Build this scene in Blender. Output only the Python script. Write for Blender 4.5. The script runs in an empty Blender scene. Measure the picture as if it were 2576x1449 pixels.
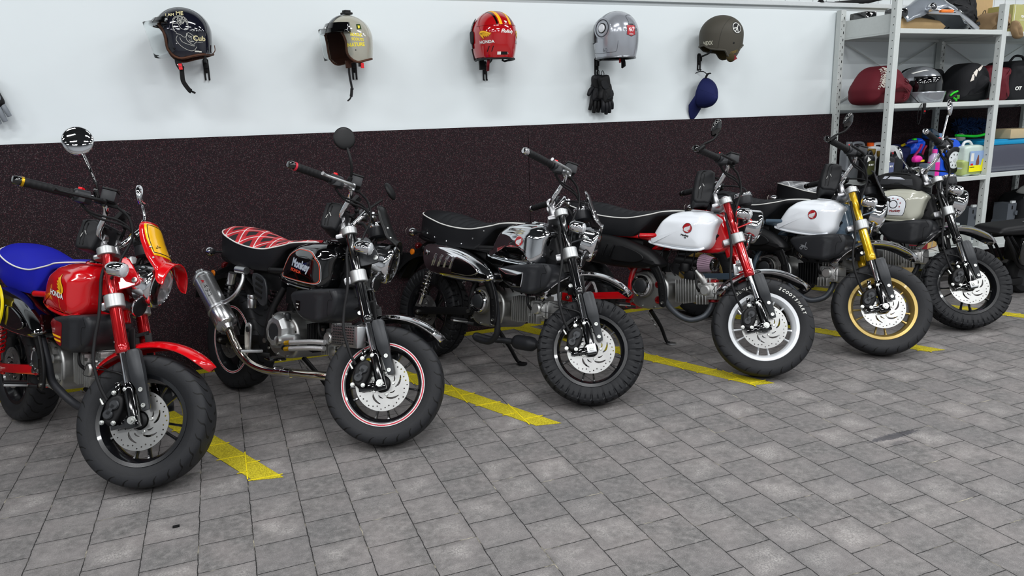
import bpy, bmesh, math, random
from mathutils import Vector, Matrix, noise
from mathutils.bvhtree import BVHTree
sc = bpy.context.scene
COL = sc.collection
PI = math.pi
random.seed(7)
V = Vector

# ---------------------------------------------------------------- objects
def link(o, parent=None):
    COL.objects.link(o)
    if parent: o.parent = parent
    return o
def tag(o, label=None, cat=None, group=None, kind=None):
    if label: o['label'] = label
    if cat: o['category'] = cat
    if group: o['group'] = group
    if kind: o['kind'] = kind
    return o
def thing(name, label, cat, loc=(0, 0, 0), rot=(0, 0, 0), group=None):
    o = bpy.data.objects.new(name, None); o.empty_display_size = .05
    o.location = loc; o.rotation_euler = rot
    link(o); return tag(o, label, cat, group)

# ---------------------------------------------------------------- materials
def lin(h):
    if isinstance(h, (tuple, list)): return tuple(h)[:3] + (1,)
    h = h.lstrip('#'); c = [int(h[i:i+2], 16) / 255 for i in (0, 2, 4)]
    return tuple(((x + .055) / 1.055) ** 2.4 if x > .04045 else x / 12.92 for x in c) + (1,)
class NT:
    def __init__(s, name):
        s.m = bpy.data.materials.new(name); s.m.use_nodes = True
        s.t = s.m.node_tree; s.b = s.t.nodes['Principled BSDF']
    def n(s, typ, **k):
        x = s.t.nodes.new(typ)
        for a, v in k.items():
            if a.startswith('i_'):
                key = a[2:].replace('_', ' ')
                s.set(x.inputs[key], v)
            else: setattr(x, a, v)
        return x
    def set(s, sock, v):
        if hasattr(v, 'is_output') or isinstance(v, bpy.types.NodeSocket): s.t.links.new(v, sock)
        else: sock.default_value = v
    def m_(s, op, a, b=None, c=None):
        x = s.t.nodes.new('ShaderNodeMath'); x.operation = op
        for i, v in enumerate((a, b, c)):
            if v is not None: s.set(x.inputs[i], v)
        return x.outputs[0]
    def mix(s, f, a, b):
        x = s.t.nodes.new('ShaderNodeMix'); x.data_type = 'RGBA'
        s.set(x.inputs[0], f)
        s.set(x.inputs[6], a if not isinstance(a, str) else lin(a))
        s.set(x.inputs[7], b if not isinstance(b, str) else lin(b))
        return x.outputs[2]
    def obj(s): return s.n('ShaderNodeTexCoord').outputs['Object']
    def uv(s): return s.n('ShaderNodeTexCoord').outputs['UV']
    def sep(s, v):
        x = s.n('ShaderNodeSeparateXYZ'); s.set(x.inputs[0], v); return x.outputs
    def noise(s, scale, detail=2, rough=.5, vec=None):
        x = s.n('ShaderNodeTexNoise'); x.inputs['Scale'].default_value = scale
        x.inputs['Detail'].default_value = detail; x.inputs['Roughness'].default_value = rough
        s.set(x.inputs['Vector'], vec if vec is not None else s.obj()); return x.outputs[0]
    def ramp(s, f, stops):
        x = s.n('ShaderNodeValToRGB'); s.set(x.inputs[0], f)
        e = x.color_ramp.elements
        while len(e) < len(stops): e.new(.5)
        for i, (p, c) in enumerate(stops):
            e[i].position = p; e[i].color = lin(c)
        return x.outputs[0]
    def bump(s, h, strength=.3, dist=.002):
        x = s.n('ShaderNodeBump'); x.inputs['Strength'].default_value = strength
        x.inputs['Distance'].default_value = dist; s.set(x.inputs['Height'], h)
        s.set(s.b.inputs['Normal'], x.outputs[0])
    def put(s, **k):
        for a, v in k.items():
            s.set(s.b.inputs[a.replace('_', ' ')], lin(v) if isinstance(v, str) else v)
        return s.m
_mc = {}
def mat(name, col, rough=.5, metal=0., coat=0., var=.06, nb=0., nscale=60, trans=0., ior=1.45, emit=0., alpha=1.):
    if name in _mc: return _mc[name]
    t = NT(name); c = lin(col)
    if var > 0 and trans == 0:
        f = t.noise(nscale, 3)
        lo = tuple(max(0, x * (1 - var)) for x in c[:3]) + (1,); hi = tuple(min(1, x * (1 + var)) for x in c[:3]) + (1,)
        t.put(Base_Color=t.mix(f, lo, hi))
    else: t.put(Base_Color=c)
    t.put(Roughness=rough, Metallic=metal)
    if coat: t.put(Coat_Weight=coat, Coat_Roughness=.04)
    if nb: t.bump(t.noise(nscale * 4, 3), nb, .001)
    if trans: t.put(Transmission_Weight=trans, IOR=ior)
    if emit: t.put(Emission_Color=c, Emission_Strength=emit)
    if alpha < 1: t.put(Alpha=alpha)
    if rough > .3 and metal < .3: t.b.inputs['Specular IOR Level'].default_value = .28
    _mc[name] = t.m; return t.m
CH = lambda: mat('chrome', (.82, .82, .84), .06, 1., var=0)
SI = lambda: mat('satin_aluminium', (.62, .63, .64), .34, 1., nb=.05)
CAST = lambda: mat('cast_aluminium', (.45, .45, .44), .42, 1., nb=.15, nscale=120)
STEEL = lambda: mat('zinc_bolt', (.50, .51, .49), .3, 1.)
BP = lambda: mat('black_plastic', '#232427', .40, nb=.12, nscale=150)
BM = lambda: mat('matte_black', '#0c0c0e', .5, nb=.05)
BG = lambda: mat('gloss_black', '#050506', .08, coat=1., var=0)
RUB = lambda: mat('rubber', '#121214', .62, nb=.1)
LEA = lambda: mat('black_vinyl', '#141518', .5, nb=.25, nscale=200)
WHI = lambda: mat('white_piping', '#e4e4df', .5)
RED = lambda: mat('gloss_red_paint', '#c20812', .14, coat=1., var=0)
GUN = lambda: mat('dark_grey_cover', '#2b2d30', .42, .3, nb=.05)
GLA = lambda: mat('clear_glass', (1, 1, 1), .02, trans=1., ior=1.25)

# ---------------------------------------------------------------- mesh building
def frame(ax):
    ax = V(ax).normalized(); h = V((0, 0, 1)) if abs(ax.z) < .9 else V((1, 0, 0))
    a = ax.cross(h).normalized(); return a, ax.cross(a), ax
def cr(pts, k=6, closed=False):
    pts = [V(p) for p in pts]; n = len(pts); out = []
    if n < 3 and not closed: return pts
    rng = range(n if closed else n - 1)
    for i in rng:
        if closed: p0, p1, p2, p3 = pts[i-1], pts[i], pts[(i+1) % n], pts[(i+2) % n]
        else:
            p1, p2 = pts[i], pts[i+1]
            p0 = pts[i-1] if i else p1 * 2 - p2; p3 = pts[i+2] if i + 2 < n else p2 * 2 - p1
        for j in range(k):
            t = j / k
            out.append(.5 * ((2*p1) + (p2-p0)*t + (2*p0-5*p1+4*p2-p3)*t*t + (3*p1-p0-3*p2+p3)*t*t*t))
    if not closed: out.append(pts[-1])
    return out
def lerp(a, b, t): return a + (b - a) * t
def interp(tab, x):
    if x <= tab[0][0]: return tab[0][1]
    for (a, u), (b, v) in zip(tab, tab[1:]):
        if x <= b:
            t = (x - a) / (b - a); t = t * t * (3 - 2 * t); return lerp(u, v, t)
    return tab[-1][1]
def cinterp(tab, x):
    n = len(tab)
    if x <= tab[0][0]: return tab[0][1]
    if x >= tab[-1][0]: return tab[-1][1]
    def sl(i):
        if i == 0 or i == n - 1: j = min(max(i, 1), n - 1); return (tab[j][1] - tab[j-1][1]) / (tab[j][0] - tab[j-1][0])
        return (tab[i+1][1] - tab[i-1][1]) / (tab[i+1][0] - tab[i-1][0])
    for i in range(n - 1):
        if x <= tab[i+1][0]:
            h = tab[i+1][0] - tab[i][0]; t = (x - tab[i][0]) / h
            return (2*t**3 - 3*t*t + 1)*tab[i][1] + (t**3 - 2*t*t + t)*h*sl(i) + (-2*t**3 + 3*t*t)*tab[i+1][1] + (t**3 - t*t)*h*sl(i+1)
class MB:
    def __init__(s): s.bm = bmesh.new(); s.uv = None
    def loft(s, rings, closed=True, cap0=True, cap1=True, loop=False, uv=False):
        bm = s.bm; R = [[bm.verts.new(p) for p in r] for r in rings]; n = len(R[0]); m = len(R)
        if uv and s.uv is None: s.uv = bm.loops.layers.uv.new('UVMap')
        for i in range(m if loop else m - 1):
            a, b = R[i], R[(i+1) % m]
            for j in range(n if closed else n - 1):
                k = (j + 1) % n
                try: f = bm.faces.new((a[j], a[k], b[k], b[j]))
                except ValueError: continue
                if uv:
                    for l, (uu, vv) in zip(f.loops, ((j/n, i/(m-1)), ((j+1)/n, i/(m-1)), ((j+1)/n, (i+1)/(m-1)), (j/n, (i+1)/(m-1)))): l[s.uv].uv = (uu, vv)
        if closed and not loop:
            if cap0 and n > 2: bm.faces.new(R[0][::-1])
            if cap1 and n > 2: bm.faces.new(R[-1])
        return s
    def tube(s, pts, r, n=12, sm=0, cap=True, closed=False):
        pts = cr(pts, sm, closed) if sm else [V(p) for p in pts]
        rr = r if isinstance(r, (list, tuple)) else None
        L = len(pts); rings = []
        a0 = None
        for i, p in enumerate(pts):
            if closed: t = (pts[(i+1) % L] - pts[i-1])
            else: t = pts[min(i+1, L-1)] - pts[max(i-1, 0)]
            t.normalize()
            if a0 is None: a, b, _ = frame(t)
            else:
                a = (a0 - t * a0.dot(t)).normalized(); b = t.cross(a)
            a0 = a
            q = rr[0] + (rr[-1] - rr[0]) * i / (L - 1) if rr and len(rr) == 2 else (interp(list(zip([k / (len(rr) - 1) for k in range(len(rr))], rr)), i / (L - 1)) if rr else r)
            rings.append([p + (a * math.cos(2*PI*j/n) + b * math.sin(2*PI*j/n)) * q for j in range(n)])
        return s.loft(rings, loop=closed, cap0=cap, cap1=cap)
    def cyl(s, p0, p1, r, r1=None, n=24, bev=0.):
        p0, p1 = V(p0), V(p1); d = (p1 - p0).length
        r1 = r if r1 is None else r1
        if bev: pr = [(r - bev, 0), (r - bev*.3, bev*.3), (r, bev), (r1, d - bev), (r1 - bev*.3, d - bev*.3), (r1 - bev, d)]
        else: pr = [(r, 0), (r1, d)]
        return s.lathe(pr, p0, p1 - p0, n)
    def lathe(s, prof, o, ax, n=32, cap=True, uv=False, fr=None):
        a, b, c = fr if fr else frame(ax); o = V(o)
        rings = [[o + c * h + (a * math.cos(2*PI*j/n) + b * math.sin(2*PI*j/n)) * max(r, 1e-5) for j in range(n)] for r, h in prof]
        return s.loft(rings, cap0=cap, cap1=cap, uv=uv)
    def ball(s, c, r, n=20, sc_=(1, 1, 1), fr=None):
        c = V(c); m = n // 2; fr = fr or (V((1,0,0)), V((0,1,0)), V((0,0,1)))
        R = []
        for i in range(m + 1):
            t = PI * i / m; t = min(max(t, .02), PI - .02)
            R.append([c + fr[0]*(r*sc_[0]*math.sin(t)*math.cos(2*PI*j/n)) + fr[1]*(r*sc_[1]*math.sin(t)*math.sin(2*PI*j/n)) + fr[2]*(-r*sc_[2]*math.cos(t)) for j in range(n)])
        return s.loft(R)
    def box(s, c, d, rot=None, bev=0.):
        b2 = bmesh.new(); bmesh.ops.create_cube(b2, size=1)
        for v in b2.verts: v.co = V((v.co.x*d[0], v.co.y*d[1], v.co.z*d[2]))
        if bev: bmesh.ops.bevel(b2, geom=list(b2.edges), offset=bev, segments=2, profile=.6, affect='EDGES')
        M = Matrix.Translation(V(c)) @ (rot.to_4x4() if rot else Matrix.Identity(4))
        return s.merge(b2, M)
    def bar(s, p0, p1, w, h, up=(0, 0, 1), bev=0.):
        p0, p1 = V(p0), V(p1); x = (p1 - p0); L = x.length; x.normalize()
        y = V(up).cross(x).normalized(); z = x.cross(y)
        R = Matrix((x, y, z)).transposed()
        return s.box((p0 + p1) / 2, (L, w, h), R, bev)
    def merge(s, b2, M=None):
        if M is not None: b2.transform(M)
        me = bpy.data.meshes.new('t'); b2.to_mesh(me); b2.free(); s.bm.from_mesh(me); bpy.data.meshes.remove(me); return s
    def mesh(s, me, M=None):
        b2 = bmesh.new(); b2.from_mesh(me); bpy.data.meshes.remove(me); return s.merge(b2, M)
    def pillow(s, outl, y0, y1, er=.02, sm=5, wf=None, dome=.3, plane='xz', steps=5, ins=None):
        """rounded solid: closed outline in (x,z), from y0 to y1, edges rounded by er"""
        o = cr([V((p[0], p[1], 0)) for p in outl], sm, True) if sm else [V((p[0], p[1], 0)) for p in outl]
        n = len(o); c = sum(o, V()) / n
        A = sum(o[i].x*o[(i+1) % n].y - o[(i+1) % n].x*o[i].y for i in range(n))
        if A < 0: o.reverse()
        nor = []
        for i in range(n):
            t = (o[(i+1) % n] - o[i-1]); t.normalize(); nor.append(V((t.y, -t.x, 0)))
        for _ in range(3): nor = [(nor[i-1] + nor[i]*2 + nor[(i+1) % n]).normalized() for i in range(n)]
        ins = er if ins is None else ins
        rings = []
        def ring(inset, y, k=0.):
            r = []
            for p, q in zip(o, nor):
                u = p - q * inset; u = u.lerp(c, k)
                r.append(V((u.x, y, u.y)))
            rings.append(r)
        d = dome * er
        KS = [.97, .88, .78, .68, .58, .48, .38, .28, .19, .11, .05]
        for k in KS: ring(ins, y0 - d * (1 - (1 - k) ** 2), k)
        for j in range(steps + 1):
            t = PI / 2 * j / steps; ring(ins * (1 - math.sin(t)), y0 + er * (1 - math.cos(t)))
        for j in range(1, 4): ring(0, lerp(y0 + er, y1 - er, j / 4))
        for j in range(steps, -1, -1):
            t = PI / 2 * j / steps; ring(ins * (1 - math.sin(t)), y1 - er * (1 - math.cos(t)))
        for k in KS[::-1]: ring(ins, y1 + d * (1 - (1 - k) ** 2), k)
        if wf:
            for r in rings:
                for p in r: p.y *= wf(p.x, p.z)
        return s.loft(rings)
    def shift(s, M):
        s.bm.transform(M if isinstance(M, Matrix) else Matrix.Translation(V(M))); return s
    def build(s, name, m, parent=None, M=None, ang=38, flat=False, solid=0.):
        if M is not None: s.bm.transform(M)
        bmesh.ops.recalc_face_normals(s.bm, faces=s.bm.faces)
        me = bpy.data.meshes.new(name); s.bm.to_mesh(me); s.bm.free()
        if not flat and me.polygons:
            me.polygons.foreach_set('use_smooth', [True] * len(me.polygons))
            me.set_sharp_from_angle(angle=math.radians(ang))
        me.materials.append(m)
        o = bpy.data.objects.new(name, me); link(o, parent)
        if solid:
            md = o.modifiers.new('thickness', 'SOLIDIFY'); md.thickness = solid; md.offset = 0
        return o
def build_each(mb, name, m, parent, M=None):
    """every loose piece becomes a part of its own"""
    bm = mb.bm; seen = set(); bm.verts.index_update(); bm.verts.ensure_lookup_table(); out = []
    for v0 in bm.verts:
        if v0.index in seen: continue
        st_, isl = [v0], []
        seen.add(v0.index)
        while st_:
            v = st_.pop(); isl.append(v)
            for e in v.link_edges:
                w_ = e.other_vert(v)
                if w_.index not in seen: seen.add(w_.index); st_.append(w_)
        mp = {}; nb = MB()
        for v in isl: mp[v.index] = nb.bm.verts.new(v.co)
        fs = {f for v in isl for f in v.link_faces}
        for f in fs: nb.bm.faces.new([mp[v.index] for v in f.verts])
        out.append(nb.build(name, m, parent, M))
    bm.free(); return out
def fill2d(loops, depth=0., bevel=0.):
    cu = bpy.data.curves.new('c', 'CURVE'); cu.dimensions = '2D'; cu.fill_mode = 'BOTH'
    cu.extrude = max(depth - bevel, 0); cu.bevel_depth = bevel; cu.bevel_resolution = 1
    for lp in loops:
        sp = cu.splines.new('POLY'); sp.points.add(len(lp) - 1)
        for p, q in zip(sp.points, lp): p.co = (q[0], q[1], 0, 1)
        sp.use_cyclic_u = True
    o = bpy.data.objects.new('c', cu); me = bpy.data.meshes.new_from_object(o)
    bpy.data.objects.remove(o); bpy.data.curves.remove(cu); return me
def text2d(body, size, bold=0., shear=0., sx=1., space=1.):
    if bold > 0 and 'M' in body:      # thicken by small shifts: a grown outline folds over at the sharp corners of this letter
        bm = bmesh.new()
        for dx, dy in ((-1, 0), (1, 0), (0, 1), (0, -1), (.7, .7), (-.7, -.7)):
            me = text2d(body, size, 0, shear, sx, space); me.transform(Matrix.Translation((dx*bold, dy*bold, 0))); bm.from_mesh(me); bpy.data.meshes.remove(me)
        me = bpy.data.meshes.new('t'); bm.to_mesh(me); bm.free(); return me
    cu = bpy.data.curves.new('t', 'FONT'); cu.body = body; cu.size = size; cu.offset = bold; cu.shear = shear
    cu.align_x = 'CENTER'; cu.align_y = 'CENTER'; cu.space_character = space; cu.resolution_u = 3
    o = bpy.data.objects.new('t', cu); me = bpy.data.meshes.new_from_object(o)
    bpy.data.objects.remove(o); bpy.data.curves.remove(cu)
    for v in me.vertices: v.co.x *= sx
    return me
def circ(r, n=32, c=(0, 0), ry=None):
    ry = r if ry is None else ry
    return [(c[0] + r*math.cos(2*PI*i/n), c[1] + ry*math.sin(2*PI*i/n)) for i in range(n)]
def stroke(path, w, sm=0, closed=False):
    p = cr([V((a[0], a[1], 0)) for a in path], sm, closed) if sm else [V((a[0], a[1], 0)) for a in path]
    n = len(p); L = []; Rr = []
    for i in range(n):
        t = (p[(i+1) % n] - p[i-1]) if closed else (p[min(i+1, n-1)] - p[max(i-1, 0)])
        t.normalize(); q = V((-t.y, t.x, 0)) * w / 2; L.append(p[i] + q); Rr.append(p[i] - q)
    if closed: return [[(a.x, a.y) for a in L], [(a.x, a.y) for a in Rr]]
    return [[(a.x, a.y) for a in L + Rr[::-1]]]
def bvh(o):
    me = o.data
    return BVHTree.FromPolygons([v.co.copy() for v in me.vertices], [tuple(p.vertices) for p in me.polygons])
def decal(name, me, m, parent, tree, o, x, y, off=.0012, cell=.008, thick=.0, reach=.3):
    """lay a flat 2-D shape onto the surface in tree, pressed along -(x cross y)"""
    o, x, y = V(o), V(x).normalized(), V(y).normalized(); z = x.cross(y).normalized(); y = z.cross(x)
    bm = bmesh.new(); bm.from_mesh(me); bpy.data.meshes.remove(me)
    bmesh.ops.remove_doubles(bm, verts=bm.verts, dist=1e-6)
    if tree is not None and cell:
        for ax in (0, 1):
            lo = min(v.co[ax] for v in bm.verts); hi = max(v.co[ax] for v in bm.verts)
            k = math.floor(lo / cell) + 1
            while k * cell < hi:
                co = V((0, 0, 0)); co[ax] = k * cell; no = V((0, 0, 0)); no[ax] = 1
                bmesh.ops.bisect_plane(bm, geom=list(bm.verts) + list(bm.edges) + list(bm.faces), plane_co=co, plane_no=no)
                k += 1
    bad = []
    for v in bm.verts:
        p = o + x * v.co.x + y * v.co.y
        if tree is None: v.co = p + z * off; continue
        h, nn, _, _ = tree.ray_cast(p + z * reach, -z, reach * 2)
        if h is None: bad.append(v); v.co = p; continue
        if nn.dot(z) < 0: nn = -nn
        if nn.dot(z) < .12: bad.append(v)
        v.co = h + nn * off
    if bad: bmesh.ops.delete(bm, geom=bad, context='VERTS')
    for f in bm.faces:
        f.normal_update()
        if f.normal.dot(z) < 0: f.normal_flip()
    me2 = bpy.data.meshes.new(name); bm.to_mesh(me2); bm.free(); me2.materials.append(m)
    return link(bpy.data.objects.new(name, me2), parent)

def rot_about(p, ax, a):
    p = V(p); return Matrix.Translation(p) @ Matrix.Rotation(a, 4, V(ax)) @ Matrix.Translation(-p)
WING = [(.16, 1), (.3, .86), (.55, .72), (.8, .57), (.96, .4), (1, .22), (.88, .05), (.6, 0), (.1, .02), (.28, .12), (.45, .2), (.12, .26), (.3, .34), (.04, .42), (.24, .5), (0, .58), (.2, .66), (.02, .76), (.16, .82)]
def wing(sc_=.05, rot=0., flip=False):
    out = []
    for a, b in WING:
        a, b = (a - .5) * sc_, (b - .5) * sc_
        if flip: a = -a
        out.append((a*math.cos(rot) - b*math.sin(rot), a*math.sin(rot) + b*math.cos(rot)))
    return out
def grow(poly, d):
    cx = sum(p[0] for p in poly)/len(poly); cy = sum(p[1] for p in poly)/len(poly)
    return [(p[0] + (p[0]-cx)/max(1e-6, math.hypot(p[0]-cx, p[1]-cy))*d, p[1] + (p[1]-cy)/max(1e-6, math.hypot(p[0]-cx, p[1]-cy))*d) for p in poly]

def dashes(w_, h_, n=5):
    """print too small to read: a row of short marks"""
    r_ = random.Random(int(w_*1e4) + n); L = []; x = -w_/2
    for k in range(n):
        ww = w_/n*(.55 + .35*r_.random()); L.append([(x, -h_/2), (x + ww, -h_/2), (x + ww, h_/2), (x, h_/2)]); x += w_/n
    return fill2d(L)

# ================================================================= camera
f_px = 1850.0
Rr = ((0.92868, -0.36949, -0.03213), (-0.11266, -0.19849, -0.97361), (0.35336, 0.90779, -0.22596))
cam_d = bpy.data.cameras.new('camera'); cam = link(bpy.data.objects.new('camera', cam_d))
cam_d.sensor_fit = 'HORIZONTAL'; cam_d.sensor_width = 36; cam_d.lens = f_px / 2576 * 36; cam_d.clip_start = .05; cam_d.clip_end = 60
r, d, f = [V(x).normalized() for x in Rr]
f = (f - r * f.dot(r)).normalized(); d = f.cross(r)
cam.matrix_world = Matrix.Translation((0, 0, 1.333)) @ Matrix((r, -d, -f)).transposed().to_4x4()
sc.camera = cam
vs = sc.view_settings; vs.view_transform = 'Standard'; vs.look = 'None'; vs.gamma = 1; vs.use_curve_mapping = False
vs.exposure = -0.16
w = bpy.data.worlds.new('world'); sc.world = w; w.use_nodes = True
w.node_tree.nodes['Background'].inputs[0].default_value = (.55, .6, .65, 1); w.node_tree.nodes['Background'].inputs[1].default_value = .25

# ================================================================= setting
WY = 4.36
def struct(name, mb, m, **k):
    o = mb.build(name, m, None, flat=True, **k); o['kind'] = 'structure'; return o
def floor_mat():
    t = NT('grey_pavers'); s = t.sep(t.obj())
    wob = t.noise(16, 4); jag = t.m_('MULTIPLY', t.m_('SUBTRACT', t.noise(130, 3, .7), .5), .0045); wb = t.m_('ADD', jag, t.m_('MULTIPLY', t.m_('SUBTRACT', wob, .5), .007))
    wob2 = t.noise(22, 4, vec=t.n('ShaderNodeMapping', i_Vector=t.obj(), i_Location=(5, 3, 0)).outputs[0])
    wb2 = t.m_('ADD', jag, t.m_('MULTIPLY', t.m_('SUBTRACT', wob2, .5), .008))
    cx = t.n('ShaderNodeCombineXYZ')
    t.set(cx.inputs[0], t.m_('ADD', t.m_('SUBTRACT', s[1], .112 - 16.3), wb))
    t.set(cx.inputs[1], t.m_('ADD', t.m_('ADD', s[0], .028 + 16.95), wb2))
    def brick(mort, smooth):
        b = t.n('ShaderNodeTexBrick', offset=.5, offset_frequency=2, squash=1.0)
        t.set(b.inputs['Vector'], cx.outputs[0])
        for k, v in (('Color1', (0, 0, 0, 1)), ('Color2', (1, 1, 1, 1)), ('Mortar', (.5, .5, .5, 1)), ('Scale', 1.), ('Mortar Size', mort), ('Mortar Smooth', smooth), ('Bias', 0.), ('Brick Width', .163), ('Row Height', .1695)): b.inputs[k].default_value = v
        return b
    b = brick(.0019, .4); wide = brick(.012, 1.)
    big = t.noise(3.5, 5, .6); fine = t.noise(420, 3, .7); med = t.noise(38, 6, .65)
    base = t.ramp(med, [(.25, '#444342'), (.5, '#615f5e'), (.75, '#807d7b')])
    base = t.mix(t.m_('MULTIPLY', b.outputs[0], .22), base, '#837c7a')
    base = t.mix(t.m_('MULTIPLY', t.ramp(t.noise(7, 3), [(.42, '#000000'), (.65, '#ffffff')]), .22), base, '#a59b98')
    base = t.mix(t.m_('MULTIPLY', t.ramp(big, [(.42, '#000000'), (.62, '#ffffff')]), .4), base, '#565657')
    base = t.mix(t.m_('MULTIPLY', t.ramp(fine, [(.56, '#000000'), (.72, '#ffffff')]), .55), base, '#c4c2c1')
    base = t.mix(t.m_('MULTIPLY', t.ramp(t.noise(300, 2, .6, t.n('ShaderNodeMapping', i_Vector=t.obj(), i_Location=(1, 7, 2)).outputs[0]), [(.56, '#000000'), (.7, '#ffffff')]), .45), base, '#3c3b3c')
    worn = brick(.055, 1.); inner = t.m_('SUBTRACT', 1., worn.outputs[1])
    worn_f = t.m_('MULTIPLY', t.m_('MULTIPLY', inner, t.ramp(b.outputs[0], [(.35, '#000000'), (.9, '#ffffff')])), t.m_('MULTIPLY', t.ramp(t.noise(150, 4, .75), [(.40, '#000000'), (.62, '#ffffff')]), t.ramp(t.noise(10, 3), [(.38, '#000000'), (.62, '#ffffff')])))
    base = t.mix(t.m_('MULTIPLY', worn_f, .55), base, '#b8b4b0')
    # oil marks
    for (ox, oy, rx, ry, rot, kk) in ((2.47, 2.055, .15, .022, .0, .75), (2.44, 1.994, .05, .024, 0, .4), (2.32, 1.60, .05, .02, .3, .3)):
        mp = t.n('ShaderNodeMapping', vector_type='TEXTURE', i_Vector=t.obj(), i_Location=(ox, oy, 0), i_Rotation=(0, 0, rot), i_Scale=(rx, ry, 1))
        ss = t.sep(mp.outputs[0]); dd = t.m_('SQRT', t.m_('ADD', t.m_('MULTIPLY', ss[0], ss[0]), t.m_('MULTIPLY', ss[1], ss[1])))
        dd = t.m_('ADD', dd, t.m_('MULTIPLY', t.m_('SUBTRACT', t.noise(70, 4, .7), .5), 2.2))
        base = t.mix(t.m_('MULTIPLY', t.ramp(dd, [(.7, '#ffffff'), (1.0, '#000000')]), kk), base, '#2a2b33')
    base = t.mix(t.m_('MULTIPLY', wide.outputs[1], .1), base, '#454445')
    joint = t.ramp(t.noise(9, 4), [(.5, '#1d1c1c'), (.60, '#3a3835'), (.68, '#a09a88')])
    col = t.mix(b.outputs[1], base, joint)
    t.put(Base_Color=col, Roughness=t.m_('ADD', .62, t.m_('MULTIPLY', big, .25)))
    t.b.inputs['Specular IOR Level'].default_value = .35
    h = t.m_('ADD', t.m_('MULTIPLY', b.outputs[1], -1.), t.m_('ADD', t.m_('MULTIPLY', wide.outputs[1], -.35), t.m_('ADD', t.m_('MULTIPLY', med, .5), t.m_('MULTIPLY', fine, .22))))
    t.bump(h, .55, .004)
    return t.m
struct('floor', MB().box((2, -.5, -.05), (16, 10.2, .1)), floor_mat())
t = NT('speckled_rubber'); vo = t.n('ShaderNodeTexVoronoi', i_Scale=430., i_Vector=t.obj()); s = t.sep(vo.outputs['Color'])
base = t.mix(t.noise(40, 3), '#1b1518', '#251d20')
base = t.mix(t.m_('MULTIPLY', t.m_('GREATER_THAN', s[0], .80), .7), base, '#35232a')
base = t.mix(t.m_('MULTIPLY', t.m_('GREATER_THAN', s[1], .945), .8), base, '#5f5455')
base = t.mix(t.m_('MULTIPLY', t.m_('GREATER_THAN', s[2], .95), .9), base, '#582e33')
t.put(Base_Color=base, Roughness=.8); t.b.inputs['Specular IOR Level'].default_value = .12; t.bump(t.noise(160, 3), .4, .002)
rubber_wall = t.m
t = NT('white_wall_panel'); t.put(Base_Color=t.mix(t.noise(1.6, 3), '#dbe3e5', '#e3eaec'), Roughness=t.m_('ADD', .28, t.m_('MULTIPLY', t.noise(4, 3), .14)))
t.bump(t.noise(3, 2), .05, .01); white_panel = t.m
t = NT('corrugated_white'); s = t.sep(t.obj()); wv = t.m_('FRACT', t.m_('MULTIPLY', s[0], 8.))
t.put(Base_Color=t.mix(t.m_('LESS_THAN', wv, .05), '#d7dcdd', '#9da2a4'), Roughness=.45); t.bump(wv, .15, .004); corr = t.m
dark_wall = mat('grey_wall_paint', '#a9adb0', .7)
struct('wall_back', MB().box((2, WY + .12, 1.9), (16, .1, 3.8)), corr)
struct('trim_1', MB().box((-2.087, WY + .01, .641), (7.826, .08, 1.282)), rubber_wall)
struct('trim_2', MB().box((5.915, WY + .01, .641), (8.17, .08, 1.282)), rubber_wall)
struct('trim_3', MB().box((2, WY + .035, 1.657), (16, .07, .75)), white_panel)
struct('trim_4', MB().box((2, WY + .02, 2.045), (16, .10, .03), bev=.004), mat('ledge_metal', '#cdd2d3', .4))
struct('wall_left', MB().box((-6.05, -.5, 1.9), (.1, 10.2, 3.8)), dark_wall)
struct('wall_right', MB().box((10.05, -.5, 1.9), (.1, 10.2, 3.8)), dark_wall)
struct('wall_front', MB().box((2, -5.65, 1.9), (16.2, .1, 3.8)), dark_wall)
struct('ceiling', MB().box((2, -.5, 3.85), (16.2, 10.4, .1)), mat('ceiling_dark', '#3c3f42', .8))

# ceiling luminaires: slim LED panels
k = 0
hous = mat('lamp_housing', '#c8c8c8', .5)
for iy, ly in enumerate((2.6, .6, -1.6, -3.8)):
    for lx in (-3.6, -1.2, 1.2, 3.6, 6.0, 8.2):
        L = bpy.data.lights.new('ceiling_light', 'AREA'); L.shape = 'RECTANGLE'; L.size = 1.15; L.size_y = .16
        L.energy = (36, 52, 50, 36)[iy]; L.color = (.97, .985, 1.0)
        o = link(bpy.data.objects.new('ceiling_light', L)); o.location = (lx, ly, 3.42)
        h = MB().box((0, 0, 0), (1.25, .24, .05), bev=.008); h.cyl((-.45, 0, .02), (-.45, 0, .34), .008, n=8); h.cyl((.45, 0, .02), (.45, 0, .34), .008, n=8)
        ho = h.build('ceiling_lamp', hous); ho.location = (lx, ly, 3.455)
        tag(ho, 'slim rectangular lamp hanging under the dark ceiling', 'lamp', 'ceiling lamps')

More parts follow.
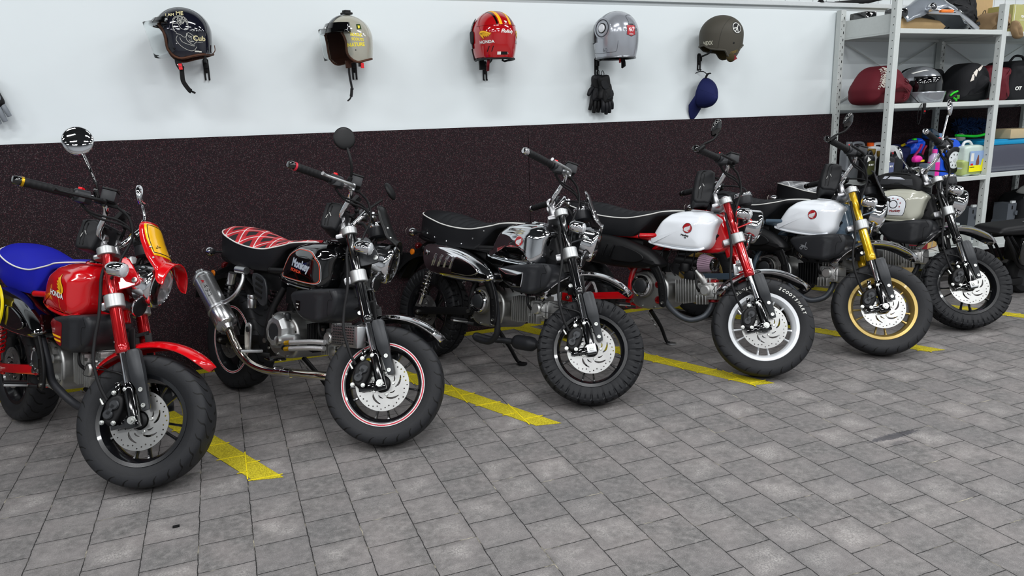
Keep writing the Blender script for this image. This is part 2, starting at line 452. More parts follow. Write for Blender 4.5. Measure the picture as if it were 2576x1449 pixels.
# floor tape
t = NT('yellow_tape'); g = t.noise(260, 3, .7)
c = t.ramp(g, [(.35, '#7f740e'), (.52, '#b0a210'), (.68, '#d9ca3a')])
s = t.sep(t.obj())
t.put(Base_Color=c, Roughness=.6); t.bump(g, .3, .001); tape_m = t.m
edge_m = mat('yellow_paint_line', '#d8c41c', .5)
def tape(pts, name, label):
    mb = MB(); n = len(pts)
    lo = [V((p[0], p[1], .0006)) for p in pts]; hi = [V((p[0], p[1], .0022)) for p in pts]
    mb.loft([lo, hi]); o = mb.build(name, tape_m, flat=True); tag(o, label, 'floor tape'); return o
SL = -.316 / .687
def stripe(x, y0, y1, label, lines=()):
    a = [(x - .052, y0 + .012), (x + .06, y0 - .012), (x + .06 + SL*(y1 - y0), y1), (x - .052 + SL*(y1 - y0), y1)]
    o = tape(a, 'floor_stripe', label)
    # paint seeping into the paver joints under the stripe
    mb = MB()
    jy = y0
    j0 = math.floor((y0 - .112) / .0815)
    for j in range(j0, j0 + 16):
        yy = .112 + j * .0815
        xc = x + SL * (yy - y0)
        row = math.floor((xc + .028) / .1695)
        for rw in (row - 1, row, row + 1):
            if (rw % 2 == 0) != (j % 2 != 0): continue
            xa = max(rw * .1695 - .028, xc - .062); xb = min((rw + 1) * .1695 - .028, xc + .066)
            if xb - xa > .02 and yy > y0 - .01: mb.box(((xa + xb)/2, yy, .0028), (xb - xa, .005, .0014))
    for rw in range(-12, 34):
        xx = rw * .1695 - .028
        ya = y0 + (xx - x + .058) / SL; yb = y0 + (xx - x - .064) / SL
        lo, hi = sorted((ya, yb)); lo = max(lo, y0 - .01); hi = min(hi, y1)
        if hi - lo > .03 and hi < y0 + 1.3: mb.box((xx, (lo + hi)/2, .0028), (.005, hi - lo, .0014))
    jp = mb.build('joint_paint', edge_m, o, flat=True); jp['kind'] = 'stuff'
stripe(.043, 2.785, 4.255, 'yellow tape stripe on the pavers right of the red bike with the blue seat')
stripe(1.232, 2.782, 4.255, 'yellow tape stripe on the pavers right of the bike with the red tartan seat')
stripe(2.398, 2.762, 4.255, 'yellow tape stripe on the pavers right of the bike with the chrome tank')
stripe(3.57, 2.757, 4.255, 'yellow tape stripe running under the gold-wheeled bike')
stripe(4.70, 2.86, 4.255, 'yellow tape stripe at the far right beyond the last bike')
stripe(-1.13, 2.79, 4.255, 'yellow tape stripe at the far left behind the yellow number plate')
tape([(-5.5, 4.258), (8.5, 4.258), (8.5, 4.337), (-5.5, 4.337)], 'floor_line', 'long yellow tape line on the pavers along the foot of the wall')
o = MB().box((0, 0, .003), (.022, .012, .004), bev=.001).build('floor_crumb', BM()); o.location = (-.271, 2.556, 0)
tag(o, 'tiny black scrap lying on the pavers near the bottom left', 'debris')

# ================================================================= minibikes
RAKE = math.radians(25); WB = 1.145
U = V((-math.sin(RAKE), 0, math.cos(RAKE))); F = V((math.cos(RAKE), 0, math.sin(RAKE)))
FAX = V((WB, 0, .25)); PIV = V((WB + .082, 0, 0))
def fp(u, fo=0., y=0.): return FAX + U * u + F * fo + V((0, y, 0))
TW = {}
def tyre_mesh(c, R, w, block):
    n = 312 if block else 96
    r0 = .168; cr_ = w / 2
    prof = [(r0, -w*.36), (r0 + .012, -w*.44), (R - .046, -w*.495), (R - .030, -w*.5), (R - .016, -w*.475), (R - .008, -w*.42), (R - .0048, -w*.34), (R - .0022, -w*.2), (R - .0006, -w*.08), (R, -.003), (R, .003)]
    prof = prof + [(a, -b) for a, b in prof[::-1][2:]]
    if block:
        pr = []
        for (a, b), (a2, b2) in zip(prof, prof[1:]):
            k = 3 if min(a, a2) > R - .05 else 1
            pr += [(lerp(a, a2, i/k), lerp(b, b2, i/k)) for i in range(k)]
        prof = pr + [prof[-1]]
    mb = MB(); mb.lathe(prof, c, (0, 1, 0), n, cap=False, uv=True)
    if block:
        NB = 24
        for v in mb.bm.verts:
            p = v.co - c; rr = math.hypot(p.x, p.z); y = p.y / (w/2)
            if rr < R - .047: continue
            th = math.atan2(p.z, p.x) / (2*PI) * NB
            ay = abs(y)
            ph = (th + (.5 if y > 0 else 0) + .16*ay) % 1
            g = 0
            if ph < .15 and ay > .16: g = 1
            if ay < .07: g = 1
            if .40 < ay < .5 and ph < .62: g = 1
            if .48 < ph < .60 and .40 < ay < .80: g = 1
            if rr < R - .020 and .5 < ph < .58: g = .6
            if rr < R - .042: g = min(g, .3) if not (ph < .15) else .7
            if g:
                dep = .0075 * g; sh_ = min(1, max(0, (R - .006 - rr)/.02))
                k = (rr - dep*(1 - .7*sh_)) / rr; v.co = c + V((p.x*k, p.y*(1 - .10*sh_*g), p.z*k))
    else:
        pass
    return mb
def tyre_mat():
    t = NT('street_tyre_rubber'); s = t.sep(t.uv())
    v = t.m_('ABSOLUTE', t.m_('SUBTRACT', s[1], .5))
    sd = t.m_('MULTIPLY', t.m_('SIGN', t.m_('SUBTRACT', s[1], .5)), .25)
    a = t.m_('ADD', t.m_('MULTIPLY', s[0], 26.), sd)
    a = t.m_('ADD', a, t.m_('MULTIPLY', v, 4.5)); a = t.m_('ADD', a, t.m_('MULTIPLY', t.m_('SINE', t.m_('MULTIPLY', v, 34.)), .12))
    fr = t.m_('ABSOLUTE', t.m_('SUBTRACT', t.m_('FRACT', a), .5))
    w1 = t.m_('SUBTRACT', .095, t.m_('MULTIPLY', v, .13))
    g = t.m_('LESS_THAN', fr, w1)
    g = t.m_('MULTIPLY', g, t.m_('MULTIPLY', t.m_('GREATER_THAN', v, .06), t.m_('LESS_THAN', v, .355)))
    g = t.m_('MULTIPLY', g, t.m_('GREATER_THAN', t.m_('FRACT', t.m_('ADD', t.m_('MULTIPLY', t.m_('FLOOR', a), .5), .2)), .0))
    side = t.m_('GREATER_THAN', v, .40)
    base = t.mix(t.noise(30, 3), '#1b1c1f', '#242528')
    base = t.mix(t.m_('MULTIPLY', side, .3), base, '#131416')
    base = t.mix(g, base, '#020202')
    t.b.inputs['Specular IOR Level'].default_value = .28
    t.put(Base_Color=base, Roughness=.58); t.bump(t.m_('ADD', t.m_('MULTIPLY', g, -1.), t.m_('MULTIPLY', t.noise(200, 2), .03)), 1., .008)
    return t.m
STREET = tyre_mat(); BLOCK = mat('block_tyre_rubber', '#16171a', .6, nb=.15, nscale=70)

_disc = None
def disc_loops():
    L = [circ(.112, 96), circ(.036, 40)]
    for i in range(36):
        a = 2*PI*i/36; rr = .1035 if i % 3 else .0935
        if i % 3 == 2: rr = .0985
        L.append(circ(.0031, 8, (rr*math.cos(a), rr*math.sin(a))))
    for i in range(12):
        a0 = 2*PI*i/12; big = i % 2 == 0
        r0, r1, da, wm = (.056, .083, .66, .0085) if big else (.047, .060, .38, .0055)
        lf, rt = [], []
        for k in range(9):
            q = k/8; rr = r0 + (r1 - r0)*q; a = a0 + (0 if big else -.10) + da*q - .08*math.sin(q*PI)
            pt = V((rr*math.cos(a), rr*math.sin(a), 0)); ww = wm*.5*(math.sin(PI*(.06 + .88*q))**.6)
            tn = V((-math.sin(a)*da*rr*1.0 + math.cos(a)*(r1-r0), math.cos(a)*da*rr + math.sin(a)*(r1-r0), 0)).normalized(); nn = V((-tn.y, tn.x, 0))
            lf.append(pt + nn*ww); rt.append(pt - nn*ww)
        L.append([(p_.x, p_.y) for p_ in lf + rt[::-1]])
    return L
def steer_mat(a): return Matrix.Translation(PIV) @ Matrix.Rotation(a, 4, U) @ Matrix.Translation(-PIV)

def wheel(root, name, c, R, w, cfg, M, front):
    """tyre > ; rim > spokes, hub ; disc"""
    block = cfg['block']
    wr = tyre_mesh(c, R, w, block).build(name, BLOCK if block else STREET, root, M, ang=50 if not block else 30)
    rimm = cfg['rim']
    pr = [(.158, -w*.40), (.1725, -w*.42), (.1745, -w*.40), (.1735, -w*.375), (.166, -w*.36), (.160, -w*.30), (.151, -w*.18), (.150, 0), (.151, w*.18), (.160, w*.30), (.166, w*.36), (.1735, w*.375), (.1745, w*.40), (.1725, w*.42), (.158, w*.40), (.154, w*.33), (.144, w*.18), (.143, 0), (.144, -w*.18), (.154, -w*.33)]
    mb = MB(); rings = []
    for j in range(96):
        a = 2*PI*j/96; rings.append([c + V((r_*math.cos(a), h, r_*math.sin(a))) for r_, h in pr])
    mb.loft(rings, loop=True); rim = mb.build('rim', rimm, wr, M, ang=45)
    if cfg.get('rimstripe'):
        for rr, ww, m in ((.1690, .0032, cfg['rimstripe'][0]), (.1650, .0020, cfg['rimstripe'][1]), (.1730, .0018, cfg['rimstripe'][1])):
            mb = MB(); rings = []
            for j in range(96):
                a = 2*PI*j/96
                yo = -w*.42 + .0015
                rings.append([c + V(((rr+dx)*math.cos(a), yo + dy - .003, (rr+dx)*math.sin(a))) for dx, dy in ((-ww, 0), (ww, 0), (ww, .001), (-ww, .001))])
            mb.loft(rings, loop=True).build('rim_stripe', m, rim, M)
    for i in range(10):
        a = 2*PI*(i + .25)/10 + (.12 if i % 2 else -.12); e = V((math.cos(a), 0, math.sin(a))); tn = V((-math.sin(a), 0, math.cos(a)))
        rg = []
        for q, hw, hy in ((.034, .008, .02), (.06, .0055, .014), (.11, .004, .011), (.138, .005, .013), (.150, .010, .016)):
            p = c + e*q + V((0, -.004 if front else 0, 0))
            rg.append([p + tn*hw*sx + V((0, hy*sy, 0)) for sx, sy in ((-1, -.6), (-.6, -1), (.6, -1), (1, -.6), (1, .6), (.6, 1), (-.6, 1), (-1, .6))])
        MB().loft(rg).build('spoke', rimm, rim, M)
    MB().cyl(c + V((0, -.05, 0)), c + V((0, .05, 0)), .036, n=32, bev=.004).build('hub', rimm, rim, M)
    yd = -.062
    if front or True:
        rr = 1.0 if front else .86
        me = fill2d([[(x*rr, y*rr) for x, y in lp] for lp in disc_loops()], .002, 0)
        MM = Matrix.Translation(c + V((0, yd if front else -yd*-1.0, 0))) @ Matrix.Rotation(PI/2, 4, 'X')
        mb = MB().mesh(me, MM); ds = mb.build('brake_disc', DISC if front else mat('rear_disc_shaded_steel', (.22, .22, .22), .4, .7), wr, M, flat=True)  # rear disc: darker copy of the disc steel, shade put into its colour
        mb = MB()
        for i in range(5):
            a = 2*PI*i/5 + .3; p = c + V((.046*math.cos(a), yd - .002, .046*math.sin(a)))
            mb.lathe([(.0075, 0), (.0075, .003), (.006, .0045), (.003, .0045), (.003, .002)], p, (0, -1, 0), 12)
        build_each(mb, 'disc_bolt', STEEL(), ds, M)
        MB().lathe([(.03, 0), (.03, .016), (.022, .022), (.014, .022)], c + V((0, yd + .012, 0)), (0, -1, 0), 28).build('bearing_seal', BM(), ds, M)
    return wr
t = NT('machined_disc_steel'); s = t.sep(t.obj())
t.put(Base_Color=t.mix(t.noise(30, 2), '#9c9c9b', '#b0b0ae'), Metallic=.85, Roughness=.28); DISC = t.m
def groovy(name, col, rough=.14):
    """anodised or painted fork tube"""
    return mat(name, col, rough, .0 if 'black' in name else .55, coat=.8, var=0)

SEAT_ZP = [(-.135, .818), (-.05, .802), (.05, .782), (.14, .763), (.25, .752), (.36, .752), (.43, .762), (.505, .781), (.57, .799), (.66, .812)]
SEAT_ZB = [(-.135, .74), (-.10, .70), (-.04, .683), (.05, .672), (.107, .655), (.20, .650), (.40, .652), (.44, .668), (.476, .705), (.526, .758), (.58, .778), (.66, .795)]
SEAT_ZT = [(-.135, .824), (-.08, .836), (.018, .838), (.13, .830), (.25, .808), (.35, .797), (.45, .803), (.55, .815), (.66, .822)]
def seat_w(x):
    w_ = .137
    if x < .08: w_ *= math.sqrt(max(0, 1 - ((.08 - x)/.216)**2))
    w_ *= interp([(.2, 1), (.42, .96), (.55, .80), (.66, .60)], x)
    if x > .62: w_ *= math.sqrt(max(.05, 1 - ((x - .62)/.045)**2))
    return w_
def seat(root, cfg):
    xs = [-.1355] + [lerp(-.134, .08, (1 - math.cos(PI/2*i/9))) for i in range(10)] + [lerp(.09, .62, i/52) for i in range(53)] + [.632, .643, .652, .658, .6625]
    rings = []; top = []; pipeR = []; pipeL = []
    for x in xs:
        w_ = max(seat_w(x), .004); zp, zb, zt = cinterp(SEAT_ZP, x), cinterp(SEAT_ZB, x), cinterp(SEAT_ZT, x)
        zb = min(zb, zp - .012)
        r_ = []
        for q in (-1, -.995, -.985, -.93): pass
        side = [(1.0, zp - .001), (1.012, lerp(zp, zb, .25)), (1.01, lerp(zp, zb, .6)), (.99, lerp(zp, zb, .9)), (.95, zb), (.6, zb - .0), (.0, zb)]
        r_ = [V((x, -w_*a, z)) for a, z in side] + [V((x, w_*a, z)) for a, z in side[::-1][1:]] + [V((x, w_*.6, zp)), V((x, 0, zp)), V((x, -w_*.6, zp))]
        rings.append(r_)
        gr = .006 if (cfg.get('ribs', True) and .0 < x < .5 and (x*1000 % 52) < 9) else 0
        tr = []
        for k in range(-8, 9):
            q = k/8; h = (zt - zp) * (1 - abs(q)**2.6)
            tr.append(V((x, w_*1.0*q, zp + h - gr*(1 - abs(q)**4))))
        tr += [V((x, w_*.9*(1 - 2*k/4), zp - .004)) for k in range(5)]
        top.append(tr)
        pipeR.append(V((x, -w_*1.01, zp))); pipeL.append(V((x, w_*1.01, zp)))
    st = MB().loft(rings).build('seat', cfg['seat'], root, ang=60)
    MB().loft(top).build('seat_cover', cfg['seattop'], st, ang=50)
    if cfg.get('piping'):
        MB().tube(pipeR[::-1] + pipeL[1:], .0032, 8).build('piping', cfg['piping'], st)
    if cfg.get('buttons'):
        for x, z in ((.03, .70), (.10, .685), (.20, .672), (.32, .67), (.40, .705), (.47, .75)):
            MB().ball((x, -seat_w(x)*1.01, z), .0052, 12).build('stud', CH(), st)
    if cfg.get('seatmark'):
        decal('seat_logo', MB_me(stroke([(-.02, .03), (0, .0), (.015, .035), (.03, .0), (.01, -.02), (-.01, -.035), (.02, -.045)], .004, 4)), WHI(), st, bvh(st), (.0, -.11, .74), (1, -.35, 0), (0, 0, 1))
    return st
def MB_me(loops): return fill2d(loops)

TANK = [(.524, .630), (.540, .672), (.562, .712), (.592, .755), (.625, .785), (.67, .804), (.74, .815), (.80, .815), (.84, .808), (.870, .792), (.888, .772), (.878, .738), (.872, .70), (.866, .655), (.842, .622), (.80, .613), (.70, .613), (.60, .617), (.535, .623)]
def tank_w(x, z):
    w_ = interp([(.52, .90), (.60, .98), (.70, 1.0), (.80, 1.0), (.89, .74)], x)
    w_ *= interp([(.61, 1.0), (.745, 1.0), (.785, .90), (.805, .76), (.82, .60)], z)
    return w_
def tank(root, cfg):
    tk = MB().pillow(TANK, -.148, .148, .030, 4, tank_w, dome=.28).build('fuel_tank', cfg['tank'], root, ang=70)
    # pressed flange along the lower edge
    low = [(.524, .640, ), (.527, .630), (.60, .618), (.70, .611), (.78, .611), (.825, .616), (.845, .626)]
    for s_ in (-1, 1):
        P = [V((x, s_*.137*tank_w(x, z), z)) for x, z in low]
        MB().tube(P, .0062, 8, sm=5).build('tank_seam', cfg['tank'], tk)
    cz = .815
    cap = MB().lathe([(.050, -.012), (.050, .008), (.046, .012), (.041, .012), (.038, .010), (.02, .011)], (.755, 0, cz), (.05, 0, 1), 36).build('filler_cap', cfg.get('cap', CH()), tk)
    MB().lathe([(.066, -.02), (.062, .0), (.056, .007), (.05, .006)], (.755, 0, cz), (.05, 0, 1), 36).build('cap_ring', cfg['tank'], cap)
    return tk
def emblem(tk, tree, x, z, r, y=(0, 0, 1)):
    o = (x, -.15, z); X = (1, 0, 0)
    a = decal('emblem', fill2d([circ(r, 40)]), CH(), tk, tree, o, X, y, .0012)
    decal('emblem_field', fill2d([circ(r*.9, 40)]), mat('emblem_red', '#a30d16', .2, coat=1, var=0), a, tree, o, X, y, .0018)
    wn = [(-p[0] * 1, p[1]) for p in wing(r*1.35, .2)]
    decal('emblem_wing', fill2d([wn]), mat('emblem_silver', '#e2e2e4', .3, .3), a, tree, o, X, y, .0024)
def honda(parent, tree, o, X, Y, size, wcol='#f0b21c', tcol='#f2f2f0', wrot=-.15, txt='HONDA', ws=1.25, wo=(.2, .95), flip=False, wst=1.0):
    y_ = V(Y).normalized(); x_ = V(X).normalized()
    wm = mat('logo_yellow', wcol, .3, var=0); bk = mat('logo_black', '#0a0a0a', .35, var=0)
    w_ = wing(size*ws, wrot, flip); oo = V(o) + x_*size*wo[0] + y_*size*wo[1]
    w_ = [(a*wst, b) for a, b in w_]
    ob = decal('wing_logo_outline', fill2d([grow(w_, size*.045)]), bk, parent, tree, oo, X, Y, .0010, .006)
    decal('wing_logo', fill2d([w_]), wm, ob, tree, oo, X, Y, .0016, .006)
    lines = []
    for k in range(5):
        pth = [(.08 + .02*k, .8 - .13*k), (.4 + .04*k, .62 - .11*k), (.72 + .03*k, .40 - .07*k), (.6 + .03*k, .16 - .01*k)]
        q = []
        for a, b in pth:
            a, b = (a - .5)*size*ws*(-1 if flip else 1), (b - .5)*size*ws
            q.append(((a*math.cos(wrot) - b*math.sin(wrot))*wst, a*math.sin(wrot) + b*math.cos(wrot)))
        lines += stroke(q, size*.022, 4)
    for ln in lines: decal('feather_line', fill2d([ln]), bk, ob, tree, oo, X, Y, .0021, .006)
    tb = decal('word_shadow', text2d(txt, size*.66, size*.035, 0, 1.05), bk, parent, tree, o, X, Y, .0010, .006)
    decal('word_mark', text2d(txt, size*.66, size*.016, 0, 1.05), mat('logo_white', tcol, .3, var=0), tb, tree, o, X, Y, .0016, .006)

def bike(idx, cfg):
    B = cfg['pose']; sa = math.radians(B[4]); lean = math.radians(B[3])
    root = thing('minibike', cfg['label'], 'motorcycle', (B[0], B[1], 0), (lean, 0, math.radians(B[2])), 'minibikes parked side on along the wall')
    S = steer_mat(sa)
    fr_ = cfg['frame']; fk = cfg['fork']
    seat(root, cfg); tk = tank(root, cfg); tree = bvh(tk)
    if cfg.get('emblem'): emblem(tk, tree, .757, .722, .027)
    # ---- frame
    mb = MB()
    sa_t = PIV + U * .80; sa_b = PIV + U * .66
    mb.cyl(PIV + U*.655, PIV + U*.865, .030, n=24)
    mb.pillow([(.84, .80), (.875, .79), (.935, .66), (.93, .63), (.85, .60), (.72, .60), (.60, .61), (.60, .64), (.74, .68), (.81, .74)], -.04, .04, .015, 4)
    mb.tube([(.66, 0, .63), (.52, 0, .60), (.46, 0, .50), (.42, 0, .36), (.42, 0, .26)], .028, 14, sm=5)
    for s_ in (-1, 1):
        mb.tube([(.60, s_*.035, .62), (.45, s_*.10, .655), (.25, s_*.11, .655), (.0, s_*.10, .665), (-.12, s_*.06, .68)], .013, 10, sm=5)
        mb.tube([(.46, s_*.06, .58), (.42, s_*.10, .45), (.42, s_*.11, .33)], .016, 10, sm=4)
        mb.tube([(.44, s_*.05, .42), (.28, s_*.10, .56), (.14, s_*.11, .645)], .011, 10, sm=4)
    fo = mb.build('frame', fr_, root)
    MB().cyl((.47, -.142, .662), (.60, -.125, .672), .0135, n=16).build('frame_tube', fr_, fo)
    MB().lathe([(.0145, 0), (.0145, .006), (.010, .008), (.009, .003)], (.472, -.142, .662), (-1, -.1, 0), 16).build('tube_plug', BM(), fo)
    MB().box((.41, 0, .31), (.07, .16, .13), bev=.012).build('pivot_plate', fr_ if cfg.get('redpivot') else BM(), fo)
    # ---- swingarm, shocks, rear wheel
    mb = MB()
    for s_ in (-1, 1):
        mb.bar((.42, s_*.10, .325), (-.02, s_*.105, .258), .028, .042, bev=.006)
        mb.box((-.01, s_*.105, .256), (.08, .014, .05), bev=.006)
    mb.cyl((.42, -.115, .325), (.42, .115, .325), .022)
    sw = mb.build('swingarm', cfg.get('swing', BM()), root)
    mb = MB()
    for s_ in (-1, 1): mb.lathe([(.014, 0), (.014, .010), (.007, .012), (.007, .020)], (0, s_*.112, .256), (0, s_, 0), 6)
    mb.lathe([(.012, 0), (.012, .010)], (.42, -.117, .325), (0, -1, 0), 6)
    build_each(mb, 'axle_nut', STEEL(), sw)
    wheel(root, 'rear_wheel', V((0, 0, .255)), .255, .132, cfg, None, False)
    for s_ in (-1, 1):
        a, b = V((.115, s_*.135, .60)), V((.03, s_*.13, .315)); dd = (b - a).normalized()
        shb = MB().cyl(a, b, .0085, n=12).cyl(a - dd*.012, a + dd*.05, .020, n=18).cyl(b - dd*.05, b + dd*.01, .017, n=18)
        sh = shb.build('shock_absorber', cfg.get('shockbody', CH()), root)
        pts = []; x_, y_, z_ = frame(dd)
        for i in range(11*12): 
            t_ = i/(11*12); pts.append(a + dd*(.03 + t_*((b-a).length - .06)) + (x_*math.cos(t_*2*PI*11) + y_*math.sin(t_*2*PI*11))*.0215)
        MB().tube(pts, .0038, 6).build('spring', cfg.get('spring', CH()), sh)
    # rear mudguard and tail
    mb = MB(); rg = []
    for i in range(15):
        a = math.radians(55 + i*6.6); e = V((math.cos(a), 0, math.sin(a))); R_ = .305 + .07*(i/14)
        rg.append([V((0, 0, .265)) + e*(R_ + dr - .012*(abs(q)**2)) + V((0, .062*q, 0)) for q, dr in ((-1, -.02), (-.9, 0), (-.4, .003), (.4, .003), (.9, 0), (1, -.02), (.9, -.004), (0, -.001), (-.9, -.004))])
    mg = mb.loft(rg).build('rear_mudguard', cfg.get('rearguard', BM()), root)
    tl = MB().pillow([(-.16, .60), (-.12, .64), (-.05, .66), (-.05, .62), (-.20, .54), (-.30, .56), (-.315, .54), (-.315, .43), (-.30, .42), (-.25, .50)], -.035, .035, .008, 3).build('tail_bracket', BM(), root)
    MB().box((-.305, 0, .50), (.008, .20, .14), Matrix.Rotation(.2, 3, 'Y'), .003).build('plate_holder', BM(), tl)
    MB().lathe([(.018, 0), (.022, .008), (.022, .02), (.018, .026), (.01, .027)], (-.19, 0, .615), (-1, 0, .1), 28).build('tail_lamp', mat('tail_lamp_red', '#5a0508', .12, coat=1), tl)
    MB().lathe([(.016, 0), (.018, .003), (.017, .008), (.008, .010)], (-.106, -.115, .585), (0, -1, 0), 24).build('side_reflector', mat('amber_reflector', '#c96a08', .2, coat=1, nb=.5, nscale=400), tl)
    MB().bar((-.106, -.10, .585), (-.10, -.03, .62), .01, .02).build('reflector_bracket', BM(), tl)
    def indicator(c, d, stem, nm='rear_indicator', lens=None, M=None, par=None):
        c = V(c); d = V(d).normalized(); f_ = 1.35 if 'front' in nm else 1.18
        o = MB().lathe([(q*f_, h*f_) for q, h in ((.004, -.028), (.014, -.026), (.0205, -.016), (.0215, 0), (.0215, .018), (.020, .021))], c, d, 28).tube([c - d*.012, V(stem)], .006, 10).build(nm, CH(), par or root, M)
        MB().lathe([(q*f_, h*f_) for q, h in ((.0195, .020), (.019, .025), (.012, .030), (.003, .032))], c, d, 28).build('lens', lens or mat('clear_lens', '#cfd3d6', .08, .3, coat=1, var=0), o, M)
        return o
    for s_ in (-1, 1): indicator((-.085, s_*.155, .70), (-1, 0, 0), (-.07, s_*.03, .70), lens=mat('amber_lens', '#b7b0a8', .1, coat=1, var=0))
    # ---- engine
    big = cfg.get('bigengine'); yo = 0
    case = [(.405, .42), (.44, .455), (.50, .475), (.58, .462), (.635, .43), (.652, .385), (.652, .33), (.635, .29), (.59, .268), (.50, .262), (.44, .28), (.405, .33)]
    eng = MB().pillow(case, -.100, .10, .014, 3, dome=.15).build('engine_case', CAST(), root)
    mb = MB()
    if big:
        mb.lathe([(.083, -.03), (.083, .010), (.078, .026), (.066, .040), (.044, .044), (.043, .040), (.0, .041)], (.53, -.105, .385), (0, -1, 0), 9, )
        mb.cyl((.55, -.13, .345), (.68, -.115, .375), .030, .024, n=20, bev=.006)
        cc = mb.build('clutch_cover', mat('light_cast_aluminium', (.52, .53, .53), .36, .9, nb=.08), eng, ang=25)
        MB().lathe([(.038, 0), (.038, .002)], (.53, -.1465, .385), (0, -1, 0), 32).build('cover_insert', GUN(), cc)
        MB().lathe([(.022, 0), (.022, .012), (.016, .016)], (.585, -.145, .352), (-.3, -1, 0), 20).build('oil_filter_cap', STEEL(), cc)
        MB().lathe([(.013, 0), (.015, .02), (.010, .028)], (.585, -.11, .452), (0, -.3, 1), 14).build('filler_plug', GUN(), cc)
    else:
        mb.lathe([(.066, -.03), (.066, .018), (.063, .024), (.056, .027)], (.50, -.10, .388), (0, -1, 0), 44)
        cc = mb.build('clutch_cover', mat('dark_cast_aluminium', (.24, .235, .225), .45, .8, nb=.12, nscale=120), eng)
        MB().lathe([(.058, 0), (.058, .012), (.052, .018), (.045, .018), (.043, .013), (.038, .012)], (.50, -.127, .388), (0, -1, 0), 44).build('cover_ring', cfg.get('ring', CH()), cc)
        MB().lathe([(.036, 0), (.036, .005), (.033, .007)], (.50, -.139, .388), (0, -1, 0), 40).build('cover_badge', GUN(), cc)
        bolts = MB()
        for i in range(4):
            a = PI/2*i + .6; bolts.lathe([(.0065, 0), (.0065, .006), (.003, .006)], (.50 + .051*math.cos(a), -.143, .388 + .051*math.sin(a)), (0, -1, 0), 10)
        build_each(bolts, 'cover_bolt', STEEL(), cc)
        pc = cfg.get('plugs', CAST())
        MB().lathe([(.019, -.01), (.019, .008), (.014, .011)], (.595, -.108, .405), (0, -1, 0), 24).build('timing_plug', pc, eng)
        MB().lathe([(.021, -.01), (.021, .008), (.016, .012), (.012, .008)], (.605, -.108, .322), (0, -1, 0), 24).build('oil_strainer_plug', pc, eng)
    mb = MB()
    for bx_, bz_ in ((.43, .29), (.50, .273), (.58, .277), (.632, .32), (.635, .40), (.59, .448), (.52, .463), (.45, .445)): mb.lathe([(.0065, 0), (.0065, .006), (.003, .006)], (bx_, -.101, bz_), (0, -1, 0), 10)
    build_each(mb, 'case_bolt', STEEL(), eng)
    # cylinder with cooling fins and head
    ax = V((math.cos(.12), 0, math.sin(.12))); up_ = V((-ax.z, 0, ax.x)); cb = V((.665, 0, .378))
    mb = MB(); mb.bar(cb, cb + ax*.13, .09, .085, bev=.01)
    for i in range(8):
        p = cb + ax*(.012 + i*.0155)
        mb.bar(p, p + ax*.0042, .150 - .004*abs(i - 4), .134 - .004*abs(i-3), bev=.0012)
    cyl_ = mb.build('cylinder', cfg.get('barrel', mat('head_aluminium', (.5, .5, .49), .38, .9, nb=.1)), eng)
    mb = MB(); mb.bar(cb + ax*.128, cb + ax*.245, .105, .092, bev=.014); mb.bar(cb + ax*.15, cb + ax*.235, .13, .07, bev=.012)
    for i in range(4):
        p = cb + ax*(.145 + i*.017) - V((0, .0, 0)); mb.bar(p - V((0, .062, .045)), p + ax*.005 - V((0, .062, .045)), .035, .05, bev=.001)
        mb.bar(p + up_*.055, p + ax*.005 + up_*.055, .08, .025, bev=.001)
    mb.lathe([(.028, 0), (.028, .02), (.022, .026)], cb + ax*.19 + V((0, -.062, .005)), (0, -1, 0), 24)
    hd = mb.build('cylinder_head', mat('head_aluminium', (.5, .5, .49), .38, .9, nb=.1), eng)
    mb = MB()
    for a_, b_ in ((.14, .04), (.14, -.03), (.23, .035), (.23, -.035)): mb.lathe([(.007, 0), (.007, .008)], cb + ax*a_ + up_*b_ - V((0, .066, 0)), (0, -1, 0), 6)
    build_each(mb, 'head_bolt', STEEL(), hd)
    MB().tube([cb + ax*.155 + V((0, -.075, .0)), cb + ax*.15 + V((0, -.10, .03)), cb + ax*.13 + V((0, -.09, .09)), cb + ax*.06 + V((0, -.04, .15))], [.008, .006, .004, .004], 10, sm=6).build('spark_plug_lead', BM(), hd)
    if cfg.get('redcaps'):
        rc = mat('anodised_red', '#9c0a14', .2, .7, coat=.6, var=0)
        MB().lathe([(.03, 0), (.03, .010), (.024, .014), (.02, .010)], cb + ax*.20 - up_*.047, -up_, 28).build('valve_cap', rc, hd)
        MB().lathe([(.03, 0), (.03, .010), (.024, .014), (.02, .010)], cb + ax*.20 + up_*.047, up_, 28).build('valve_cap', rc, hd)
        MB().lathe([(.034, 0), (.034, .008), (.03, .011)], cb + ax*.245, ax, 28).build('head_cover', rc, hd)
    # pegs, pedal, stand
    pg = MB().bar((.47, -.12, .265), (.44, -.155, .268), .02, .016, bev=.003)
    if big:
        pgo = MB().bar((.46, -.155, .285), (.43, -.25, .285), .03, .012, bev=.003).build('footpeg', SI(), root)
        pg2 = MB().bar((.60, -.13, .275), (.59, -.21, .275), .06, .014, up=(0, 0, 1), bev=.006).build('footpeg', BG(), root)
        pg.build('peg_bracket', BM(), pgo)
    else:
        pgo = MB().bar((.445, -.150, .272), (.425, -.235, .278), .034, .010, bev=.004).build('footpeg', SI(), root)
        MB().bar((.444, -.152, .281), (.424, -.234, .287), .036, .012, bev=.004).build('peg_rubber', RUB(), pgo)
        pg.build('peg_bracket', BM(), pgo)
    def ground(y): return math.tan(abs(lean)) * y
    fz = ground(.22) + .006
    stt = MB().tube([(.46, .07, .235), (.49, .15, .14), (.50, .215, fz + .008), (.52, .225, fz)], [.012, .010, .008], 10, sm=3)
    so = stt.build('side_stand', BM(), root)
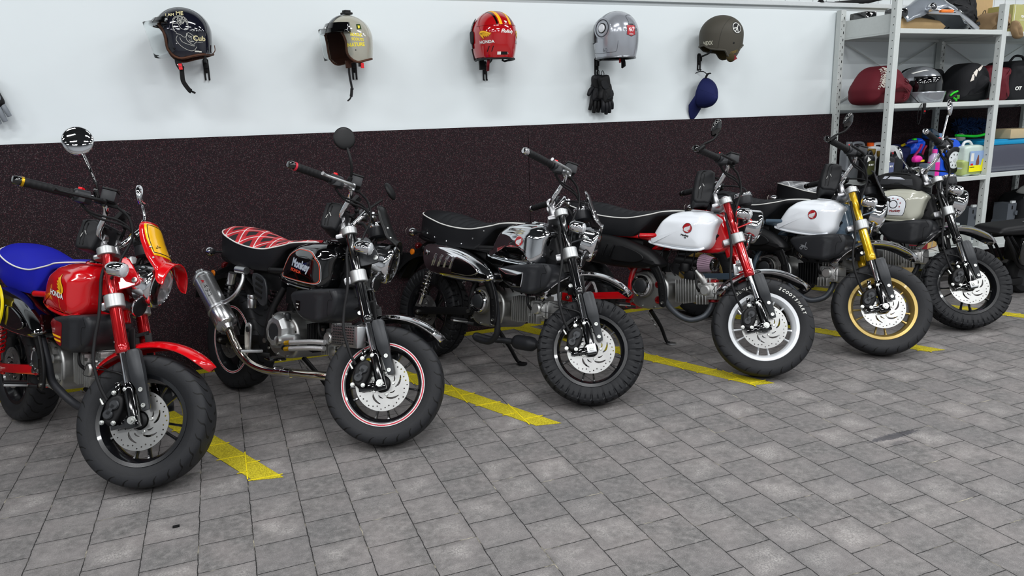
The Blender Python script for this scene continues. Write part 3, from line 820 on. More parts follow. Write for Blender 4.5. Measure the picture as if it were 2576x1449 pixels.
    MB().lathe([(.027, 0), (.027, .005), (.022, .007)], (.53, .228, fz - .006), (0, -.18, 1), 24, fr=(V((1, 0, 0)), V((0, 1, .18)).normalized(), V((0, -.18, 1)).normalized())).build('stand_foot', SI() if cfg.get('silverfoot') else BM(), so)
    mb = MB(); pts = []
    for i in range(60): t_ = i/60; pts.append(V((.475, .055, .225)).lerp(V((.495, .135, .13)), t_) + V((-.022 + .004*math.cos(t_*120), .004*math.sin(t_*120), 0)))
    mb.tube(pts, .0014, 5).build('stand_spring', STEEL(), so)
    # ---- exhaust
    if not big:
        pm = cfg.get('pipe', mat('heat_black_pipe', '#25262a', .5, .2, nb=.05))
        P = [cb + ax*.20 - up_*.045, (.862, -.02, .30), (.845, -.05, .262), (.79, -.075, .238), (.735, -.09, .250), (.69, -.115, .285), (.662, -.14, .33), (.652, -.152, .40), (.62, -.16, .47), (.56, -.160, .53), (.46, -.155, .57)]
        if cfg.get('chamber'):
            P = [cb + ax*.20 - up_*.045, (.862, 0, .30), (.855, .0, .25), (.81, .0, .215), (.74, .0, .205), (.66, -.02, .205), (.56, -.07, .200), (.48, -.10, .205), (.50, -.11, .19), (.60, -.12, .195), (.66, -.135, .245), (.668, -.15, .32), (.652, -.158, .40), (.62, -.16, .47), (.56, -.160, .53), (.46, -.155, .57)]
        ex = MB().tube(P, .0155, 16, sm=8).build('exhaust_pipe', pm, root)
        if cfg.get('chamber'): MB().lathe([(.016, 0), (.036, .03), (.038, .05), (.038, .12), (.034, .14), (.016, .16)], (.82, .0, .216), (-1, -.06, -.06), 24).build('chamber', pm, ex)
        gd = [(.545, .548), (.575, .552), (.62, .515), (.664, .44), (.686, .37), (.684, .305), (.665, .295), (.648, .31), (.650, .36), (.632, .42), (.60, .475), (.55, .515)]
        g_ = MB().pillow(gd, -.182, -.170, .004, 4, dome=0).build('pipe_guard', BM(), ex)
        hol = MB()
        for pth in ([(.61, .492), (.635, .455), (.648, .42)], ): hol.tube([V((a, -.1815, b)) for a, b in pth], .0065, 8, sm=4)
        for a, b in ((.659, .388), (.665, .362), (.668, .337)): hol.ball((a, -.180, b), .0055, 10)
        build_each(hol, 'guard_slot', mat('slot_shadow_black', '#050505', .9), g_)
        mb = MB()
        for a, b in ((.578, .527), (.668, .318)): mb.lathe([(.0085, 0), (.0085, .006), (.004, .006), (.004, .003)], (a, -.182, b), (0, -1, 0), 12)
        build_each(mb, 'guard_bolt', STEEL(), g_)
        hs = [(.07, .60), (.085, .640), (.13, .652), (.22, .652), (.34, .642), (.44, .622), (.53, .592), (.60, .555), (.632, .522), (.612, .500), (.56, .490), (.46, .482), (.34, .480), (.20, .488), (.12, .505), (.08, .545)]
        def hw(x, z): return 1 - .0*(x)
        sil = MB().pillow(hs, -.20, -.075, .035, 5, dome=.2).build('heat_shield', cfg['shield'], root, ang=60)
        tr = bvh(sil)
        mb = MB()
        for i in range(4):
            x0 = .195 + i*.048
            a = [V((x0 + .014, -.2085, .60)), V((x0, -.2095, .57)), V((x0 - .012, -.2085, .535))]
            mb.tube(a, [.004, .0065, .004], 10, sm=4)
        build_each(mb, 'vent_louvre', cfg['shield'], sil)
        MB().pillow([(.37, .60), (.47, .585), (.53, .56), (.54, .535), (.48, .515), (.36, .515), (.34, .53)], -.2105, -.203, .004, 4, dome=0).build('pressed_panel', cfg['shield'], sil)
        MB().cyl((.09, -.14, .60), (.02, -.14, .615), .018, .016, n=20).build('tail_pipe', BM(), sil)
        if cfg.get('shieldbolt'): MB().lathe([(.016, 0), (.015, .004), (.008, .007)], (.125, -.205, .60), (0, -1, 0), 20).build('shield_bolt', CH(), sil)
        if cfg.get('numberplate'):
            nb_ = MB().lathe([(.098, 0), (.105, .004), (.105, .010), (.098, .013), (.092, .009), (.001, .009)], (.245, -.212, .585), (0, -1, .05), 48).build('number_plate', mat('plate_yellow', '#f1d800', .3, coat=.6, var=0), root)
            MB().lathe([(.088, 0), (.088, .001), (.083, .001), (.083, 0)], (.245, -.2218, .586), (0, -1, .05), 48, cap=False).build('plate_ring', BM(), nb_)
            MB().lathe([(.082, 0), (.001, .0005)], (.245, -.2219, .586), (0, -1, .05), 48).build('plate_field', mat('plate_orange', '#f2a900', .35, var=0), nb_)
    else:
        hm = mat('header_chrome', (.70, .66, .58), .10, 1., var=0)
        P = [cb + ax*.20 - up_*.045, (.905, -.02, .325), (.92, -.04, .275), (.90, -.075, .248), (.82, -.105, .236), (.68, -.125, .220), (.50, -.145, .200), (.38, -.16, .210), (.31, -.175, .245), (.265, -.19, .30), (.235, -.20, .345)]
        ex = MB().tube(P, .0195, 20, sm=8).build('exhaust_pipe', hm, root)
        mb = MB()
        for a in ((.62, -.131, .2135), (.56, -.137, .208)): mb.cyl(V(a), V(a) + V((.045, .005, .004)), .0212, n=20)
        build_each(mb, 'pipe_sleeve', CH(), ex)
        a, b = V((.225, -.205, .365)), V((-.03, -.215, .575)); dd = (b - a).normalized(); Ls = (b-a).length
        sl = MB().lathe([(.022, -.02), (.030, 0), (.050, .008), (.053, .014), (.053, .085), (.0505, .088), (.0505, Ls - .03), (.0525, Ls - .028), (.0525, Ls - .01), (.046, Ls), (.026, Ls + .006), (.026, Ls + .03), (.022, Ls + .032), (.020, Ls + .02)], a, dd, 40).build('silencer', mat('polished_steel', (.86, .86, .87), .2, .95, nb=.03), root)
        MB().lathe([(.0505, 0), (.056, .001), (.056, .012), (.0505, .013)], a + dd*.10, dd, 40).build('silencer_clamp', SI(), sl)
        for k_, (txt, sz) in enumerate((('TAKEGAWA', .024),)):
            pass
        trs = bvh(sl); zf_ = (V((.78, -.62, .2)) - dd*V((.78, -.62, .2)).dot(dd)).normalized(); yf_ = zf_.cross(-dd)
        decal('silencer_lettering', text2d('キタコ', .026, 0, 0, 1.0), BM(), sl, trs, a + dd*.205 + zf_*.06, -dd, yf_, .0008, .006)
        decal('silencer_logo', fill2d([[(-.01, 0), (0, .008), (.003, .002), (.012, .006), (.004, -.002), (.008, -.01), (-.002, -.003), (-.01, -.008)]]), mat('logo_dark_red', '#8d1018', .4), sl, trs, a + dd*.265 + zf_*.06, -dd, yf_, .0008, .006)
        MB().tube([(.14, -.205, .47), (.20, -.21, .48), (.25, -.19, .52), (.262, -.165, .58), (.24, -.145, .635)], .0105, 12, sm=6).cyl((.20, -.16, .638), (.27, -.15, .638), .018, n=18).build('silencer_hanger', SI(), sl)
        # side extras
        MB().pillow([(.30, .37), (.318, .395), (.345, .395), (.355, .37), (.352, .27), (.33, .25), (.31, .27)], -.16, -.148, .005, 4, dome=0).build('side_plate', SI(), root)
        MB().lathe([(.013, 0), (.013, .004), (.006, .004)], (.33, -.16, .365), (0, -1, 0), 20).build('pivot_cap', BM(), root)
        lv = MB().pillow([(.29, .63), (.40, .61), (.42, .50), (.37, .49), (.31, .545)], -.13, -.118, .005, 3, dome=0).build('louvre_panel', GUN(), root)
        mb = MB()
        for i in range(4): mb.bar((.325, -.1305, .612 - i*.026), (.385, -.1305, .598 - i*.026), .004, .012)
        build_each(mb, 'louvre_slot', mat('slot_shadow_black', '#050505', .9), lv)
        MB().cyl((.25, -.10, .455), (.25, -.10, .50), .022, n=20, bev=.003).cyl((.25, -.10, .50), (.25, -.10, .52), .024, n=20, bev=.003).build('brake_reservoir', SI(), root)
        oc = MB().box((1.0, -.085, .440), (.18, .045, .09), Matrix.Rotation(-.1, 3, 'Y'), .004).build('oil_cooler', SI(), root)
        mb = MB()
        for i in range(7):
            for j in range(9): mb.box((.93 + j*.0165, -.109, .404 + i*.0115 + j*.0017), (.009, .002, .005))
        mb.build('cooler_core', mat('core_dark', '#2a2b2c', .5, .5), oc)
        for zz in (.345, .317):
            hs_ = MB().tube([(.86, -.10, zz + .045), (.78, -.118, zz + .035), (.66, -.14, zz + .012)], .0115, 12, sm=4).build('oil_hose', mat('braided_hose', (.65, .65, .66), .25, .8, nb=.6, nscale=500), root)
            MB().cyl((.655, -.141, zz + .012), (.625, -.143, zz + .004), .0105, n=6).build('hose_band', mat('anodised_gold', '#c99a12', .3, .6), hs_)
            MB().cyl((.625, -.143, zz + .004), (.585, -.128, zz), .008, n=14).build('hose_fitting', BM(), hs_)
    # ---- intake
    if cfg.get('podfilter'):
        a = V((.80, -.05, .545)); dd = V((1, -.12, -.02)).normalized()
        pf = MB().lathe([(.022, -.06), (.022, -.005), (.043, 0), (.043, .006), (.036, .010)], a, dd, 30).build('air_filter', BM(), root)
        mb = MB(); x_, y_, z_ = frame(dd); rg = []
        for i, (h, rr) in enumerate(((.008, .050), (.078, .037))):
            rg.append([a + dd*h + (x_*math.cos(2*PI*j/96) + y_*math.sin(2*PI*j/96))*(rr - (.0045 if j % 4 in (0,) else .001*(j % 4 == 2))) for j in range(96)])
        mb.loft(rg).build('pleats', mat('filter_pleats_mauve', '#8c7483', .8), pf, flat=True)
        MB().lathe([(.037, 0), (.037, .012), (.030, .018), (.028, .014), (.001, .014)], a + dd*.078, dd, 30).build('end_cap', BG(), pf)
        MB().cyl((.66, -.05, .55), (.80, -.05, .545), .026, n=20).cyl((.72, -.06, .49), (.72, -.06, .535), .03, n=20, bev=.004).box((.75, -.05, .475), (.06, .05, .05), bev=.01).build('carburettor', BM(), root)
        MB().tube([(.78, -.05, .50), (.81, -.05, .47), (.83, -.04, .44)], .018, 14, sm=4).build('intake_manifold', CAST(), root)
    else:
        ab = [(.634, .560), (.640, .578), (.66, .590), (.75, .608), (.85, .624), (.92, .632), (.945, .622), (.956, .595), (.952, .555), (.935, .520), (.905, .498), (.87, .482), (.84, .474), (.77, .474), (.735, .482), (.70, .500), (.665, .526)]
        def aw(x, z): return interp([(.63, .94), (.72, 1.0), (.85, 1.0), (.885, .90), (.96, .86), (1.01, .78)], x)
        ac = MB().pillow(ab, -.154, .05, .020, 3, aw, dome=.05).build('airbox_cover', cfg.get('airbox', BP()), root, ang=60)
        tra = bvh(ac)
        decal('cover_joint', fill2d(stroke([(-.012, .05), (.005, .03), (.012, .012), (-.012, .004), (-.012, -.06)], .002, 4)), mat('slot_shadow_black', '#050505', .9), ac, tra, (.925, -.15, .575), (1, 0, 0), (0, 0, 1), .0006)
        k_ = cfg.get('abadge')
        if k_ == 'chrome':
            pl = [(.645, .572), (.66, .58), (.80, .575), (.815, .565), (.812, .51), (.80, .500), (.745, .498), (.705, .508), (.672, .530)]
            MB().pillow(pl, -.164, -.150, .004, 2, dome=.5).build('side_badge', CH(), ac)
        elif k_ == 'sticker':
            pl = [(-.07, .032), (-.062, .04), (.062, .036), (.07, .028), (.07, -.05), (.06, -.058), (-.02, -.046), (-.055, -.01)]
            sk = decal('side_sticker', fill2d([pl]), mat('sticker_dark_red', '#7a0b12', .3, coat=.5, var=0), ac, tra, (.712, -.15, .548), (1, 0, 0), (0, 0, 1), .0010)
            for j in range(2):
                decal('sticker_band', fill2d([[(-.045 + j*.005, .004), (.06, .002), (.06, -.006), (-.04 + j*.005, -.004)]]), mat('logo_yellow', '#f0b21c', .3, var=0), sk, tra, (.715, -.15, .527 - j*.016), (1, 0, 0), (0, 0, 1), .0016)
        elif k_ == 'label':
            sk = decal('small_label', fill2d([[(-.018, -.02), (.018, -.022), (.018, .02), (-.018, .02)]]), mat('label_black', '#070707', .3), ac, tra, (.72, -.15, .535), (1, 0, 0), (0, 0, 1), .001)
            decal('label_print', dashes(.024, .004, 4), WHI(), sk, tra, (.72, -.15, .541), (1, 0, 0), (0, 0, 1), .0016, .01)
            decal('label_print', dashes(.009, .006, 2), WHI(), sk, tra, (.72, -.15, .526), (1, 0, 0), (0, 0, 1), .0016, .01)
        elif k_ == 'bikelogo':
            sk = decal('bike_badge', fill2d([circ(.0095, 16, (-.014, -.012)), circ(.005, 12, (-.014, -.012))]), CH(), ac, tra, (.735, -.15, .542), (1, 0, 0), (0, 0, 1), .0014, .02)
            decal('bike_badge', fill2d([circ(.0095, 16, (.016, -.012)), circ(.005, 12, (.016, -.012))]), CH(), sk, tra, (.735, -.15, .542), (1, 0, 0), (0, 0, 1), .0014, .02)
            decal('bike_badge', fill2d([[(-.02, .006), (-.004, .006), (.002, .003), (.012, .006), (.014, .022), (.010, .022), (.008, .008), (.016, -.008), (-.006, -.010)]]), CH(), sk, tra, (.735, -.15, .542), (1, 0, 0), (0, 0, 1), .0014, .02)
    # wiring/hoses under the tank
    mb = MB()
    for k_ in range(5):
        x0 = .58 + k_*.05
        mb.tube([(x0, -.05 - .01*k_, .61), (x0 - .02, -.07, .56 - .01*k_), (x0 - .05, -.06, .50), (x0 - .04 + .01*k_, -.05, .46)], .0042, 6, sm=4)
    mb.tube([(.87, -.045, .68), (.80, -.055, .62), (.74, -.06, .60), (.66, -.06, .59)], .006, 8, sm=4)
    mb.tube([(.88, -.045, .70), (.83, -.05, .64), (.77, -.06, .60)], .006, 8, sm=4)
    mb.box((.53, -.03, .55), (.10, .07, .08), bev=.01); mb.box((.60, -.04, .50), (.05, .05, .05), bev=.008)
    mb.box((.33, 0, .60), (.26, .16, .09), bev=.02)
    mb.build('wiring_harness', BM(), root)

    # ================= steering group
    front = wheel(root, 'front_wheel', FAX, .2523, .122, cfg, S, True)
    if cfg.get('tyretext'):
        mb = MB()
        for txt, a0 in (('DUNLOP', 138), ('SCOOTSMART', 76)):
            for i, ch in enumerate(txt):
                a = math.radians(a0 - i*5.2); me = text2d(ch, .021, .0006, .25, .9)
                e = V((math.cos(a), 0, math.sin(a))); tn = V((math.sin(a), 0, -math.cos(a)))
                Rm = Matrix((tn, e, tn.cross(e))).transposed().to_4x4()
                mb.mesh(me, Matrix.Translation(FAX + e*.207 + V((0, -.0618, 0))) @ Rm)
        build_each(mb, 'tyre_letter', mat('tyre_letter_white', '#d8d8d2', .5), front, S)
    YL = .099
    for s_ in (-1, 1):
        y = s_*YL
        mb = MB(); mb.lathe([(.0235, 0), (.0255, .004), (.0255, .034), (.0232, .040), (.0222, .20), (.0190, .225), (.0190, .42), (.022, .425)], fp(.258, 0, y), U, 28)
        ft = mb.build('fork_tube', fk, root, S)
        MB().cyl(fp(.12, 0, y), fp(.26, 0, y), .0148, n=24).build('fork_slider', CH(), ft, S)
        MB().lathe([(.0205, 0), (.0212, .01), (.0205, .13), (.0188, .155), (.0165, .158)], fp(-.015, 0, y), U, 24).build('fork_bottom', BG(), ft, S)
        MB().lathe([(.021, 0), (.021, .004), (.014, .009), (.012, .008)], fp(.681, 0, y), U, 20).build('fork_cap', cfg.get('forkcap', SI()), ft, S)
        # fork shield: black cover ahead of the slider
        rg = []
        for u_, hw_, fo_, th in ((.262, .022, .036, .014), (.25, .027, .040, .02), (.17, .028, .042, .021), (.14, .027, .042, .018), (.115, .021, .045, .009), (.04, .016, .048, .006), (.026, .012, .049, .005)):
            p = fp(u_, fo_, y)
            rg.append([p + F*a + V((0, s_*b, 0)) for a, b in ((-hw_, -.004), (-hw_*.9, th*.7), (-hw_*.4, th), (hw_*.4, th), (hw_*.9, th*.6), (hw_, -.006), (0, -.008))])
        sh = MB().loft(rg).build('fork_shield', GUN(), ft, S)
        mb = MB()
        for u_ in (.105, .045): mb.lathe([(.0085, 0), (.0085, .007), (.004, .007), (.004, .003)], fp(u_, .046, y + s_*.006), (0, s_, 0), 12)
        build_each(mb, 'shield_bolt', STEEL(), sh, S)
    # axle, brackets, caliper
    mb = MB(); mb.box(fp(-.006, -.004, -YL - .006), (.052, .026, .045), Matrix.Rotation(-RAKE, 3, 'Y'), .006)
    mb.bar(fp(-.004, -.01, -YL), fp(.0, -.095, -YL + .012), .012, .028, bev=.004)
    mb.bar(fp(.0, -.09, -YL + .012), fp(.10, -.05, -YL + .012), .012, .02, bev=.004)
    mb.bar(fp(.09, -.055, -YL + .01), fp(.155, -.04, -YL + .006), .012, .018, bev=.003)
    ab_ = mb.build('axle_bracket', BG(), root, S)
    MB().cyl(fp(0, 0, -YL - .018), fp(0, 0, YL + .012), .009, n=16).lathe([(.0155, 0), (.0155, .003), (.0135, .003), (.0135, .011), (.007, .011), (.007, .016)], fp(0, 0, -YL - .018), (0, -1, 0), 12).build('front_axle', STEEL(), ab_, S)
    if idx in (3, 6): MB().box(fp(-.002, 0, -YL - .0195), (.042, .004, .040), Matrix.Rotation(-RAKE, 3, 'Y'), .003).build('axle_block', SI(), ab_, S)
    cp = MB()
    cp.pillow([(1.085, .325), (1.055, .33), (1.030, .30), (1.028, .255), (1.04, .225), (1.065, .215), (1.085, .235), (1.095, .28)], -.115, -.045, .012, 4, dome=0)
    cpo = cp.build('brake_caliper', BM(), root, S)
    mb = MB(); mb.lathe([(.0185, 0), (.0185, .010), (.015, .014)], (1.066, -.112, .293), (0, -1, 0), 22); mb.lathe([(.0185, 0), (.0185, .010), (.015, .014)], (1.052, -.112, .255), (0, -1, 0), 22); mb.bar((1.066, -.119, .293), (1.052, -.119, .255), .014, .014)
    mb.build('caliper_body', GUN(), cpo, S)
    mb = MB()
    for a, b in ((1.035, .222), (1.078, .228), (1.088, .355), (1.05, .335)): mb.lathe([(.009, 0), (.009, .003), (.0068, .003), (.0068, .009), (.003, .0095)], (a, -.112, b), (0, -1, 0), 12)
    mb.lathe([(.006, 0), (.006, .02), (.004, .026)], (1.018, -.105, .285), (-.6, 0, .7), 10)
    build_each(mb, 'caliper_bolt', STEEL(), cpo, S)
    MB().tube([(1.026, -.105, .305), (.992, -.115, .35), (.950, -.125, .43), (.932, -.125, .51), (.925, -.13, .60), (.905, -.125, .68), (.88, -.11, .76), (.875, -.09, .84)], .0062, 10, sm=8).build('brake_hose', RUB(), cpo, S)
    MB().tube([(1.088, -.10, .355), (1.06, -.09, .40), (1.0, -.075, .41), (.93, -.06, .408)], [.007, .005, .002], 8, sm=6).tube([(1.0, -.075, .41), (.90, -.06, .425), (.875, -.04, .40), (.885, -.045, .375), (1.0, -.07, .385)], .0014, 6, sm=5).build('cable_guide', BM(), cpo, S)
    # clamps
    Rk = Matrix.Rotation(-RAKE, 3, 'Y'); clm = mat('silver_clamp', (.42, .43, .43), .38, .7, nb=.05); ykm = mat('yoke_silver', (.36, .36, .37), .3, .9, nb=.05)
    tc = MB().box(fp(.665, -.03, 0), (.075, .15, .022), Rk, .008).build('upper_yoke', ykm, root, S)
    lc = MB().box(fp(.462, -.03, 0), (.08, .15, .035), Rk, .01).build('lower_yoke', ykm, root, S)
    for s_ in (-1, 1):
        MB().lathe([(.031, -.015), (.0328, -.013), (.0328, .013), (.031, .015)], fp(.665, 0, s_*YL), U, 28).build('fork_clamp', clm, tc, S)
        MB().lathe([(.033, -.026), (.0355, -.023), (.0355, .023), (.033, .026)], fp(.462, 0, s_*YL), U, 28).build('fork_clamp', clm, lc, S)
        MB().cyl(fp(.672, -.035, s_*.045), fp(.735, -.035, s_*.045), .019, .016, n=20, bev=.004).cyl(fp(.745, -.035, s_*.045 - .016), fp(.745, -.035, s_*.045 + .016), .022, n=22, bev=.004).build('bar_riser', ykm, tc, S)
    MB().cyl(fp(.675, -.034, 0), fp(.70, -.034, 0), .02, n=6).build('stem_nut', ykm, tc, S)
    hr = MB().lathe([(.034, 0), (.036, .004), (.036, .014), (.028, .018), (.012, .016)], fp(.44, .05, -.035), (1, -.2, -.1), 28).build('horn', BM(), tc, S)
    MB().lathe([(.037, .006), (.0385, .008), (.0385, .013), (.036, .015)], fp(.44, .05, -.035), (1, -.2, -.1), 28, cap=False).build('horn_rim', CH(), hr, S)
    # handlebar
    hb = [(.800, -.0, .9), (.800, -.055, .90), (.810, -.095, .925), (.836, -.125, .985), (.842, -.16, 1.025), (.815, -.21, 1.03)]
    ge = V((.674, -.382, 1.009)); gs = V((.778, -.262, 1.022))
    H_ = [V(p) for p in hb] + [gs]
    Hl = [V((p.x, -p.y, p.z)) for p in H_]
    bar = MB().tube(cr(Hl[::-1] + H_[1:], 5), .0112, 14).build('handlebar', cfg.get('bar', CH()), root, S)
    for s_ in (-1, 1):
        m_ = lambda p: V((p[0], p[1]*(-s_)*1.0 if True else 0, p[2])) if s_ == 1 else V(p)
        def mm(p): p = V(p); return V((p.x, -p.y if s_ == 1 else p.y, p.z))
        a, b = mm(gs), mm(ge); dd = (b - a).normalized()
        gl = (b - a).length
        prg = [(.0165, 0), (.019, .003), (.019, .007), (.0158, .010)]
        k_ = 8
        for i in range(k_): prg += [(.0158, .012 + i*(gl-.016)/k_), (.0168, .014 + i*(gl-.016)/k_), (.0168, .020 + i*(gl-.016)/k_)]
        prg += [(.0165, gl - .004), (.014, gl)]
        gp = MB().lathe(prg, a, dd, 22).build('grip', RUB(), bar, S)
        if cfg.get('gripring'): MB().cyl(b - dd*.002, b + dd*.006, .0178, n=22).build('grip_ring', cfg['gripring'], gp, S)
        MB().lathe([(.0145, .004), (.0165, .010), (.0165, .022), (.013, .032), (.006, .034)], b, dd, 20).build('bar_end', cfg.get('barend', CH()), gp, S)
        # switch housing
        c = a - dd*.03
        sw_ = MB().lathe([(.018, -.03), (.024, -.026), (.025, .02), (.02, .026)], c, dd, 20).box(c + V((.012, 0, -.012)), (.045, .045, .03), bev=.008).build('switch_housing', BP(), bar, S)
        if s_ == -1: MB().box(c + V((-.005, 0, .027)), (.016, .022, .010), bev=.003).build('kill_switch', mat('switch_red', '#d0141c', .35, var=0), sw_, S)
        # lever + reservoir
        pv = mm((.865, -.20, 1.022))
        lv = MB().tube([pv, mm((.868, -.24, 1.020)), mm((.835, -.30, 1.012)), mm((.795, -.355, 1.005)), mm((.785, -.375, 1.005))], [.0085, .007, .006, .006, .008], 10, sm=5).build('lever', cfg.get('lever', BM()), bar, S)
        MB().bar(mm((.825, -.185, 1.028)), mm((.862, -.215, 1.022)), .022, .02, bev=.005).cyl(pv - V((0, 0, .014)), pv + V((0, 0, .014)), .009, n=12).build('lever_perch', SI() if cfg.get('lever') else BM(), lv, S)
        if s_ == -1:
            rs = MB().box(mm((.858, -.165, 1.055)), (.052, .062, .042), Matrix.Rotation(.35, 3, 'Z'), .006).build('brake_fluid_reservoir', BP(), bar, S)
            MB().box(mm((.858, -.165, 1.080)), (.054, .064, .008), Matrix.Rotation(.35, 3, 'Z'), .003).build('reservoir_lid', BM(), rs, S)
            MB().bar(mm((.84, -.165, 1.03)), mm((.872, -.125, 1.03)), .018, .018, bev=.004).build('master_cylinder', BM(), rs, S)
    # cables
    def cb_(n, *p, r=.0045): MB().tube(p, r, 8, sm=8).build(n, RUB(), bar, S)
    cb_('throttle_cable', (.80, -.235, 1.0), (.83, -.20, .975), (.90, -.10, .975), (.955, -.03, .90), (.94, .0, .80), (.90, .02, .76))
    cb_('throttle_cable', (.80, -.228, .995), (.84, -.185, .965), (.915, -.085, .96), (.965, -.02, .88), (.945, .01, .79), (.90, .02, .74))
    cb_('brake_line', (.87, -.125, 1.03), (.91, -.09, 1.0), (.935, -.075, .93), (.925, -.09, .84), (.925, -.12, .75), r=.005)
    cb_('clutch_cable', (.85, .19, 1.02), (.93, .10, 1.0), (.97, .0, .95), (.955, -.02, .85), (.90, -.02, .74))
    cb_('wiring', (.80, .22, 1.0), (.83, .12, .95), (.88, .04, .93), (.93, .02, .86), (.92, .0, .76), r=.007)
    if idx in (1, 2):
        pm_ = MB().ball((.835, .03, .985), .012, 14).tube([V((.82, .045, .93)), V((.828, .04, .96)), V((.835, .03, .985))], .006, 8).cyl((.835, .03, .985), (.83, .01, 1.01), .007, n=12).box((.828, .0, 1.02), (.018, .055, .05), Matrix.Rotation(.5, 3, 'Y'), .004).build('phone_mount', BM(), bar, S)
    # headlight
    hc = V((.985, 0, .772)); hd_ = V((1, 0, -.09)).normalized()
    hl = MB().lathe([(.02, -.055), (.045, -.048), (.066, -.03), (.078, 0), (.083, .03), (.083, .045)], hc, hd_, 44).build('headlight', mat('headlight_black', '#17181a', .35, coat=.3), root, S)
    MB().lathe([(.0812, .004), (.0845, .03), (.0875, .05), (.0885, .060), (.086, .070), (.080, .075), (.076, .070)], hc, hd_, 48, cap=False).build('headlight_rim', CH(), hl, S)
    MB().lathe([(.0765, .072), (.074, .050), (.05, .035), (.001, .03)], hc, hd_, 40, cap=False).build('reflector', mat('reflector_silver', (.85, .86, .88), .38, .6, nb=.2, nscale=60), hl, S)
    mb = MB()
    fx, fy, fz_ = frame(hd_)
    up2 = V((0, 0, 1)); 
    mb.bar(hc + hd_*.062 - V((0, .07, 0)), hc + hd_*.062 + V((0, .07, 0)), .010, .010); mb.bar(hc + hd_*.062 - V((0, 0, .055)), hc + hd_*.062 + V((0, 0, .055)), .010, .010)
    for s_ in (-1, 1): 
        mb.lathe([(.030, 0), (.028, .012), (.024, .010)], hc + hd_*.048 + V((0, s_*.033, .030)), hd_, 20); mb.lathe([(.030, 0), (.028, .012), (.024, .010)], hc + hd_*.048 + V((0, s_*.033, -.030)), hd_, 20)
    mb.build('led_module', mat('led_module_grey', (.7, .72, .76), .2, .6, var=0), hl, S)
    MB().lathe([(.077, .070), (.070, .080), (.05, .088), (.025, .0915), (.001, .0925)], hc, hd_, 44).lathe([(.074, .069), (.067, .078), (.05, .085), (.025, .0885), (.001, .0895)], hc, hd_, 44).build('headlight_glass', GLA(), hl, S)
    MB().lathe([(.004, 0), (.004, .006)], hc + V((-.01, -.078, .0)), (0, -1, 0), 10).build('bucket_screw', STEEL(), hl, S)
    for s_ in (-1, 1):
        y = s_*.088
        mb = MB(); out = [(.925, .835), (.955, .84), (1.0, .79), (1.015, .765), (1.005, .745), (.945, .715), (.925, .73)]
        if idx in (1, 2): mb.pillow(out, y - .004, y + .004, .0015, 2, dome=0, steps=2)
        else:
            for p0, p1 in (((.93, .838), (1.008, .77)), ((1.008, .765), (.94, .722)), ((.932, .835), (.94, .72)), ((.965, .78), (.94, .79))): mb.bar((p0[0], y, p0[1]), (p1[0], y, p1[1]), .008, .022, bev=.003, up=(0, 1, 0))
        stn = mb.build('headlight_stay', cfg.get('stay', fr_), hl, S)
        MB().lathe([(.011, 0), (.011, .005), (.005, .007)], (1.0, y + s_*.004, .765), (0, s_, 0), 14).build('stay_bolt', STEEL(), stn, S)
        indicator((.955, s_*.155, .786), (1, 0, 0), (.955, s_*.09, .786), 'front_indicator', mat('clear_lens', '#cfd3d6', .08, .3, coat=1, var=0), S)
    # speedometer
    a = fp(.66, .145, .0) ; dd = V((-.35, 0, 1)).normalized(); a = V((.975, 0, .868))
    sp = MB().lathe([(.03, 0), (.042, .008), (.045, .02), (.0455, .048)], a, dd, 36).build('speedometer', BP(), root, S)
    MB().lathe([(.046, .048), (.0475, .050), (.0475, .064), (.045, .067), (.042, .064)], a, dd, 36, cap=False).build('speedo_bezel', CH() if not cfg.get('blackspeedo') else BM(), sp, S)
    MB().lathe([(.043, .060), (.0, .061)], a, dd, 32).build('speedo_glass', BG(), sp, S)
    # front mudguard
    fx_, fz2, R0, fa0, fa1 = (1.108, .346, .262, 52, 160) if idx in (3, 5, 6) else (1.165, .243, .292, 53, 152)
    rg = []; cc_ = V((fx_, 0, fz2))
    mg_m = cfg['guard']; k_ = 30
    for i in range(k_ + 1):
        a = math.radians(lerp(fa0, fa1, i/k_)); e = V((math.cos(a), 0, math.sin(a)))
        ee = min(i/k_, 1 - i/k_)/.16; wd = .066 * (1 if ee >= 1 else math.sqrt(max(.02, 1 - (1 - ee)**2)))
        RR = R0
        rr = []
        for q in range(-6, 7): q /= 6; rr.append(cc_ + e*(RR + .028*(1 - q*q)**.8 - .004) + V((0, wd*q, 0)))
        for q in range(6, -7, -1): q /= 6; rr.append(cc_ + e*(RR + .028*(1 - q*q)**.8 - .0075) + V((0, wd*q*.97, 0)))
        rg.append(rr)
    fg = MB().loft(rg).build('front_mudguard', mg_m, root, S, ang=60)
    for s_ in (-1, 1):
        gb = MB().bar(fp(.30, -.03, s_*.066), fp(.36, -.02, s_*.055), .006, .03, bev=.002).bar(fp(.255, .02, s_*.07), fp(.35, .03, s_*.06), .006, .026, bev=.002).bar(fp(.34, -.02, s_*.06), fp(.33, -.04, s_*.085), .02, .006).bar(fp(.35, -.03, s_*.058), fp(.35, .035, s_*.058), .006, .014).build('guard_bracket', BM() if idx != 4 else SI(), fg, S)
        MB().lathe([(.009, 0), (.009, .006), (.004, .006)], fp(.315, -.03, s_*.07), (0, s_, 0), 12).build('bracket_bolt', STEEL(), gb, S)
    # flyscreen
    sk = cfg.get('screen')
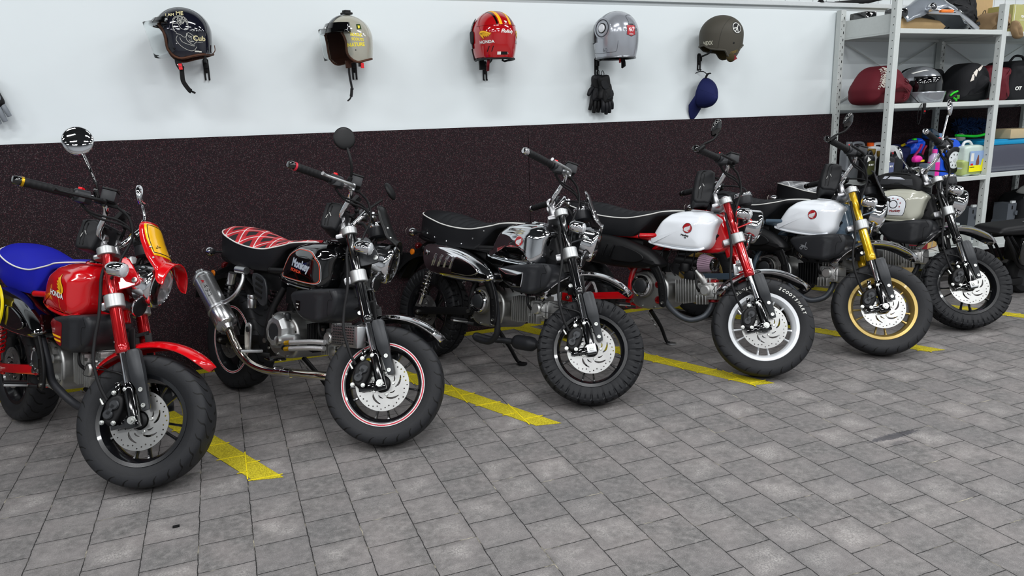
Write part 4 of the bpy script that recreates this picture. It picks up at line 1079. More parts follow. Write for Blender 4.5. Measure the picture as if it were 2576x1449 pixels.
    if sk:
        hood = cfg.get('hood')
        rows = [(.968, .066, .018, 1.008), (.982, .088, .022, .988), (1.006, .098, .026, .945), (1.034, .100, .028, .905), (1.058, .098, .030, .872)]
        def prow(x, hw_, bg, z, n=14):
            return [V((x - bg*(q/n*2-1)**2*1.0, hw_*(q/n*2-1), z - .012*abs(q/n*2-1)**3)) for q in range(n + 1)]
        R_ = [prow(*r_) for r_ in rows]
        def arc(x, rr, a0, a1, zc, n=14): return [V((x, -rr*math.cos(math.radians(lerp(a0, a1, q/n))), zc + rr*math.sin(math.radians(lerp(a0, a1, q/n))))) for q in range(n + 1)]
        if hood:
            R_ += [arc(1.066, .096, 28, 152, .772), arc(1.078, .097, 12, 168, .770), arc(1.095, .098, 2, 178, .768), arc(1.112, .099, 0, 180, .766)]
        else:
            R_ += [arc(1.064, .096, 44, 136, .775), arc(1.070, .097, 38, 142, .775)]
        cols = [[R_[i][q] for i in range(len(R_))] for q in range(15)]
        cols = [cr(c_, 3) for c_ in cols]; rws = [[cols[q][i] for q in range(15)] for i in range(len(cols[0]))]
        mb = MB().loft(rws, closed=False)
        fs = mb.build('fly_screen', sk, root, S, ang=80, solid=.004)
        edge = rws[0] + [r_[-1] for r_ in rws[1:]] + rws[-1][::-1][1:] + [r_[0] for r_ in rws[::-1][1:-1]]
        MB().tube(edge, .0035, 8, closed=True).build('screen_edge', cfg.get('screenedge', sk), fs, S)
        mb = MB()
        for s_ in (-1, 1):
            for z_, x_ in ((.905, 1.018), (.865, 1.040)): mb.lathe([(.004, 0), (.004, .003), (.002, .004)], (x_, s_*.080, z_), (.5, s_, 0), 12)
        build_each(mb, 'screen_screw', STEEL(), fs, S)
        if hood:
            def at(u_, v_, off):
                i = v_*(len(rws) - 1); j = u_*14; i0, j0 = min(int(i), len(rws)-2), min(int(j), 13)
                p = rws[i0][j0].lerp(rws[i0][j0+1], j-j0).lerp(rws[i0+1][j0].lerp(rws[i0+1][j0+1], j-j0), i-i0)
                nn = (rws[i0][j0+1] - rws[i0][j0]).cross(rws[i0+1][j0] - rws[i0][j0]).normalized()
                if nn.x < 0: nn = -nn
                return p + nn*off
            def patch(u0, u1, v0, v1, off, m, nm, par, taper=0):
                g_ = [[at(lerp(.5 - (.5-u0)*(1 - taper*t_*t_), .5 + (u1-.5)*(1 - taper*t_*t_), a_/12), lerp(v0, v1, t_), off) for a_ in range(13)] for t_ in [k/10 for k in range(11)]]
                return MB().loft(g_, closed=False).build(nm, m, par, S, solid=.0006)
            ypan = patch(.08, .92, .05, .47, .0032, mat('panel_yellow', '#f5b800', .25, coat=1, var=0), 'yellow_panel', fs, .12)
            for (a0, a1, b0, b1) in ((.14, .86, .085, .095), (.14, .86, .425, .435), (.14, .152, .085, .43), (.848, .86, .085, .43)): patch(a0, a1, b0, b1, .0042, BM(), 'panel_line', ypan)
            for s_ in (-1,):
                p = at(.30, .36, .0045)
                MB().mesh(text2d('Z125', .016, .0006), Matrix.Translation(p) @ Matrix(((0, .3, 0), (0, 0, 0), (0, 0, 0))).to_4x4() if False else Matrix.Translation(p) @ (Matrix.Rotation(PI/2, 4, 'Z') @ Matrix.Rotation(PI/2, 4, 'X'))).build('panel_lettering', BM(), ypan, S, flat=True)
    # mirrors
    def mirror(base, pts, c, nrm, rx, rz, back, face, stemm, dome=.016):
        st_ = MB().tube([V(p) for p in pts], .0055, 10, sm=6).lathe([(.010, 0), (.010, .03), (.007, .036)], V(pts[0]) - V((0, 0, .01)), V(pts[1]) - V(pts[0]), 12)
        so_ = st_.build('mirror_stem', stemm, bar, S)
        nrm = V(nrm).normalized(); xx = nrm.cross(V((0, 0, 1))).normalized(); zz = xx.cross(nrm)
        mb = MB(); R_ = []
        for j_, (q, h) in enumerate(((.03, dome), (.4, dome*.92), (.7, dome*.68), (.9, dome*.36), (1.0, 0), (1.0, -.006), (.96, -.009))):
            R_.append([V(c) + nrm*h + xx*(rx*q*math.cos(2*PI*k/36)) + zz*(rz*q*math.sin(2*PI*k/36)) for k in range(36)])
        mb.loft(R_); mo = mb.build('mirror_head', back, so_, S, ang=60)
        g_ = MB().loft([[V(c) + nrm*h + xx*(rx*q*math.cos(2*PI*k/36)) + zz*(rz*q*math.sin(2*PI*k/36)) for k in range(36)] for q, h in ((.94, -.0095), (.02, -.010))]).build('mirror_glass', face, mo, S)
        return mo
    MG = mat('mirror_glass_silver', (.9, .9, .92), .02, 1., var=0)
    mk = cfg['mirror']
    if mk == 'chrome_round':
        mirror(0, [(.835, -.20, 1.045), (.832, -.225, 1.08), (.81, -.24, 1.12), (.768, -.25, 1.18)], (.735, -.255, 1.228), (.45, -.9, -.05), .054, .054, mat('mirror_chrome_face', (.8, .8, .82), .03, 1., var=0), MG, BG(), .010)
        mirror(0, [(.80, .215, 1.035), (.79, .22, 1.08), (.76, .23, 1.13)], (.745, .235, 1.17), (.93, .15, .35), .05, .05, CH(), MG, CH(), .018)
    elif mk == 'black_round':
        mirror(0, [(.838, -.19, 1.045), (.848, -.215, 1.075), (.84, -.24, 1.12), (.815, -.25, 1.17)], (.795, -.255, 1.208), (.5, -.86, .0), .046, .048, BM(), MG, BM(), .008)
        mirror(0, [(.83, .19, 1.035), (.85, .215, 1.07), (.875, .26, 1.12)], (.90, .285, 1.18), (.75, -.2, .5), .046, .046, BM(), MG, BM(), .012)
    elif mk == 'bar_end':
        mirror(0, [(.678, -.392, 1.012), (.70, -.40, 1.035), (.735, -.405, 1.058), (.752, -.405, 1.085)], (.745, -.405, 1.118), (.75, -.62, -.25), .030, .045, BG(), MG, BM(), .010)
    elif mk == 'chrome_tall':
        mirror(0, [(.815, -.21, 1.045), (.818, -.215, 1.10), (.825, -.22, 1.22)], (.828, -.225, 1.27), (.8, -.5, .1), .035, .052, CH(), MG, CH(), .014)
        mirror(0, [(.79, .22, 1.035), (.77, .25, 1.08), (.75, .27, 1.12)], (.735, .285, 1.165), (.85, -.15, .5), .035, .05, CH(), MG, CH(), .014)
    return root, tk, tree, S, sa

def steered_thing(root_cfg, name, label, cat, mb_parts):
    """a bag strapped to the bars: its own thing in the world, shaped in steering coordinates"""
    B = root_cfg['pose']; S = steer_mat(math.radians(B[4]))
    M = Matrix.Translation((B[0], B[1], 0)) @ Matrix.Rotation(math.radians(B[2]), 4, 'Z') @ Matrix.Rotation(math.radians(B[3]), 4, 'X') @ S
    e = thing(name, label, cat); loc = M @ V((.80, 0, .92)); e.location = loc
    T = Matrix.Translation(-loc) @ M
    for i, (nm, mb, m) in enumerate(mb_parts): mb.build(nm, m, e, T)
    return e
def barbag(cfg, label, c=(.768, -.015, .912), d=(.075, .17, .115)):
    x, y, z = c; a, b, h = d[0]/2, d[1]/2, d[2]/2
    out = [(x - a*.8, z + h), (x + a, z + h), (x + a, z - h*.8), (x + a*.3, z - h), (x - a, z - h*.9), (x - a, z + h*.7)]
    m = LEA()
    body = MB().pillow(out, y - b, y + b, .014, 3, dome=.2)
    zp = MB()
    zp.tube([V((x - a*.5, y - b - .002, z - h*.75)), V((x - a*.5, y - b - .002, z + h*.8)), V((x + a*.2, y - b + .004, z + h))], .0022, 6, sm=3)
    zp.tube([V((x - a*.15, y - b - .002, z - h*.75)), V((x - a*.15, y - b - .002, z + h*.8))], .0022, 6)
    pull = MB().box((x - a*.45, y - b - .004, z - h*.1), (.004, .002, .018), Matrix.Rotation(.3, 3, 'Y'), .0008).box((x - a*.1, y - b - .004, z + h*.1), (.004, .002, .018), Matrix.Rotation(-.6, 3, 'Y'), .0008)
    strap, strap2 = [MB().bar((x + a*.5, y + q, z + h*.9), (x + a*1.7, y + q, z + h*.7), .022, .004) for q in (-.05, .05)]
    return steered_thing(cfg, 'handlebar_bag', label, 'bag', [('bag_body', body, m), ('zipper', zp, BM()), ('zip_pull', pull, mat('zip_pull_metal', (.25, .25, .24), .4, .9)), ('strap', strap, BM()), ('strap', strap2, BM())])

def tartan(name, c0, c1, c2, c3):
    t = NT(name); s = t.sep(t.obj())
    u = t.m_('MULTIPLY', t.m_('ADD', s[0], t.m_('MULTIPLY', s[1], .9)), 7.5); v = t.m_('MULTIPLY', t.m_('SUBTRACT', s[0], t.m_('MULTIPLY', s[1], 1.1)), 7.5)
    fu, fv = t.m_('FRACT', u), t.m_('FRACT', v)
    bu, bv = t.m_('GREATER_THAN', fu, .5), t.m_('GREATER_THAN', fv, .5)
    c = t.mix(t.m_('MULTIPLY', t.m_('ADD', bu, bv), .5), c0, c1)
    c = t.mix(t.m_('MULTIPLY', bu, bv), c, c2)
    ln = t.m_('MAXIMUM', t.m_('LESS_THAN', t.m_('ABSOLUTE', t.m_('SUBTRACT', fu, .25)), .03), t.m_('LESS_THAN', t.m_('ABSOLUTE', t.m_('SUBTRACT', fv, .25)), .03))
    c = t.mix(ln, c, c3); t.put(Base_Color=c, Roughness=.75); t.bump(t.noise(500, 2), .2, .0006); return t.m
BLKTANK = mat('tank_black', '#050506', .07, coat=1, var=0)
redrim = mat('stripe_red', '#c23040', .35, var=0); whiterim = mat('stripe_white', '#e6e6e6', .35, var=0)
blkfork = groovy('fork_black', '#08080a', .12); redfork = groovy('fork_red', '#a80a12', .16); goldfork = groovy('fork_gold', '#c8a008', .2)
blkrim = mat('rim_black', '#101114', .25, coat=.5, var=0)
blue = mat('seat_blue_vinyl', '#1218a0', .5, nb=.2, nscale=220)
bluegrey = mat('blue_grey_paint', '#4b5c6b', .25, coat=.8, var=0)
WPAINT = mat('tank_white', '#e9edf2', .12, coat=1, var=0)
CFG = {
 1: dict(pose=(-.987, 3.93, -59.8, -10.6, 38.8), label='red minibike with a blue seat and red and yellow fly screen, nearest on the left', seat=blue, seattop=blue, piping=WHI(), seatmark=True, ribs=False,
     tank=RED(), frame=RED(), fork=redfork, guard=RED(), rim=blkrim, block=False, shield=BG(), screen=RED(), hood=True, stay=RED(), abadge='sticker', numberplate=True, mirror='chrome_round', gripring=mat('ring_gold', '#c79b17', .25, .7, var=0), barend=BG(), swing=RED(), cap=BG(), redpivot=True, spring=RED(), blackspeedo=True),
 2: dict(pose=(-.027, 3.931, -62.5, -10.8, 40.7), label='black minibike with a red tartan seat top and a polished upswept silencer', seat=LEA(), seattop=tartan('red_tartan', '#c4202a', '#7d1420', '#181416', '#d8d2d0'), piping=WHI(), ribs=False,
     tank=BLKTANK, frame=BM(), fork=blkfork, guard=CH(), rim=blkrim, rimstripe=(redrim, whiterim), block=False, screen=mat('screen_matte_black', '#0b0b0c', .35, var=0), stay=GUN(), abadge='label', mirror='black_round', gripring=redrim, barend=BG(), bigengine=True, lever=SI(), cap=BG(), spring=BM(), shockbody=SI(), barrel=BM()),
 3: dict(pose=(1.016, 3.977, -66.3, -12.5, 41.5), label='black minibike with a chrome-sided tank, chrome heat shield and knobbly tyres', seat=LEA(), seattop=LEA(), piping=WHI(), buttons=True,
     tank=mat('tank_chrome', (.72, .73, .75), .05, 1., var=0), emblem=True, frame=BM(), fork=blkfork, guard=CH(), rim=blkrim, block=True, shield=CH(), screen=mat('screen_smoke', (.35, .35, .36), .06, .85, var=0), screenedge=CH(), stay=GUN(), abadge='chrome', mirror='none', lever=SI(), chamber=True, shieldbolt=True),
 4: dict(pose=(1.922, 3.889, -62.9, -9.5, 33.9), label='minibike with a white tank, red frame, red forks and white wheels', seat=LEA(), seattop=LEA(), piping=WHI(),
     tank=WPAINT, emblem=True, frame=RED(), fork=redfork, guard=CH(), rim=mat('rim_white', '#e4e7ea', .25, coat=.7, var=0), block=False, shield=BM(), podfilter=True, mirror='bar_end', barend=BG(), redcaps=True, plugs=mat('anodised_red', '#9c0a14', .2, .7, coat=.6, var=0), tyretext=True, pipe=mat('pipe_grey', '#3c4046', .45, .3), cap=mat('anodised_red', '#9c0a14', .2, .7, coat=.6, var=0), silverfoot=True, swing=RED(), redpivot=True, bar=CH()),
 5: dict(pose=(2.872, 3.951, -72.1, -11.0, 36.2), label='minibike with a white tank, blue-grey frame, gold forks and gold wheels', seat=LEA(), seattop=LEA(), piping=WHI(),
     tank=WPAINT, emblem=True, frame=bluegrey, fork=goldfork, guard=CH(), rim=mat('rim_gold', '#b39a5c', .3, .65, coat=.3, var=0), block=False, shield=BM(), screen=mat('screen_matte_black', '#0b0b0c', .35, var=0), abadge='bikelogo', mirror='bar_end', barend=BG(), barrel=BM(), blackspeedo=True, stay=bluegrey, pipe=mat('pipe_grey', '#3c4046', .45, .3), swing=bluegrey, ring=BM()),
 6: dict(pose=(3.651, 4.068, -69.6, -10.8, 40.4), label='minibike with a pale grey tank under a black tank bag, nearest the shelving', seat=LEA(), seattop=tartan('grey_tartan', '#8e9092', '#6a6c6e', '#55575a', '#c8c9ca'), piping=WHI(), ribs=False,
     tank=mat('tank_cream_grey', '#b4b4a6', .14, coat=1, var=0), frame=BM(), fork=blkfork, guard=CH(), rim=blkrim, block=True, shield=BM(), mirror='chrome_tall', lever=BM()),
}
built = {}
for k in CFG: built[k] = bike(k, CFG[k])
# tank graphics
r1, tk1, tr1 = built[1][:3]
honda(tk1, tr1, (.722, -.16, .690), (1, -.0, -.07), (.0, 0, 1), .046, wo=(.70, .95), ws=1.55, wst=.9, wrot=-.12)
decal('pinstripe', fill2d(stroke([(0, .03), (-.005, -.01), (.01, -.035), (.03, -.05)], .0018, 5)), mat('logo_yellow', '#f0b21c', .3, var=0), tk1, tr1, (.745, -.16, .655), (1, 0, 0), (0, 0, 1))
r2, tk2, tr2 = built[2][:3]
po = [(-.148, -.040), (-.125, .0), (-.095, .042), (-.055, .072), (-.01, .078), (.05, .074), (.09, .058), (.115, .03), (.122, -.02), (.118, -.048), (.09, -.058), (.0, -.058), (-.12, -.052)]
for d_, m_ in ((0, mat('stripe_orange', '#d0482c', .3, var=0)), (.005, mat('stripe_grey', '#a9a6a8', .3, var=0))):
    decal('pinstripe', fill2d(stroke([(x*(1 + d_*8), y*(1 + d_*11)) for x, y in po], .0026, 4, True)), m_, tk2, tr2, (.715, -.16, .70), (1, 0, 0), (0, 0, 1), .0010)
lt = decal('tank_lettering', text2d('Monkey', .052, .0024, .15, .78), mat('letter_silver', '#b9c3d0', .3, .2, var=0), tk2, tr2, (.718, -.16, .712), (1, 0, -.14), (.05, 0, 1), .0012)
decal('tank_word', text2d('HONDA', .020, .0008, .2, 1.05), mat('stripe_orange', '#d0482c', .3, var=0), lt, tr2, (.685, -.16, .684), (1, 0, -.12), (0, 0, 1), .0012)
r4, tk4, tr4 = built[4][:3]
sm_ = decal('tank_sticker', text2d('Monkey', .014, .0008, .1, 1.), mat('logo_black', '#0a0a0a', .35, var=0), tk4, tr4, (.745, -.16, .684), (1, 0, -.1), (0, 0, 1), .0012)
decal('tank_sticker', text2d('125', .009, .0006), mat('logo_black', '#0a0a0a', .35, var=0), sm_, tr4, (.747, -.16, .672), (1, 0, -.1), (0, 0, 1), .0012)
r6, tk6, tr6 = built[6][:3]
bp_ = [(-.09, -.055), (-.07, .03), (-.03, .055), (.02, .05), (.05, .03), (.058, .0), (.05, -.055), (.02, -.062), (-.06, -.062)]
b0 = decal('tank_badge_edge', fill2d([grow([(p.x, p.y) for p in cr([V((a, b, 0)) for a, b in bp_], 4, True)], .003)]), BM(), tk6, tr6, (.735, -.16, .705), (1, 0, 0), (0, 0, 1), .001)
decal('tank_badge', fill2d([[(p.x, p.y) for p in cr([V((a, b, 0)) for a, b in bp_], 4, True)]]), WPAINT, b0, tr6, (.735, -.16, .705), (1, 0, 0), (0, 0, 1), .0016)
decal('badge_ring', fill2d([circ(.026, 32), circ(.021, 32)]), BM(), b0, tr6, (.722, -.16, .708), (1, 0, 0), (0, 0, 1), .0022)
star = [(.0065*(1 if i % 2 == 0 else .42)*math.sin(2*PI*i/10), .0065*(1 if i % 2 == 0 else .42)*math.cos(2*PI*i/10)) for i in range(10)]
for a, b in ((.715, .745), (.745, .74), (.762, .718), (.76, .695), (.69, .738)): decal('badge_star', fill2d([star]), mat('badge_dark_red', '#8d1a22', .4, var=0), b0, tr6, (a, -.16, b), (1, 0, 0), (0, 0, 1), .0022, .01)
decal('badge_lettering', text2d('Monkey', .020, .0009, .2, 1.), mat('badge_dark_red', '#8d1a22', .4, var=0), b0, tr6, (.735, -.16, .668), (1, 0, .12), (0, 0, 1), .0022)

barbag(CFG[1], 'black zipped pouch strapped to the bars of the red bike with the blue seat')
barbag(CFG[2], 'black zipped pouch strapped to the bars of the bike with the tartan seat')
barbag(CFG[4], 'black soft bag hanging behind the bars of the red-framed white-tanked bike', (.745, -.01, .92), (.09, .17, .17))
barbag(CFG[5], 'black soft bag hanging behind the bars of the bike with gold forks', (.745, -.01, .92), (.09, .17, .15))
# tank bag on bike 6
B = CFG[6]['pose']; M6 = Matrix.Translation((B[0], B[1], 0)) @ Matrix.Rotation(math.radians(B[2]), 4, 'Z') @ Matrix.Rotation(math.radians(B[3]), 4, 'X')
loc = M6 @ V((.70, 0, .84)); tb = thing('tank_bag', 'black tank bag with grey reflective strips on the pale grey tank', 'bag', loc); T6 = Matrix.Translation(-loc) @ M6
o_ = [(.55, .825), (.57, .885), (.64, .915), (.76, .915), (.82, .89), (.845, .83), (.83, .79), (.77, .812), (.66, .815), (.60, .80)]
bo = MB().pillow(o_, -.105, .105, .025, 4, dome=.2).build('bag_body', mat('nylon_black', '#141517', .6, nb=.3, nscale=250), tb)
tb_tree = bvh(bo)
for nm, lp, m, oo in (('side_panel', [(-.10, -.03), (-.09, .012), (.09, .008), (.10, -.03)], GUN(), (.70, .868)), ('reflective_strip', [(-.055, -.006), (-.04, .01), (.02, .008), (.05, -.006)], mat('reflective_grey', '#c3c6d0', .4), (.70, .878)), ('reflective_strip', [(-.085, -.006), (-.075, .010), (-.05, .010), (-.066, -.006)], mat('reflective_grey', '#c3c6d0', .4), (.70, .878))):
    dx = decal(nm, fill2d([lp]), m, bo, tb_tree, (oo[0], -.2, oo[1]), (1, 0, 0), (0, 0, 1), .001 if nm == 'side_panel' else .0018); dx.data.transform(T6)
zz = MB().tube([V((.56, -.095, .885)), V((.66, -.102, .905)), V((.77, -.10, .900)), V((.83, -.09, .86))], .003, 6, sm=4).build('zipper', BG(), bo, T6)
bo.data.transform(T6)
# seat every bike on the floor
bpy.context.view_layer.update()
for k, (rt, *_r) in built.items():
    zr = min((rt.matrix_world @ v.co).z for o in rt.children if o.name.startswith('rear_wheel') for v in o.data.vertices)
    zf = min((rt.matrix_world @ v.co).z for o in rt.children if o.name.startswith('front_wheel') for v in o.data.vertices)
    rt['_z'] = (zr, zf); rt.rotation_euler[1] += (zf - zr) / WB; rt.location.z -= zr
    del rt['_z']

# ================================================================= helmets
def inpoly(x, y, P):
    c = False; n = len(P)
    for i in range(n):
        a, b = P[i], P[i-1]
        if (a[1] > y) != (b[1] > y) and x < (b[0]-a[0])*(y-a[1])/(b[1]-a[1]) + a[0]: c = not c
    return c
class Hel:
    def __init__(s, a, b, c, low=.30, back=1.04): s.a, s.b, s.c, s.low, s.back = a, b, c, low, back
    def sc(s, z): return math.sqrt(max(0, 1 - (z/s.c)**2)) if z >= 0 else math.sqrt(max(0, 1 - (z/s.low)**2))
    def pt(s, th, z, g=0.):
        k = s.sc(z); cx = math.cos(th); sx = math.sin(th)
        p = 2.15; r = (abs(cx)**p + abs(sx)**p)**(-1/p)
        ax = s.a*(s.back if cx < 0 else 1.0)
        return V(((ax*k + g)*r*cx, (s.b*k + g)*r*sx, z + (g*z/s.c if z > 0 else 0)))
    def side(s, x, z, sy, g=0.):
        k = s.sc(z); ax = s.a*(s.back if x < 0 else 1.0)*k + g; p = 2.15
        q = max(0., 1 - (abs(x)/ax)**p)**(1/p)
        return V((x, sy*(s.b*k + g)*q, z))
    def shell(s, poly, g=0., n=120, zmin=-.16):
        bm = bmesh.new(); R = []
        zs = [s.c*math.cos(PI/2*i/36) for i in range(1, 36)] + [zmin*i/26 for i in range(0, 27)]
        for z in zs: R.append([bm.verts.new(s.pt(2*PI*j/n, z, g)) for j in range(n)])
        top = bm.verts.new((0, 0, s.c + g))
        for j in range(n): bm.faces.new((R[0][j], R[0][(j+1) % n], top))
        for i in range(len(R)-1):
            for j in range(n):
                k = (j+1) % n
                vs_ = (R[i][j], R[i+1][j], R[i+1][k], R[i][k])
                cx = sum(v.co.x for v in vs_)/4; cz = sum(v.co.z for v in vs_)/4
                if inpoly(cx, cz, poly): bm.faces.new(vs_)
        bmesh.ops.delete(bm, geom=[v for v in bm.verts if not v.link_faces], context='VERTS')
        mb = MB(); mb.merge(bm); return mb
def place(yaw, px, pz, py=4.2, pitch=0., roll=0., sc_=1.):
    return V((px, py, pz)), (math.radians(roll), math.radians(pitch), math.radians(yaw)), sc_
def helmet(name, label, pos, H_, poly, edge, col, trim, inner=None):
    loc, rot, s_ = pos
    e = thing(name, label, 'helmet', loc, rot); e.scale = (s_,)*3
    sh = H_.shell(poly).build('shell', col, e, ang=75)
    md = sh.modifiers.new('thickness', 'SOLIDIFY'); md.thickness = .006; md.offset = -1
    if inner is not None:
        H_.shell(poly, -.010).build('lining', inner, e, ang=75)
    # edge trim: path from the back centre along one side to the brow, across and back
    L = [H_.side(x, z, -1, .001) for x, z in edge]; Rg = [H_.side(x, z, 1, .001) for x, z in edge]
    x1, z1 = edge[-1]
    th0 = math.atan2(-L[-1].y, L[-1].x); cross = [H_.pt(-th0 + 2*th0*k/10, z1, .001) for k in range(1, 10)]
    thb = math.atan2(-L[0].y, L[0].x)
    backp = [H_.pt(thb + (2*PI - 2*thb)*k/8, edge[0][1], .001) for k in range(7, 0, -1)]
    if L[0].x < -.05: loop = L + cross + Rg[::-1] + [H_.pt(a_, edge[0][1], .001) for a_ in [lerp(thb, 2*PI - thb, k/8) for k in range(1, 8)]]
    else: loop = L + cross + Rg[::-1]
    MB().tube(loop, .0062, 8, sm=2, closed=True).build('edge_trim', trim, e)
    return e, sh, bvh(sh)
def hook(x, z, label, h=.11, arm=()):
    e = thing('helmet_hook', label, 'wall hook', (x, WY, z), group='helmet hooks on the white wall')
    m = BM()
    pl = MB().mesh(fill2d([[(-.014, -h/2), (-.005, -h/2), (-.005, -h/2 + .035), (.005, -h/2 + .035), (.005, -h/2), (.014, -h/2), (.014, h/2 - .01), (.008, h/2), (-.008, h/2), (-.014, h/2 - .01)]], .003), Matrix.Translation((0, -.0022, 0)) @ Matrix.Rotation(PI/2, 4, 'X')).build('wall_plate', m, e, flat=True)
    MB().tube([(0, -.004, .03), (0, -.05, .035), (0, -.12, .05), (0, -.15, .085)] + list(arm), .006, 10, sm=3).box((0, -.014, .02), (.02, .022, .035), bev=.003).build('hook_arm', m, e)
    MB().ball((0, -.008, -.012), .004, 10).build('screw', m, e)
    for s_ in (-1, 1): MB().tube([(s_*.0095, -.003, -h/2 + .002), (s_*.0095, -.012, -h/2 - .002), (s_*.0095, -.016, -h/2 + .006)], .003, 6).build('prong', m, e)
    return e
hook(.004, 1.633, 'black slotted hook plate on the wall under the navy helmet', arm=((-.02, -.157, .18), (-.03, -.158, .264)))
hook(.782, 1.627, 'black slotted hook plate on the wall under the cream helmet')
hook(1.566, 1.612, 'black slotted hook plate on the wall under the red helmet')
hook(2.326, 1.632, 'black slotted hook plate under the silver helmet, gloves hanging from it')
hook(3.108, 1.658, 'black slotted hook plate under the olive helmet, cap hanging from it')

brown = mat('brown_leather_trim', '#4a2a17', .55, nb=.3, nscale=150); strapm = mat('strap_black', '#0f0f11', .6, nb=.3, nscale=300); redtab = mat('red_tab', '#d01a24', .4)
visor = mat('visor_clear', (.96, .98, .98), .02, trans=1., ior=1.08)
innerm = mat('lining_black', '#0b0b0c', .8, nb=.4); inbrown = mat('lining_brown', '#3a2015', .7, nb=.3)
OPEN = [(.2, .045), (.105, .038), (.086, .005), (.078, -.035), (.078, -.08), (.055, -.114), (.02, -.130), (-.04, -.119), (-.134, -.103), (-.2, -.10), (-.2, .2), (.2, .2)]
OEDGE = [(-.137, -.103), (-.09, -.110), (-.04, -.119), (.0, -.129), (.03, -.129), (.058, -.112), (.076, -.085), (.079, -.05), (.081, -.02), (.09, .012), (.104, .036), (.115, .042)]
def ribbon(pts, w_, t_, axis=(1, 0, 0)):
    p = cr(pts, 5); rg = []; a = V(axis).normalized()
    for i, q in enumerate(p):
        tt = (p[min(i+1, len(p)-1)] - p[max(i-1, 0)]).normalized(); n_ = tt.cross(a).normalized(); s_ = n_.cross(tt).normalized()
        rg.append([q + s_*w_/2*x + n_*t_/2*y for x, y in ((-1, -1), (1, -1), (1, 1), (-1, 1))])
    return MB().loft(rg)
def face_shield(e, h, z0, z1, r0, r1, arc_, m, ry=.13, lipm=None):
    rg = []
    for i in range(9):
        z = lerp(z0, z1, i/8); rr = lerp(r0, r1, i/8)
        row = []
        for j in range(25):
            q = j/12 - 1; a = q*arc_
            zz = z
            if i > 4: zz = z + (i-4)/4*.022*abs(q)**4
            row.append(V((rr*math.cos(a) - .02, ry*math.sin(a)/math.sin(arc_), zz)))
        rg.append(row)
    return MB().loft(rg, closed=False).build('face_shield', m, e, ang=80, solid=.0015)
# 1 navy
h1 = Hel(.137, .118, .130)
e1, s1, t1 = helmet('open_face_helmet', 'dark navy open helmet with a clear shield and a line drawing of a rider', place(180, -.088, 1.793, sc_=.965, pitch=0, roll=0), h1, OPEN, OEDGE, mat('helmet_navy', '#12131f', .08, coat=1, var=0), brown, inbrown)
fs_ = face_shield(e1, h1, .052, -.118, .20, .165, 1.1, visor, .128)
MB().loft([[h1.pt(a, z, g) for a in [(-1.15 + 2.3*k/20) for k in range(21)]] for z, g in ((.062, .002), (.064, .012), (.036, .020), (.034, .003))], closed=False).build('shield_band', BG(), fs_, solid=.003)
for y_ in (-.112, -.055, .055, .112):
    a_ = math.asin(y_/.125); p_ = h1.pt(a_, .05, .014); MB().ball(p_, .0075, 12).build('press_stud', CH(), fs_)
gold = mat('print_cream', '#d9cfa0', .4, var=0); wline = mat('print_white', '#c9c9c0', .4, var=0)
def D1(me, m, u_, v_, nm='helmet_print', cell=.008, par=None, tr=None, o=1): return decal(nm, me, m, par or s1, tr or t1, (-u_, .25, v_), (-1, 0, 0), (0, 0, 1), .0011*o, cell)
D1(text2d('I AM', .021, .0004), gold, -.046, .080, 'helmet_lettering'); D1(text2d('ME', .028, .0005), gold, .000, .088, 'helmet_lettering')
D1(text2d('Cub', .034, .0008), gold, .078, -.034, 'helmet_lettering')
D1(dashes(.030, .0022, 5), wline, .078, -.052, 'helmet_lettering', .02)
def arcp(cx, cz, r, a0, a1, n=16): return [(cx + r*math.cos(math.radians(lerp(a0, a1, k/n))), cz + r*math.sin(math.radians(lerp(a0, a1, k/n)))) for k in range(n+1)]
strokes = [arcp(-.002, .040, .036, 185, -20), arcp(-.002, .040, .031, 185, -20), [(-.038, .036), (-.012, .036), (-.006, .02), (.004, .01), (.028, .008), (.034, .028)], [(-.038, .036), (-.037, .015), (-.031, .006), (-.034, .0), (-.026, -.004), (-.024, -.012), (-.008, -.016)],
    [(-.008, -.016), (.012, -.03), (.03, -.006)], [(.03, -.006), (.05, -.02), (.066, -.045), (.05, -.062)], [(.022, -.01), (.018, -.04), (.04, -.062), (.052, -.068)], [(-.022, -.022), (-.03, -.04), (-.02, -.06), (.0, -.08), (.03, -.094), (.05, -.09), (.062, -.074)], [(-.012, -.03), (-.004, -.05), (.02, -.062), (.052, -.072)], [(.034, -.02), (.042, -.032), (.038, -.046), (.052, -.05)], [(.05, -.0), (.062, .008)], [(.026, -.018), (.034, -.03), (.044, -.024)], [(.03, -.04), (.036, -.052), (.046, -.046)], [(-.034, .026), (-.026, .024), (-.028, .016)]]
for k in range(16):
    a_ = k*2.4; r_ = .0058*math.sqrt(k); cx_, cz_ = .004 + r_*math.cos(a_), .050 + r_*.75*math.sin(a_); strokes.append(arcp(cx_, cz_, .0035, 0, 300, 6))
for p_ in strokes: D1(fill2d(stroke(p_, .0016, 3)), wline, 0, 0, 'rider_drawing_line')
for q_, w_ in (((.03, -.102), .02), ((.046, -.103), .012)): D1(fill2d([[(-w_/2, -.003), (w_/2, -.003), (w_/2, .004), (-w_/2, .004)]]), wline, q_[0] + .03, q_[1] + .005, 'small_label')
MB().ball(h1.side(.045, -.083, 1, .002), .0055, 12).build('press_stud', BM(), s1)
MB().ball(h1.side(.03, -.06, 1, .001), .004, 12).build('press_stud', SI(), s1)
ribbon([(-.138, .03, -.10), (-.148, .03, -.085), (-.148, .03, -.06)], .010, .004, (0, 1, 0)).build('rear_strap', brown, e1)
st_ = ribbon([(.035, .085, -.12), (.034, .085, -.155), (.022, .08, -.18)], .030, .004).build('chin_strap', strapm, e1)
ribbon([(.028, .088, -.155), (.026, .090, -.185)], .017, .006).build('red_tab', redtab, st_)
